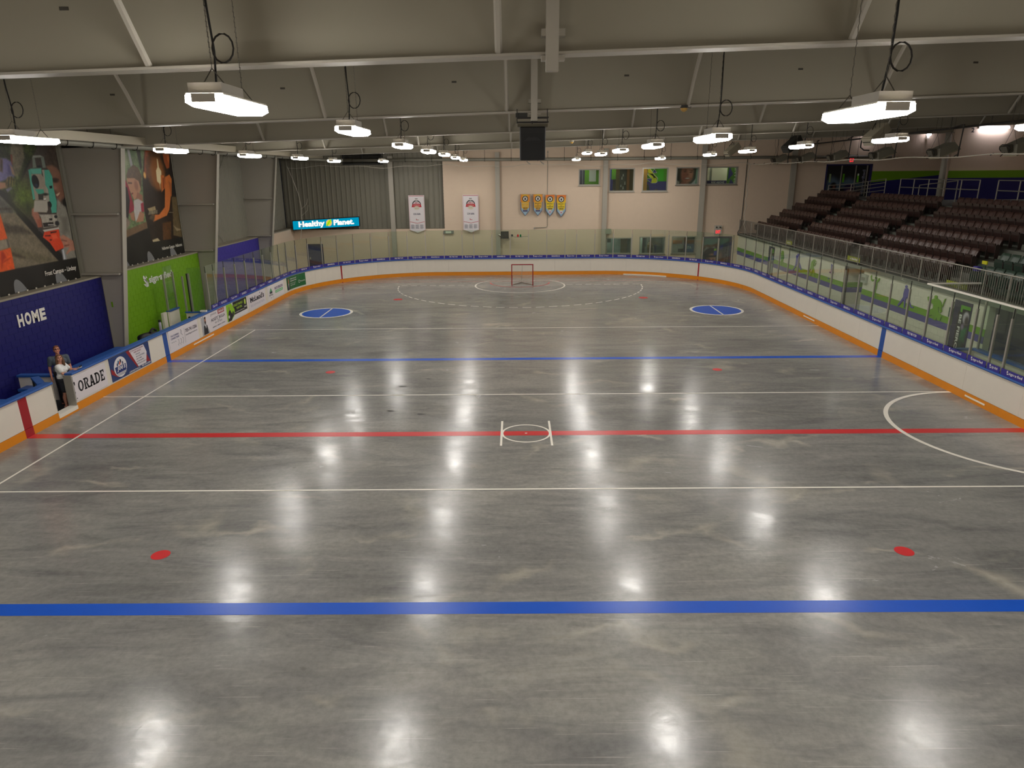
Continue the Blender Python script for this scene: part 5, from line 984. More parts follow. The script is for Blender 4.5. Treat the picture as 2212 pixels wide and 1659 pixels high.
def exit_sign(label, x, z, w_=.5, h=.62):
    e = thing('exit_sign', label, 'exit sign', (x, YF - .1, z)); MB().box(x - w_ / 2, x + w_ / 2, YF - .12, YF - .01, z, z + h).out('case', M['exitcase'], e); text('EXIT', FR_far(0, YF - .12, 0), x - w_ * .33, x + w_ * .33, z + .08, z + .30, M['exit'], e, d=.004, bold=.04)
    for s in (-.12, .12): MB().cyl((x + s, YF - .2, z + h - .12), .05, .08, 10, 'y').out('lamp_head', M['dark'], e)
exit_sign('lit red exit sign above the printed lower door', 13.63, 2.42); exit_sign('lit red exit sign above the upper triple door', 22.15, 7.02, .42, .55)
# lit box sign
bsn = thing('light_box_sign', 'lit teal box sign with white lettering under the ribbed metal', 'sign', (-13.3, 30.9, 3.1))
o0, o1 = Vector((-15.35, 30.55, 2.98)), Vector((-10.9, 31.15, 3.18)); xd = (o1 - o0).normalized(); L = (o1 - o0).length; nd = Vector((xd.y, -xd.x, 0)).normalized(); ud = nd.cross(xd) * -1
ud = Vector((0, 0, 1)); fs_ = (o0, xd, ud)
MB().prism(rect(0, L, 0, .66), fs_, -.22, 0).out('case', M['black'], bsn); MB().prism(rect(.05, L - .05, .05, .61), fs_, 0, .012).out('lit_face', M['signlit'], bsn)
text('Healthy', fs_, .42, 2.16, .08, .56, M['signwhite'], bsn, d=.02, bold=.05); text('Planet.', fs_, 2.74, 4.12, .17, .55, M['signwhite'], bsn, d=.02, bold=.05)
MB().flat(ell(2.44, .36, .2, .22, 24), fs_, .018).out('logo_shape', M['signtan'], bsn); MB().flat([(2.22, .16), (2.30, .40), (2.44, .54), (2.60, .60), (2.62, .44), (2.52, .26), (2.38, .18)], fs_, .022).out('logo_shape', M['signleaf'], bsn, tri=True); MB().flat([(2.24, .15), (2.28, .15), (2.58, .55), (2.56, .56)], fs_, .026).out('logo_shape', M['signdk'], bsn)
# white champion banners
def wbanner(x0, x1, txt, label):
    z1, z0 = 5.2, 2.72; yb_ = YF - .22 if x0 > -5 else YF - .1
    h = thing('champion_banner', label, 'banner', ((x0 + x1) / 2, yb_, z0), 'white champion banners'); f = FR_far(0, yb_, 0); xm = (x0 + x1) / 2; k = .06
    def out_(q, d): return [(x0 + q, z1 - q), (x1 - q, z1 - q), (x1 - q, z0 + .2 + q * .5), (xm, z0 + q), (x0 + q, z0 + .2 + q * .5)][::-1]
    MB().prism(out_(0, 0), f, 0, .01).out('banner_sheet', M['vinyl'], h, tri=True)
    MB().flat([(x0 + .03, z1 - .03), (x0 + .03, z1 - .06), (x1 - .03, z1 - .06), (x1 - .03, z1 - .03)][::-1], f, .013).out('border', ink((190, 70, 80)), h)
    for xx in (x0 + .03, x1 - .045): MB().flat(rect(xx, xx + .015, z0 + .25, z1 - .05), f, .013).out('border', ink((206, 130, 136)), h)
    for s in (-1, 1): MB().flat([(xm, z0 + .62), (xm + s * (xm - x0 - .04), z0 + .72), (xm + s * (xm - x0 - .04), z0 + .75), (xm, z0 + .65)][::s], f, .013).out('border', ink((190, 70, 80)), h)
    zc_ = z1 - .62
    MB().add([(xm + r * math.cos(t), yb_ - .014, zc_ + r * math.sin(t)) for t in [math.pi * j / 16 for j in range(17)] for r in (.24, .30)], [(2 * j, 2 * j + 1, 2 * j + 3, 2 * j + 2) for j in range(16)]).out('wreath', ink((36, 36, 40)), h)
    MB().flat(rect(xm - .07, xm + .07, zc_ + .27, zc_ + .38), f, .015).out('print', ink((210, 206, 200)), h); MB().flat(rect(xm - .09, xm + .09, zc_ + .37, zc_ + .41), f, .015).out('print', ink((60, 58, 60)), h)
    MB().flat([(xm - .34, zc_ - .16), (xm + .34, zc_ - .16), (xm + .28, zc_ + .04), (xm - .28, zc_ + .04)], f, .016).out('ribbon', ink((190, 28, 40)), h); MB().flat(ell(xm, zc_ - .22, .2, .12, 20), f, .018).out('print', ink((216, 210, 190)), h)
    text('Ontario', f, xm - .14, xm + .14, zc_ + .17, zc_ + .22, ink((50, 50, 54)), h, d=.018, bold=.03); text('OMHA', f, xm - .2, xm + .2, zc_ + .06, zc_ + .15, ink((180, 40, 54)), h, d=.018, bold=.03); text('CHAMPIONS', f, xm - .22, xm + .22, zc_ - .1, zc_ - .02, ink((226, 200, 190)), h, d=.02); text('omha', f, xm - .12, xm + .12, zc_ - .25, zc_ - .19, ink((150, 120, 60)), h, d=.022)
    for xx in (x0 + .1, x1 - .1): MB().box(xx - .01, xx + .01, yb_, YF + (.0 if x0 > -5 else .36), z1 - .04, z1 - .02).out('wall_bracket', M['rail'], h)
    text(txt, f, xm - .24, xm + .24, z1 - 1.30, z1 - 1.16, ink((52, 56, 84)), h, d=.014, bold=.03); MB().flat([(xm - .08, z1 - 1.64), (xm + .1, z1 - 1.64), (xm + .1, z1 - 1.61), (xm - .02, z1 - 1.61), (xm - .06, z1 - 1.52)], f, .014).out('print', ink((180, 60, 66)), h)
    for c in range(3):
        for r in range(8): MB().flat(rect(xm - .44 + .31 * c, xm - .44 + .31 * c + (.24 if (r * 7 + c) % 3 else .18), z0 + .52 - .035 * r, z0 + .54 - .035 * r), f, .014).out('name_line', ink((130, 128, 140)), h)
wbanner(-7.5, -6.42, 'U16 AAA', 'white champion banner hanging over the ribbed metal wall'); wbanner(-3.82, -2.74, 'U14 AAA', 'white champion banner hanging on the beige block wall')
# yellow pennants
def pennant(xm, top, bot, yr, label, red, pale):
    h = thing('champion_pennant', label, 'banner', (xm, YF - .2, bot), 'yellow champion pennants'); f = FR_far(0, YF - .2, 0); w_ = .31
    def P(q): return [(xm - w_ + q, top), (xm - w_ * .96 + q, bot + .38 + q * .3), (xm, bot + q * 1.35), (xm + w_ * .96 - q, bot + .38 + q * .3), (xm + w_ - q, top)]
    MB().prism(P(0), f, 0, .008).out('banner_sheet', ink((34, 50, 110)), h, tri=True); MB().flat(P(.03), f, .010).out('print', ink((150, 180, 196)), h, tri=True)
    MB().flat([(xm - w_ + .03, top), (xm - w_ + .06, bot + .56), (xm, bot + .34), (xm + w_ - .06, bot + .56), (xm + w_ - .03, top)], f, .012).out('print', ink((226, 196, 30) if red else (222, 170, 50)), h, tri=True)
    paint('fade_print', f, xm - w_ + .005, xm + w_ - .005, top - .5, top - .005, 20, 24, (226, 196, 30), [('p', [(xm - 1, top - .2), (xm + 1, top - .2), (xm + 1, top + .5), (xm - 1, top + .5)], (220, 84, 40), .45)] if red else [('e', (xm - w_, top - .3, .16, .6), (220, 120, 50), .25), ('e', (xm + w_, top - .3, .16, .6), (220, 120, 50), .25)], h, d=.0125, thick=.001)
    for r, c in ((.2, (84, 84, 84)), (.185, (40, 44, 48)), (.14, (222, 220, 206))): MB().flat(ell(xm, top - .28, r, r, 24), f, .016 + (.2 - r) * .05).out('crest', ink(c), h)
    MB().flat([(xm - .07, top - .36), (xm - .04, top - .24), (xm - .12, top - .18), (xm, top - .22), (xm + .12, top - .18), (xm + .04, top - .24), (xm + .07, top - .36)], f, .021).out('crest', ink((46, 36, 60)), h, tri=True)
    tk = ink((200, 186, 130)) if pale else ink((44, 44, 40))
    text('SENIOR C', f, xm - .21, xm + .21, top - .62, top - .55, tk, h, d=.015, bold=.03); text('OLA', f, xm - .06, xm + .06, top - .71, top - .66, tk, h, d=.015, bold=.03); text('CHAMPIONS', f, xm - .21, xm + .21, top - .80, top - .74, tk, h, d=.015, bold=.03)
    text(yr, f, xm - .15, xm + .15, top - .95, top - .85, ink((30, 44, 50)), h, d=.015, bold=.04)
    if red: MB().flat(ell(xm, bot + .32, .11, .12, 16), f, .018).out('crest', ink((206, 196, 206)), h); MB().flat(ell(xm, bot + .29, .04, .04, 10), f, .020).out('crest', ink((150, 60, 70)), h)
    else: MB().flat(rect(xm - .16, xm + .16, bot + .28, bot + .42), f, .018).out('crest', ink((92, 92, 120)), h)
    MB().tube([(xm - w_ - .06, YF - .2, top), (xm + w_ + .06, YF - .2, top)], .012, 6).out('hanging_rod', M['rail'], h)
    for s in (-1, 1): MB().box(xm + s * (w_ + .05) - .01, xm + s * (w_ + .05) + .01, YF - .2, YF, top - .01, top + .01).out('wall_bracket', M['rail'], h)
pennant(.42, 5.2, 3.78, '2015', 'orange pennant with faded pale lettering, first of four on the far wall', False, True); pennant(1.28, 5.2, 3.78, '2016', 'orange pennant with dark lettering, second of four on the far wall', False, False)
pennant(2.1, 5.16, 3.74, '2024', 'red-topped yellow pennant over the grey conduit, third of four', True, False); pennant(2.86, 5.14, 3.7, '2025', 'red-topped yellow pennant nearest the windows, last of four', True, False)
cdt = thing('wall_conduit', 'grey conduit drop with small device on the far wall behind the pennants', 'conduit', (1.9, YF - .05, 3)); MB().tube([(1.93, YF - .04, zb(2)), (1.93, YF - .04, 3.1), (1.9, YF - .04, 3.04), (1.82, YF - .04, 3.0), (1.1, YF - .04, 2.98)], .018, 6).out('conduit', M['pipe'], cdt); MB().cyl((1.05, YF - .1, 2.95), .06, .1, 12, 'y').out('device', M['alu'], cdt); MB().cyl((1.93, YF - .06, zb(2) - .1), .05, .05, 10, 'y').out('junction_box', M['pipe'], cdt)
cdt = thing('wall_conduit', 'long grey conduit in the corner right of the far wall windows', 'conduit', (15.0, YF - .05, 3)); MB().tube([(15.25, YF - .04, 7.5), (15.2, YF - .04, 3), (15.0, YF - .04, 2.55), (14.98, 31.0, 2.42), (14.98, 20, 2.42)], .022, 6).out('conduit', M['dpipe'], cdt)
el = thing('emergency_light', 'small grey emergency light box between the two white banners', 'light', (-4.8, YF - .1, 2.66)); MB().box(-5.2, -4.5, YF - .14, YF - .01, 2.64, 2.84).out('case', ink((120, 122, 116)), el); MB().box(-5.05, -4.66, YF - .15, YF - .14, 2.67, 2.81).out('diffuser', ink((206, 214, 196)), el)
tb = thing('timer_box', 'black square goal timer box on the pale post above the end glass', 'timer', (-.95, 30.9, 2.4)); MB().box(-1.25, -.72, 30.86, 31.0, 2.30, 2.78).out('case', M['black'], tb); MB().box(-1.2, -.77, 30.85, 30.86, 2.35, 2.73).out('screen', ink((40, 38, 36), .3), tb); MB().tube([(-1.25, 30.95, 2.5), (-1.4, 31.0, 2.56)], .06, 8).out('bracket', M['alu'], tb); MB().tube([(-1.25, 30.95, 2.35), (-1.0, 30.6, 2.24), (-.75, 30.2, 2.26), (-.45, 29.8, 2.55)], .012, 5).out('wire', M['alu'], tb)
gl = thing('goal_lamps', 'red and green goal lamps on an arm above the end glass', 'lamp', (0, 29.7, 2.5)); MB().tube([(-.5, 29.68, 2.60), (-.3, 29.68, 2.5), (.55, 29.68, 2.54), (.61, 29.68, 2.48)], .016, 6).out('arm', M['pipe'], gl); MB().box(-.16, .18, 29.64, 29.72, 2.48, 2.52).out('tray', M['pipe'], gl)
for x, k in ((-.09, 'redlamp'), (.08, 'greenlamp')): MB().tube([(x, 29.68, 2.52), (x, 29.68, 2.64), (x, 29.68, 2.68)], [.055, .055, .02], 12).out('lamp_globe', M[k], gl)
MB().box(-.54, -.42, 29.64, 29.72, 2.55, 2.68).out('junction_box', M['dark'], gl)
gb = thing('grey_box', 'grey electrical box mounted on the third wall post', 'box', (6.1, YF - .2, 2.5)); MB().box(5.9, 6.28, YF - .3, YF - .1, 2.55, 2.88).out('case', ink((150, 156, 134)), gb); MB().box(5.93, 6.25, YF - .31, YF - .3, 2.58, 2.85).out('cover', ink((140, 146, 126)), gb)
# ================================================================== LEFT SIDE: POSTERS, WALL LETTERING, BENCH, PEOPLE
FP = FR_left(-15.86, 0, 0); rip = lambda P: .02 * np.sin(P[:, 0] * 3.1 + P[:, 1]) * np.exp(-np.maximum(P[:, 1] - 3.1, 0) * 1.2)
p1 = thing('wall_banner', 'huge photo banner of a teal survey instrument hung above the navy wall', 'banner', (-15.86, 4.2, 3.1))
paint('banner_print', FP, .8, 7.6, 3.12, 8.35, 470, 360, (20, 19, 16), [
 ('p', [(3.80, 8.16), (6.90, 8.37), (6.64, 7.54), (5.03, 6.07), (4.58, 6.22), (3.33, 6.66)], (40, 50, 22), 0.05, 0.6),
 ('p', [(5.61, 8.14), (6.20, 8.18), (6.02, 7.61), (5.97, 7.17), (5.42, 6.50), (5.37, 6.65), (5.32, 7.10), (5.44, 7.62)], (104, 96, 76), 0.06, 0.25),
 ('e', (6.31, 7.42, 0.22, 0.31), (52, 60, 26), 0.2, 0.8),
 ('p', [(5.35, 7.25), (5.42, 7.25), (5.35, 6.95), (5.30, 6.95)], (120, 50, 30), 0.03),
 ('p', [(4.45, 7.13), (5.13, 7.14), (5.31, 7.04), (5.33, 6.86), (5.37, 6.65), (5.23, 6.50), (4.93, 6.51), (4.65, 6.45), (4.24, 6.46)], (106, 98, 146), 0.05, 0.15),
 ('p', [(5.13, 6.95), (5.23, 6.92), (5.21, 6.65), (5.06, 6.65)], (72, 66, 116), 0.08),
 ('p', [(4.87, 7.13), (4.96, 7.09), (4.84, 6.73), (4.75, 6.76)], (66, 46, 28), 0.05, 0.5),
 ('p', [(5.22, 6.96), (5.33, 6.86), (5.38, 6.61), (5.25, 6.68)], (150, 116, 96), 0.04),
 ('p', [(4.24, 6.46), (4.88, 6.43), (4.87, 6.27), (4.58, 6.23), (4.17, 6.24)], (160, 112, 82), 0.04),
 ('p', [(4.89, 6.46), (5.01, 6.58), (5.18, 6.61), (5.33, 6.52), (5.28, 6.35), (5.02, 6.25), (4.86, 6.29)], (104, 82, 50), 0.03, 0.5),
 ('p', [(5.05, 6.57), (5.10, 6.57), (4.96, 6.28), (4.93, 6.30)], (24, 22, 18), 0.03),
 ('p', [(5.17, 6.59), (5.21, 6.59), (5.11, 6.31), (5.04, 6.28)], (24, 22, 18), 0.03),
 ('p', [(5.25, 6.53), (5.29, 6.52), (5.24, 6.35), (5.19, 6.34)], (24, 22, 18), 0.03),
 ('p', [(4.82, 6.23), (5.08, 6.30), (5.13, 6.24), (4.88, 6.14)], (112, 102, 150), 0.03),
 ('p', [(3.79, 5.88), (4.46, 5.85), (4.45, 5.82), (4.79, 5.77), (4.97, 5.58), (5.86, 4.63), (6.62, 3.84), (4.47, 3.85), (3.92, 3.83), (3.16, 3.89)], (116, 106, 86), 0.03, 0.18),
 ('p', [(3.91, 6.08), (4.53, 6.06), (4.95, 5.67), (5.08, 5.51), (3.76, 5.58)], (84, 82, 74), 0.04, 0.25),
 ('p', [(3.75, 5.75), (4.89, 5.67), (4.94, 5.61), (3.72, 5.67)], (66, 60, 48), 0.03, 0.3),
 ('p', [(4.33, 5.28), (4.72, 5.16), (5.21, 5.10), (5.62, 4.82), (4.37, 4.96)], (70, 62, 50), 0.08, 0.3),
 ('p', [(4.27, 4.50), (4.75, 4.45), (6.49, 3.90), (5.63, 3.90), (4.46, 4.31)], (100, 92, 70), 0.1, 0.2),
 ('p', [(4.48, 4.38), (5.04, 4.14), (4.95, 4.12), (4.44, 4.26)], (70, 60, 42), 0.06, 0.3),
 ('p', [(3.70, 5.61), (4.36, 5.52), (4.41, 5.08), (4.44, 4.77), (4.11, 4.75), (3.43, 4.75)], (222, 88, 26), 0.03, 0.08),
 ('p', [(3.43, 4.75), (4.11, 4.75), (4.46, 4.77), (4.47, 4.52), (4.10, 4.47), (3.35, 4.49)], (140, 130, 112), 0.03, 0.1),
 ('p', [(4.38, 4.76), (4.46, 4.77), (4.47, 4.52), (4.39, 4.51)], (90, 84, 76), 0.03),
 ('p', [(3.35, 4.49), (4.07, 4.46), (4.49, 4.50), (4.48, 3.85), (3.92, 3.83), (3.15, 3.88)], (222, 84, 26), 0.03, 0.1),
 ('p', [(4.04, 4.41), (4.15, 4.42), (4.21, 4.24), (4.09, 4.17), (3.93, 3.94)], (170, 44, 12), 0.05),
 ('p', [(4.11, 4.15), (4.42, 4.21), (4.28, 4.15), (4.05, 4.09)], (176, 52, 16), 0.04),
 ('p', [(6.97, 8.38), (7.98, 8.45), (8.74, 8.50), (7.75, 5.37), (7.08, 3.28), (6.68, 3.34), (6.88, 4.00), (5.00, 5.85), (6.69, 7.54)], (66, 58, 52), 0.03, 0.15),
 ('e', (5.56, 6.03, 0.50, 0.46), (88, 108, 34), 0.45, 0.3),
 ('e', (5.65, 5.64, 0.14, 0.17), (50, 60, 34), 0.2),
 ('p', [(6.90, 6.94), (7.00, 7.26), (7.14, 7.45), (7.39, 7.60), (7.70, 7.58), (7.70, 6.98), (7.68, 6.58), (7.48, 6.88), (7.22, 6.97)], (66, 54, 46), 0.05, 0.35),
 ('p', [(6.93, 6.92), (7.25, 6.97), (7.48, 6.88), (7.65, 6.68), (7.67, 6.00), (7.29, 5.76), (7.15, 5.92), (7.07, 6.24), (7.12, 6.65)], (132, 94, 74), 0.06, 0.08),
 ('p', [(7.07, 6.24), (7.21, 6.19), (7.21, 5.95), (7.11, 5.95)], (104, 70, 56), 0.08),
 ('e', (7.55, 6.15, 0.17, 0.30), (120, 80, 62), 0.2),
 ('e', (7.27, 6.47, 0.16, 0.07), (44, 30, 26), 0.05),
 ('p', [(7.16, 6.53), (7.47, 6.51), (7.46, 6.49), (7.14, 6.49)], (60, 44, 36), 0.03),
 ('e', (7.17, 6.23, 0.11, 0.07), (156, 112, 96), 0.05),
 ('p', [(7.15, 6.00), (7.39, 6.08), (7.35, 6.01), (7.21, 5.95)], (196, 170, 140), 0.02),
 ('p', [(7.13, 5.97), (7.23, 5.93), (7.38, 6.02), (7.32, 5.94), (7.19, 5.88)], (120, 66, 62), 0.02),
 ('p', [(7.44, 5.80), (7.67, 5.93), (7.56, 5.31), (7.43, 5.52)], (22, 18, 16), 0.03),
 ('p', [(7.18, 5.89), (7.36, 5.70), (7.56, 5.58), (7.61, 5.03), (7.58, 4.55), (7.59, 3.83), (7.04, 3.84), (6.95, 4.42), (6.92, 4.89), (6.97, 5.35)], (136, 132, 120), 0.05, 0.12),
 ('p', [(7.21, 5.24), (7.53, 5.26), (7.46, 4.75), (7.12, 4.67)], (108, 104, 94), 0.15),
 ('p', [(5.81, 5.59), (5.96, 5.65), (6.11, 5.41), (6.11, 5.04), (5.94, 4.98), (5.84, 5.25), (5.75, 5.42)], (160, 104, 84), 0.04, 0.1),
 ('p', [(5.94, 5.23), (6.18, 5.30), (6.13, 4.97), (5.94, 4.98)], (150, 84, 62), 0.05),
 ('p', [(5.92, 5.00), (6.12, 5.00), (6.11, 4.89), (5.91, 4.88)], (60, 56, 54), 0.03),
 ('p', [(6.33, 7.18), (6.45, 7.17), (6.44, 6.88), (6.26, 6.86)], (112, 122, 110), 0.02),
 ('p', [(6.75, 7.19), (6.91, 7.21), (6.91, 6.87), (6.75, 6.87)], (112, 122, 112), 0.02),
 ('p', [(6.38, 7.25), (6.75, 7.27), (6.91, 7.21), (6.33, 7.17)], (140, 144, 134), 0.02),
 ('e', (6.59, 6.91, 0.10, 0.03), (30, 34, 40), 0.02),
 ('p', [(6.02, 6.81), (6.17, 6.83), (6.14, 6.50), (6.08, 5.89), (5.96, 5.88)], (76, 160, 138), 0.02),
 ('p', [(6.13, 6.84), (6.67, 6.86), (6.64, 6.67), (6.17, 6.67)], (92, 170, 150), 0.03),
 ('p', [(6.12, 6.67), (6.62, 6.68), (6.76, 6.49), (6.60, 5.84), (6.06, 5.86)], (150, 138, 122), 0.02, 0.05),
 ('p', [(6.68, 6.81), (6.81, 6.81), (6.81, 6.17), (6.76, 5.78), (6.58, 5.79), (6.71, 6.33)], (156, 150, 136), 0.02),
 ('p', [(6.14, 6.21), (6.56, 6.19), (6.59, 6.04), (6.26, 6.05)], (70, 160, 136), 0.02),
 ('e', (6.25, 6.44, 0.17, 0.21), (20, 20, 24), 0.02),
 ('e', (6.26, 6.32, 0.07, 0.05), (36, 52, 76), 0.05),
 ('p', [(6.81, 6.81), (7.04, 6.81), (7.15, 6.60), (7.10, 6.24), (7.13, 5.78), (7.00, 5.42), (6.75, 5.42), (6.77, 5.85), (6.81, 6.17), (6.71, 6.33)], (74, 160, 138), 0.02, 0.04),
 ('p', [(6.90, 6.29), (7.05, 6.30), (7.03, 6.22), (6.90, 6.21)], (24, 24, 26), 0.015),
 ('e', (6.61, 6.03, 0.15, 0.04), (40, 40, 38), 0.03),
 ('p', [(6.26, 6.05), (6.51, 6.04), (6.46, 5.86), (6.23, 5.87)], (58, 56, 52), 0.02),
 ('p', [(6.48, 5.90), (6.61, 5.91), (6.59, 5.86), (6.48, 5.86)], (206, 206, 200), 0.02),
 ('p', [(6.01, 5.86), (6.65, 5.84), (6.59, 5.53), (6.50, 5.45), (5.87, 5.50)], (168, 162, 148), 0.03),
 ('e', (6.74, 5.70, 0.09, 0.10), (24, 24, 26), 0.02),
 ('p', [(6.11, 5.41), (6.95, 5.37), (6.96, 4.98), (6.19, 4.97), (6.17, 5.29)], (164, 158, 144), 0.03, 0.15),
 ('p', [(6.20, 5.13), (6.73, 5.13), (6.73, 5.00), (6.21, 4.99)], (40, 36, 34), 0.02, 0.5),
 ('p', [(6.56, 5.25), (6.72, 5.25), (6.70, 5.18), (6.56, 5.19)], (40, 36, 34), 0.02),
 ('e', (6.92, 5.29, 0.08, 0.05), (34, 34, 36), 0.02),
 ('e', (6.92, 5.07, 0.11, 0.08), (40, 40, 42), 0.03),
 ('p', [(6.45, 5.07), (6.73, 5.05), (6.72, 5.02), (6.44, 5.04)], (190, 186, 176), 0.02),
 ('p', [(6.13, 4.91), (6.96, 4.94), (6.98, 4.87), (6.20, 4.83)], (184, 180, 170), 0.02),
 ('p', [(6.19, 4.84), (6.94, 4.87), (6.94, 4.61), (7.02, 4.52), (7.02, 4.24), (6.57, 4.16), (6.36, 4.47), (6.07, 4.68)], (214, 66, 32), 0.02, 0.06),
 ('p', [(6.51, 4.71), (6.75, 4.73), (6.82, 4.58), (6.55, 4.56)], (232, 92, 56), 0.04),
 ('p', [(6.18, 4.73), (6.47, 4.72), (6.46, 4.68), (6.19, 4.70)], (70, 22, 14), 0.02),
 ('p', [(6.49, 4.82), (6.81, 4.82), (6.79, 4.78), (6.49, 4.77)], (60, 26, 18), 0.02),
 ('p', [(6.38, 4.58), (6.49, 4.57), (6.48, 4.54), (6.38, 4.54)], (40, 30, 26), 0.02),
 ('p', [(6.90, 4.63), (7.12, 4.67), (7.36, 4.55), (7.61, 4.41), (7.61, 4.10), (7.31, 4.09), (7.12, 4.00), (7.07, 4.04), (7.32, 4.23), (7.05, 4.25), (6.98, 4.43)], (176, 122, 100), 0.03, 0.08),
 ('p', [(6.98, 4.53), (7.27, 4.46), (7.23, 4.43), (6.97, 4.49)], (120, 72, 60), 0.03),
 ('p', [(7.07, 4.33), (7.35, 4.32), (7.32, 4.29), (7.06, 4.27)], (120, 72, 60), 0.03),
 ('p', [(6.87, 4.18), (7.01, 4.22), (7.06, 3.84), (6.87, 3.85)], (140, 142, 144), 0.02),
 ('p', [(6.93, 4.17), (6.98, 4.19), (6.98, 3.85), (6.92, 3.85)], (196, 198, 200), 0.02),
 ('p', [(3.14, 3.83), (3.82, 3.83), (3.92, 3.83), (7.61, 3.83), (7.87, 3.83), (7.30, 2.02), (2.84, 2.88)], (20, 19, 16), 0.015)], p1, thick=.012, wave=rip)
text('Frost Campus – Lindsay', FP, 5.75, 7.42, 3.40, 3.60, ink((226, 222, 210)), p1, d=.05, bold=.015)
p2 = thing('wall_banner', 'tall photo banner of a glowing furnace and young people above the lime wall', 'banner', (-15.86, 12.3, 3.1))
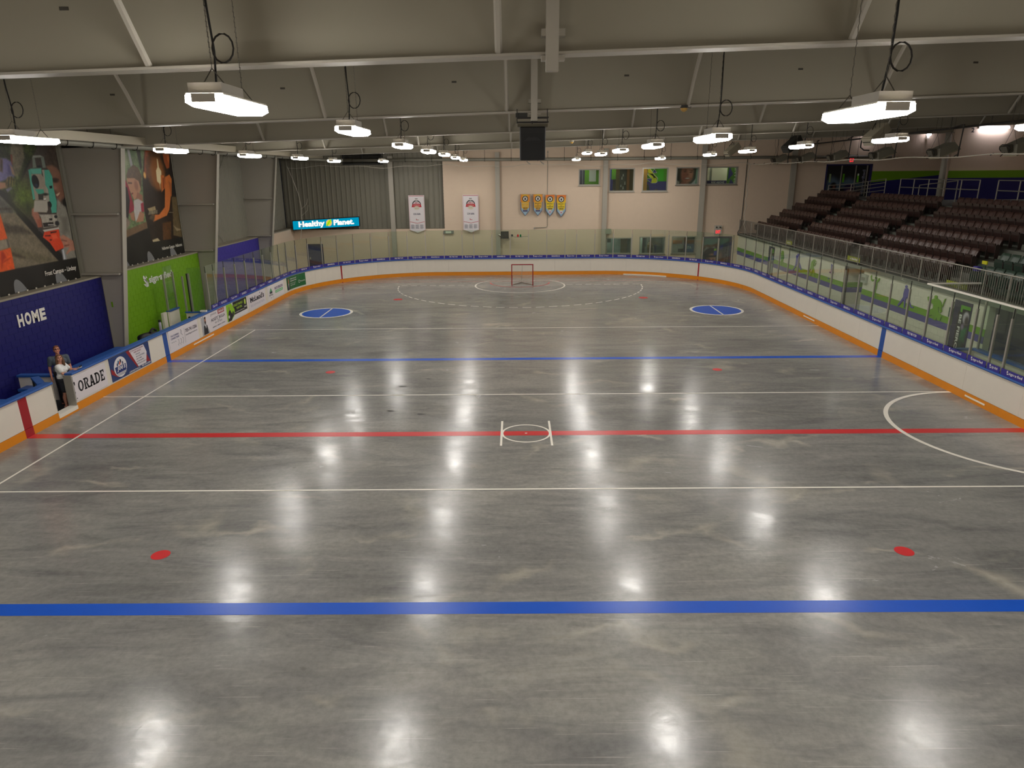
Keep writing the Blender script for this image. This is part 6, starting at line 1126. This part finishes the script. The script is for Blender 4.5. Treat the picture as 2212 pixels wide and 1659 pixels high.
paint('banner_print', FP, 8.75, 15.72, 3.12, 8.35, 420, 320, (20, 19, 16), [
 ('p', [(9.92, 7.96), (13.80, 8.03), (13.32, 7.26), (12.96, 6.42), (12.72, 5.24), (12.75, 4.48), (8.73, 4.24)], (104, 124, 82), 0.05, 0.3),
 ('e', (11.73, 7.23, 0.31, 0.29), (150, 158, 120), 0.2),
 ('e', (12.46, 7.57, 0.26, 0.26), (70, 96, 54), 0.2),
 ('e', (12.04, 7.81, 0.38, 0.16), (64, 90, 50), 0.2),
 ('p', [(12.14, 7.65), (12.31, 7.67), (12.39, 6.98), (12.20, 6.95)], (156, 156, 154), 0.02),
 ('p', [(12.80, 8.03), (13.20, 8.05), (13.07, 6.92), (12.93, 6.82)], (36, 38, 24), 0.04),
 ('p', [(11.75, 6.62), (11.98, 6.85), (12.42, 7.03), (12.77, 6.92), (12.95, 6.59), (12.74, 6.08), (12.57, 6.39), (12.38, 6.49), (11.79, 6.45)], (98, 74, 50), 0.04, 0.2),
 ('p', [(11.75, 6.51), (12.32, 6.51), (12.64, 6.39), (12.71, 6.05), (12.38, 5.78), (12.05, 5.64), (11.95, 5.87), (11.79, 6.11)], (190, 138, 106), 0.03),
 ('e', (12.39, 6.22, 0.14, 0.20), (160, 108, 84), 0.06),
 ('p', [(11.82, 6.36), (12.10, 6.34), (12.09, 6.29), (11.80, 6.30)], (90, 60, 50), 0.03),
 ('p', [(11.92, 5.92), (12.07, 5.95), (12.06, 5.89), (11.93, 5.87)], (130, 60, 56), 0.02),
 ('p', [(12.39, 5.96), (12.76, 5.82), (12.70, 5.55), (12.22, 5.70)], (160, 108, 84), 0.03),
 ('p', [(9.49, 6.60), (11.45, 6.54), (11.67, 6.46), (11.81, 6.14), (12.00, 5.27), (11.56, 5.15), (11.06, 5.13), (9.05, 5.24)], (150, 26, 54), 0.03, 0.12),
 ('p', [(9.38, 6.24), (11.39, 6.27), (11.69, 6.14), (11.72, 5.62), (11.38, 4.94), (11.06, 5.13), (9.05, 5.24)], (28, 26, 26), 0.03, 0.2),
 ('p', [(12.04, 5.64), (12.38, 5.69), (12.75, 5.54), (12.39, 5.05), (11.91, 4.80), (11.90, 5.21)], (196, 190, 186), 0.03, 0.05),
 ('p', [(12.52, 5.49), (12.75, 5.54), (12.69, 5.14), (12.47, 5.17)], (166, 46, 68), 0.03),
 ('p', [(11.56, 5.15), (11.90, 5.18), (11.85, 4.82), (11.61, 4.89)], (170, 120, 92), 0.03),
 ('p', [(12.37, 5.19), (12.68, 5.07), (12.50, 4.77), (11.94, 4.77)], (178, 126, 96), 0.03),
 ('p', [(9.02, 5.12), (11.12, 5.12), (11.52, 4.80), (11.11, 4.52), (8.83, 4.53)], (140, 122, 108), 0.06, 0.1),
 ('p', [(8.74, 4.26), (10.91, 4.49), (12.77, 4.75), (12.75, 4.48), (10.89, 4.21), (8.66, 4.00)], (116, 90, 64), 0.03, 0.1),
 ('p', [(13.73, 8.02), (15.88, 8.06), (15.87, 7.52), (15.83, 3.83), (12.96, 3.87), (12.77, 4.69), (12.83, 5.75), (13.09, 6.65)], (40, 26, 14), 0.03, 0.25),
 ('p', [(13.57, 7.73), (14.24, 7.62), (13.52, 6.92), (13.32, 6.52), (13.11, 6.55)], (170, 78, 34), 0.12, 0.2),
 ('e', (13.20, 6.62, 0.10, 0.13), (244, 196, 110), 0.05),
 ('e', (14.19, 6.79, 0.82, 0.80), (112, 70, 34), 0.12, 0.2),
 ('e', (14.30, 6.69, 0.56, 0.66), (156, 96, 46), 0.15),
 ('e', (14.34, 7.48, 0.59, 0.11), (90, 56, 26), 0.06),
 ('p', [(14.44, 7.31), (14.51, 7.28), (14.52, 6.95), (14.67, 6.79), (14.57, 6.37), (14.40, 6.23), (14.35, 6.00), (14.34, 6.26), (14.16, 6.37), (14.21, 6.81), (14.38, 6.96)], (255, 236, 186), 0.04),
 ('p', [(15.02, 7.54), (15.64, 7.52), (15.50, 6.94), (15.20, 6.89), (15.04, 7.18)], (170, 86, 42), 0.04),
 ('e', (15.48, 7.30, 0.11, 0.15), (220, 120, 60), 0.08),
 ('p', [(15.66, 7.55), (15.86, 7.45), (15.76, 6.65), (15.05, 6.14), (14.97, 6.25), (15.40, 6.76)], (26, 16, 12), 0.03),
 ('p', [(14.93, 6.54), (15.37, 6.65), (15.59, 6.36), (15.41, 5.69), (15.21, 5.72), (14.88, 5.13), (14.57, 4.89), (13.32, 4.70), (13.24, 5.00), (13.90, 4.97), (14.50, 5.26)], (212, 118, 54), 0.03, 0.06),
 ('p', [(15.18, 6.36), (15.57, 6.21), (15.40, 5.70), (15.21, 5.72)], (176, 96, 46), 0.06),
 ('p', [(14.56, 6.62), (14.86, 6.61), (14.79, 6.08), (14.42, 5.90)], (216, 120, 56), 0.03),
 ('p', [(14.69, 6.51), (14.80, 6.51), (14.72, 6.08), (14.58, 6.05)], (150, 66, 30), 0.03),
 ('p', [(15.54, 6.50), (15.86, 6.21), (15.96, 5.67), (15.28, 5.68)], (22, 18, 16), 0.03),
 ('p', [(15.27, 5.67), (15.96, 5.67), (15.87, 3.80), (14.90, 4.00), (15.18, 5.12)], (100, 84, 54), 0.03, 0.2),
 ('p', [(15.00, 4.44), (15.31, 4.30), (15.79, 4.18), (15.27, 4.16)], (160, 142, 108), 0.03),
 ('p', [(12.99, 5.27), (13.66, 5.34), (13.69, 5.18), (13.13, 5.11)], (166, 146, 108), 0.02, 0.15),
 ('p', [(13.09, 5.15), (13.82, 5.18), (13.78, 5.02), (12.96, 5.01)], (122, 112, 90), 0.02, 0.3),
 ('p', [(13.19, 5.01), (13.54, 4.99), (13.38, 4.72), (12.99, 4.84)], (90, 74, 54), 0.05, 0.3),
 ('p', [(14.08, 4.60), (14.87, 4.62), (14.64, 3.77), (13.91, 3.88)], (92, 58, 26), 0.05, 0.25),
 ('p', [(12.98, 3.96), (13.44, 4.00), (13.63, 3.87), (13.03, 3.85)], (186, 170, 134), 0.02),
 ('p', [(14.81, 5.03), (15.22, 5.00), (15.21, 4.98), (14.80, 5.00)], (150, 140, 120), 0.02),
 ('p', [(8.65, 3.97), (10.89, 4.21), (12.96, 3.87), (15.92, 3.83), (16.89, 3.85), (16.02, 1.15), (8.17, 2.46)], (20, 19, 16), 0.02)], p2, thick=.012, wave=rip)
text('Haliburton Campus - Haliburton', FP, 13.62, 15.5, 3.42, 3.60, ink((220, 216, 204)), p2, d=.05, bold=.015)
for p_, ya, yb in ((p1, .8, 7.6), (p2, 8.75, 15.72)):
    for k in range(int((yb - ya) / .42)): MB().obox((-15.82, ya + .2 + .42 * k, 3.115), (1, 0, 0), (0, 1, 0), (0, 0, 1), .012, .03, .04).out('lace_tie', M['rope'], p_)
hm = thing('wall_lettering', 'white capital letters spelling the home side on the navy wall', 'lettering', (XB + .02, 4.3, 2.1)); fl_ = FR_left(XB + .012, 0, 0)
for k, ch in enumerate('HOME'): text(ch, fl_, (3.60, 3.92, 4.25, 4.62)[k], (3.86, 4.20, 4.57, 4.90)[k], 2.17, 2.56, M['white'], hm, d=.012, bold=.05)
sf = thing('wall_lettering', 'white shop name with a folded ribbon emblem on the lime wall', 'lettering', (XB + .02, 12.2, 2.3)); text('sign·a·fied', fl_, 11.5, 13.5, 2.24, 2.62, M['ink'], sf, d=.01, bold=.035); logo(fl_, 11.25, 2.46, .55, sf, full=False, one=(226, 226, 220), d=.012); text('experiential graphics', fl_, 12.5, 13.45, 2.10, 2.17, ink((160, 190, 90)), sf, d=.01)
tg = thing('tape_mark', 'small scrap of lime tape on the first grey column', 'tape', (-15.2, 8.2, 2.0)); MB().box(-15.32, -15.26, FY[4] - .02, FY[4] - .012, 1.92, 2.12).out('tape', M['lime'], tg)
# bench area
mt_ = thing('rubber_mat', 'black rubber matting on the floor of the team bench', 'mat', (-14.4, 4, 0)); MB().box(-15.45, -13.38, -5, 9.5, 0, .03).out('mat', M['rubber'], mt_)
bn = thing('team_bench', 'long blue-topped bench along the painted wall', 'bench', (-15.0, 5, 0)); MB().box(-15.2, -14.75, 2.6, 7.9, .42, .5).out('bench_top', M['cap'], bn); MB().box(-15.15, -14.82, 2.7, 7.8, .03, .42).out('bench_front', M['board'], bn)
dv = thing('bench_divider', 'low blue-capped divider wall beside the open bench gate', 'divider', (-13.7, 1.5, 0)); d0, d1 = Vector((-13.38, 1.12, 0)), Vector((-14.0, 1.78, 0)); dd_ = (d1 - d0).normalized(); pp_ = Vector((-dd_.y, dd_.x, 0)); L_ = (d1 - d0).length
MB().obox((d0 + d1) / 2 + Vector((0, 0, .55)), dd_, pp_, (0, 0, 1), L_ / 2, .04, .52).out('divider_panel', ink((150, 146, 136)), dv); MB().obox((d0 + d1) / 2 + Vector((0, 0, 1.10)), dd_, pp_, (0, 0, 1), L_ / 2, .10, .035).out('cap_rail', M['cap'], dv)
MB().box(-14.06, -13.98, 1.72, 1.80, 0, 1.07).out('end_post', M['dark'], dv)
dv = thing('bench_divider', 'second blue-capped divider at the left edge of the picture', 'divider', (-13.9, -.15, 0)); MB().box(-15.4, -13.36, -.22, -.12, 0, 1.0).out('divider_panel', ink((180, 176, 164)), dv); MB().box(-15.4, -13.36, -.28, -.06, 1.0, 1.06).out('cap_rail', M['cap'], dv)
bh = thing('bench_divider', 'blue-capped bench wall behind the woman', 'divider', (-14.9, 2.2, 0)); MB().box(-15.4, -14.2, 3.0, 3.08, 0, .78).out('divider_panel', M['board'], bh); MB().box(-15.4, -14.2, 2.93, 3.15, .78, .84).out('cap_rail', M['cap'], bh)
g1 = thing('bench_gate_panel', 'white panel with tall glass standing at the back of the bench by the lime wall', 'panel', (-14.8, 11.7, 0)); MB().box(-14.88, -14.78, 11.42, 12.25, 0, 1.13).out('panel', M['board'], g1); MB().box(-14.92, -14.75, 11.4, 12.27, 1.13, 1.18).out('cap_rail', M['cap'], g1); MB().box(-14.84, -14.828, 11.46, 12.2, 1.2, 2.98).out('glass_pane', M['glass'], g1)
MB().box(-15.0, -14.9, 11.1, 11.4, 0, 1.13).out('side_panel', M['board'], g1)
for y in (11.43, 12.22): MB().box(-14.87, -14.80, y - .03, y + .03, 1.15, 2.7).out('stanchion', M['alu'], g1)
g2 = thing('bench_gate_panel', 'white end panel with glass where the rink glass begins', 'panel', (-13.7, 11.5, 0)); MB().box(-14.1, -13.38, 11.42, 11.5, 0, 1.08).out('panel', M['board'], g2); MB().box(-14.12, -13.36, 11.38, 11.54, 1.08, 1.13).out('cap_rail', M['cap'], g2); MB().box(-13.85, -13.3, 11.455, 11.467, 1.14, 2.95).out('glass_pane', M['glass'], g2)
for x in (-14.07, -13.86, -13.80): MB().box(x - .03, x + .03, 11.43, 11.49, 1.12, 2.72 if x > -14 else 2.6).out('stanchion', M['alu'] if x != -13.86 else M['dark'], g2)
MB().cyl((-13.98, 11.40, .88), .05, .03, 12, 'y').out('latch_knob', M['black'], g2); MB().box(-13.45, -13.2, 11.3, 11.42, 1.135, 1.2).out('rail_block', M['white'], g2)
# bag and bottle on the bench side shelf
sh = thing('bench_shelf', 'narrow shelf inside the boards of the bench', 'shelf', (-13.55, 8, .8)); MB().box(-13.8, -13.36, 6.4, 9.2, .80, .83).out('shelf_board', M['board'], sh)
for y in (6.6, 9.0): MB().box(-13.8, -13.36, y, y + .04, .03, .80).out('bracket', M['board'], sh)
bg = thing('gear_bag', 'slumped black gear bag showing above the boards before the lime wall', 'bag', (-13.6, 7.3, .83))
b = MB(); b.tube([(-13.6, 6.78, .98), (-13.6, 6.86, 1.03), (-13.6, 7.15, 1.04), (-13.6, 7.5, 1.02), (-13.6, 7.85, 1.0)], [.05, .16, .15, .13, .10], 12); o = b.out('bag_body', M['black'], bg, smooth=True)
MB().tube([(-13.5, 7.3, 1.16), (-13.55, 7.5, 1.21), (-13.6, 7.7, 1.22), (-13.6, 7.9, 1.12)], .045, 8).out('bag_strap', M['rubber'], bg); MB().box(-13.47, -13.45, 7.0, 7.12, .98, 1.04).out('bag_tag', ink((96, 96, 84)), bg)
bt = thing('water_bottle', 'grey steel flask with black lid beside the gear bag', 'bottle', (-13.65, 8.3, .83)); MB().tube([(-13.65, 8.35, .83), (-13.65, 8.35, 1.30), (-13.65, 8.35, 1.33)], [.05, .05, .035], 14).out('flask', ink((170, 166, 180), .3), bt, smooth=True); MB().cyl((-13.65, 8.35, 1.33), .045, .08, 14).out('lid', M['black'], bt)

# ---- people: tapered limbs merged into one skin, clothes as shells of their own
def capsule(b, p0, r0, p1, r1, n=14):
    p0, p1 = Vector(p0), Vector(p1); d = p1 - p0; L = max(d.length, 1e-5); t = d / L if d.length > 1e-5 else Vector((0, 0, 1)); pts = []; rr = []
    for k in range(4): a = math.pi / 2 * k / 4; pts.append(p0 - t * r0 * math.cos(a)); rr.append(max(r0 * math.sin(a), .0008))
    pts += [p0, p1]; rr += [r0, r1]
    for k in range(3, -1, -1): a = math.pi / 2 * k / 4; pts.append(p1 + t * r1 * math.cos(a)); rr.append(max(r1 * math.sin(a), .0008))
    b.tube(pts, rr, n)
def egg(b, c, ax, r, n=16):
    """ellipsoid with axes ax (three vectors) and radii r"""
    c = Vector(c); vs = []
    for i in range(n // 2 + 1):
        th = math.pi * i / (n // 2); z = math.cos(th); s = max(math.sin(th), .01)
        for k in range(n): q = 2 * math.pi * k / n; vs.append(c + ax[0] * r[0] * s * math.cos(q) + ax[1] * r[1] * s * math.sin(q) + ax[2] * r[2] * z)
    b.add(vs, [(i * n + k, (i + 1) * n + k, (i + 1) * n + (k + 1) % n, i * n + (k + 1) % n) for i in range(n // 2) for k in range(n)] + [tuple(range(n))[::-1] if False else tuple(range(n)), tuple(range((n // 2) * n, (n // 2) * n + n))[::-1]])
def skin(b, name, mt, parent, vox=.006, it=6):
    o = b.out(name, mt, None); bm = bmesh.new(); bm.from_mesh(o.data); bmesh.ops.recalc_face_normals(bm, faces=bm.faces); bm.to_mesh(o.data); bm.free()
    r = o.modifiers.new('r', 'REMESH'); r.mode = 'VOXEL'; r.voxel_size = vox; s = o.modifiers.new('s', 'SMOOTH'); s.factor = .5; s.iterations = it
    me = bpy.data.meshes.new_from_object(o.evaluated_get(bpy.context.evaluated_depsgraph_get())); bpy.data.objects.remove(o); me.name = name
    for p in me.polygons: p.use_smooth = True
    return link(name, me, mt, parent)
SK = mat('skin', (206, 146, 120), .5, noise=.04); SK2 = mat('skin_ruddy', (212, 142, 116), .5, noise=.04)
def person(label, loc, head_yaw, heading, H, woman):
    r = thing('person', label, 'person', loc); o = Vector(loc); f = Vector((math.cos(heading), math.sin(heading), 0)); l = Vector((-f.y, f.x, 0)); k = H / 1.62
    def T(x, y, z): return o + (f * x + l * y + Vector((0, 0, z))) * k
    b = MB(); c = lambda p, r0, q, r1: capsule(b, T(*p), r0 * k, T(*q), r1 * k)
    hw = .085 if woman else .09; sw = .165 if woman else .19
    for s in (-1, 1):
        c((0, s * hw, .84), .085, (.02, s * hw, .45), .055); c((.02, s * hw, .45), .053, (-.02, s * hw, .30), .052); c((-.02, s * hw, .30), .05, (-.01, s * hw, .08), .034)
        c((-.04, s * (hw + .01), .035), .032, (.10, s * (hw + .03), .03), .03); c((.10, s * (hw + .03), .03), .03, (.17, s * (hw + .035), .022), .02)
    c((0, -.06, .88), .12, (0, .06, .88), .12); c((0, -.05, .92), .105, (0, 0, 1.06), .10); c((0, .05, .92), .105, (0, 0, 1.06), .10); c((0, -.07, 1.2), .11, (0, .07, 1.2), .11); c((0, 0, 1.04), .11, (0, 0, 1.22), .12); c((0, -sw, 1.31), .05, (0, sw, 1.31), .05); c((-.01, 0, 1.30), .06, (.01, 0, 1.42), .046)
    if woman:
        for s in (-1, 1): c((.07, s * .065, 1.17), .065, (.05, s * .06, 1.2), .06)
        arms = [((0, -sw, 1.30), (.13, -.17, 1.08), (.32, .02, 1.10), (.38, .10, 1.135)), ((0, sw, 1.30), (.14, .25, 1.10), (.32, .25, 1.13), (.37, .24, 1.15))]
    else: arms = [((0, -sw, 1.30), (-.02, -.24, 1.02), (.06, -.25, .79), (.08, -.25, .72)), ((0, sw, 1.30), (-.02, .24, 1.02), (.06, .25, .79), (.08, .25, .72))]
    tgt = Vector((.43, .17, 1.165))
    for i, (sh_, el_, wr_, pm) in enumerate(arms):
        c(sh_, .048, el_, .038); c(el_, .038, wr_, .026); c(wr_, .025, pm, .030); s = -1 if i == 0 else 1
        # palm and five fingers
        w0, p0 = Vector(wr_), Vector(pm); dr = (p0 - w0).normalized()
        side = Vector((0, 0, 1)) if not woman else Vector((0, 0, 1)); out_ = dr.cross(side).normalized() * (-s if not woman else 1)
        spread = dr.cross(side).normalized() if woman else dr.cross(Vector((0, 1, 0))).normalized()
        for q, (off, ln) in enumerate(((-.026, .066), (-.009, .074), (.009, .07), (.025, .056))):
            base = p0 + spread * off + dr * .02
            if woman: d1_ = (dr * .8 + (tgt - base).normalized() * .5 + Vector((0, 0, -.25))).normalized(); d2_ = (d1_ * .55 + Vector((0, -s * .5, .45))).normalized()
            else: d1_ = (dr + Vector((.15, 0, 0))).normalized(); d2_ = (d1_ + Vector((.3, -s * .2, 0))).normalized()
            m_ = base + d1_ * ln * .5; e_ = m_ + d2_ * ln * .5
            c(tuple(base - dr * .03), .0095, tuple(m_), .0088); c(tuple(m_), .0088, tuple(e_), .0075)
        tb_ = w0.lerp(p0, .4) + spread * (-.028 if i == 0 else -.028) * (1 if woman else 1); up_ = Vector((0, 0, 1)) if woman else Vector((1, 0, 0))
        t1 = tb_ + (dr * .6 + up_ * .6 + spread * -.35).normalized() * .036; t2 = t1 + (dr * .9 + up_ * .15).normalized() * .03; c(tuple(tb_), .012, tuple(t1), .0105); c(tuple(t1), .0105, tuple(t2), .0085)
    # head
    hy = heading + head_yaw; hf = Vector((math.cos(hy) * .97, math.sin(hy) * .97, .24)).normalized(); hl = Vector((-math.sin(hy), math.cos(hy), 0)); hu = hf.cross(hl); hc = T(.012, 0, 1.515)
    Hd = lambda x, y, z: hc + (hf * x + hl * y + hu * z) * k
    egg(b, hc + hu * .012 * k, (hf, hl, hu), (.088 * k, .072 * k, .098 * k)); egg(b, Hd(.022, 0, -.045), (hf, hl, hu), (.062 * k, .056 * k, .062 * k)); capsule(b, Hd(.05, 0, -.085), .024 * k, Hd(.062, 0, -.088), .02 * k)
    capsule(b, Hd(.088, 0, .022), .009 * k, Hd(.104, 0, -.018), .014 * k)
    for s in (-1, 1): egg(b, Hd(-.005, s * .074, -.005), (hf, hl, hu), (.02 * k, .009 * k, .03 * k), 8); capsule(b, Hd(.062, s * .042, -.028), .02 * k, Hd(.06, s * .04, -.02), .018 * k)
    skin(b, 'body', SK if woman else SK2, r, .0055, 3)
    for s in (-1, 1):
        e = MB(); egg(e, Hd(.082, s * .03, .018), (hf, hl, hu), (.008 * k, .014 * k, .007 * k), 8); e.out('eye', ink((40, 32, 30)), r)
        MB().tube([Hd(.084, s * .014, .036), Hd(.086, s * .03, .041), Hd(.078, s * .047, .036)], .0045 * k, 5).out('eyebrow', ink((70, 46, 34)), r)
    e = MB(); egg(e, Hd(.083, 0, -.052), (hf, hl, hu), (.009 * k, .024 * k, .007 * k), 10); e.out('mouth', ink((156, 72, 66)), r)
    # clothes
    b = MB(); c = lambda p, r0, q, r1: capsule(b, T(*p), r0 * k, T(*q), r1 * k)
    c((0, -.075, 1.2), .125, (0, .075, 1.2), .125); c((0, 0, 1.04), .135, (0, 0, 1.22), .13); c((0, -.07, .97), .125, (0, .07, .97), .125); c((0, -sw, 1.30), .063, (0, sw, 1.30), .063)
    if woman:
        for s in (-1, 1): c((.075, s * .065, 1.16), .078, (.05, s * .06, 1.2), .07)
    for (sh_, el_, wr_, pm) in arms: m_ = Vector(sh_).lerp(Vector(el_), .62); c(sh_, .068, tuple(m_), .062)
    skin(b, 'shirt', mat('blouse' if woman else 'shirt', (226, 226, 222) if woman else (84, 94, 104), .8, noise=.05, nscale=20), r, .008, 6)
    b = MB(); c = lambda p, r0, q, r1: capsule(b, T(*p), r0 * k, T(*q), r1 * k)
    c((0, -.06, .88), .138, (0, .06, .88), .138)
    for s in (-1, 1):
        if woman: c((.0, s * .075, .86), .11, (.02, s * .085, .55), .088)
        else: c((0, s * hw, .84), .1, (.02, s * hw, .45), .075); c((.02, s * hw, .45), .072, (0, s * hw, .09), .062)
    if woman: c((.01, 0, .8), .13, (.02, 0, .58), .1)
    skin(b, 'skirt' if woman else 'trousers', ink((40, 42, 48), .8), r, .009, 6)
    for s in (-1, 1):
        MB().prism([(-.07, -.036), (.06, -.042), (.16, -.036), (.185, 0), (.16, .036), (.06, .042), (-.07, .036)], (T(0, s * (hw + .022), 0), f, l), .0, .014 * k if woman else .09 * k).out('sandal' if woman else 'shoe', ink((60, 50, 46) if woman else (30, 28, 28)), r, tri=True)
        if woman: MB().tube([T(.09, s * (hw + .022) - .035, .02), T(.09, s * (hw + .022), .066), T(.09, s * (hw + .022) + .035, .02)], .007 * k, 5).out('sandal_strap', ink((176, 150, 130)), r)
    # hair
    b = MB(); egg(b, Hd(-.012, 0, .035), (hf, hl, hu), (.094 * k, .082 * k, .095 * k))
    if woman:
        for s in (-1, 1): capsule(b, Hd(.0, s * .066, .03), .036 * k, Hd(-.01, s * .088, -.10), .036 * k); capsule(b, Hd(-.01, s * .088, -.10), .036 * k, Hd(.0, s * .098, -.21), .024 * k); capsule(b, Hd(-.06, s * .04, .0), .05 * k, Hd(-.055, s * .05, -.2), .035 * k)
        capsule(b, Hd(.05, -.03, .095), .022 * k, Hd(.0, -.06, .075), .03 * k); capsule(b, Hd(.05, .03, .095), .022 * k, Hd(.0, .06, .075), .03 * k)
    else: capsule(b, Hd(.045, -.03, .095), .024 * k, Hd(.05, .03, .1), .024 * k); capsule(b, Hd(-.05, -.03, -.02), .045 * k, Hd(-.05, .03, -.02), .045 * k)
    h_ = skin(b, 'hair', ink((104, 72, 46) if woman else (128, 78, 50), .7), r, .006, 4)
    # carve the hair away from the face
    bm = bmesh.new(); bm.from_mesh(h_.data); dl = []
    for v in bm.verts:
        q = v.co - hc; x, y, z = q.dot(hf) / k, q.dot(hl) / k, q.dot(hu) / k
        if x > .03 and z < (.078 if woman else .068) and abs(y) < .062: dl.append(v)
    bmesh.ops.delete(bm, geom=dl, context='VERTS'); bm.to_mesh(h_.data); bm.free()
    if not woman:
        g = MB()
        for s in (-1, 1): g.tube([Hd(.098, s * .034 + .022 * math.cos(t), .018 + .017 * math.sin(t)) for t in [q * .63 for q in range(10)]], .0035 * k, 5, True); g.tube([Hd(.098, s * .055, .02), Hd(.0, s * .08, .02)], .003 * k, 5)
        g.tube([Hd(.1, -.012, .02), Hd(.1, .012, .02)], .003 * k, 5); g.out('glasses', M['black'], r)
        MB().tube([T(.04, -.07, 1.335), T(.10, 0, 1.30), T(.04, .07, 1.335)], .022 * k, 6).out('collar', ink((74, 84, 94)), r)
    return T, f, l
T_, f_, l_ = person('woman in a white blouse and dark skirt holding a drone controller at the open gate', (-13.60, 2.36, .03), R_(-52), R_(4), 1.58, True)
rc = thing('drone_controller', 'small pale grey controller in the hands of the woman', 'controller', T_(.43, .17, 1.16)); up_ = Vector((0, 0, 1))
o = MB().obox(T_(.43, .17, 1.165), (f_ * .9 + up_ * .4).normalized(), l_, (up_ * .9 - f_ * .4).normalized(), .05, .085, .014).out('body', ink((190, 186, 176)), rc); bevel(o, .006)
for s in (-1, 1): MB().tube([T_(.42, .17 + s * .045, 1.175), T_(.415, .17 + s * .045, 1.20)], .006, 6).out('stick', M['dark'], rc)
MB().obox(T_(.475, .17, 1.21), l_, (f_ * .3 + up_).normalized(), (f_ - up_ * .3).normalized(), .07, .035, .005).out('screen', M['black'], rc)
person('man with glasses in a grey shirt standing behind the woman at the bench', (-13.92, 2.80, .03), R_(0), R_(-48), 1.74, False)
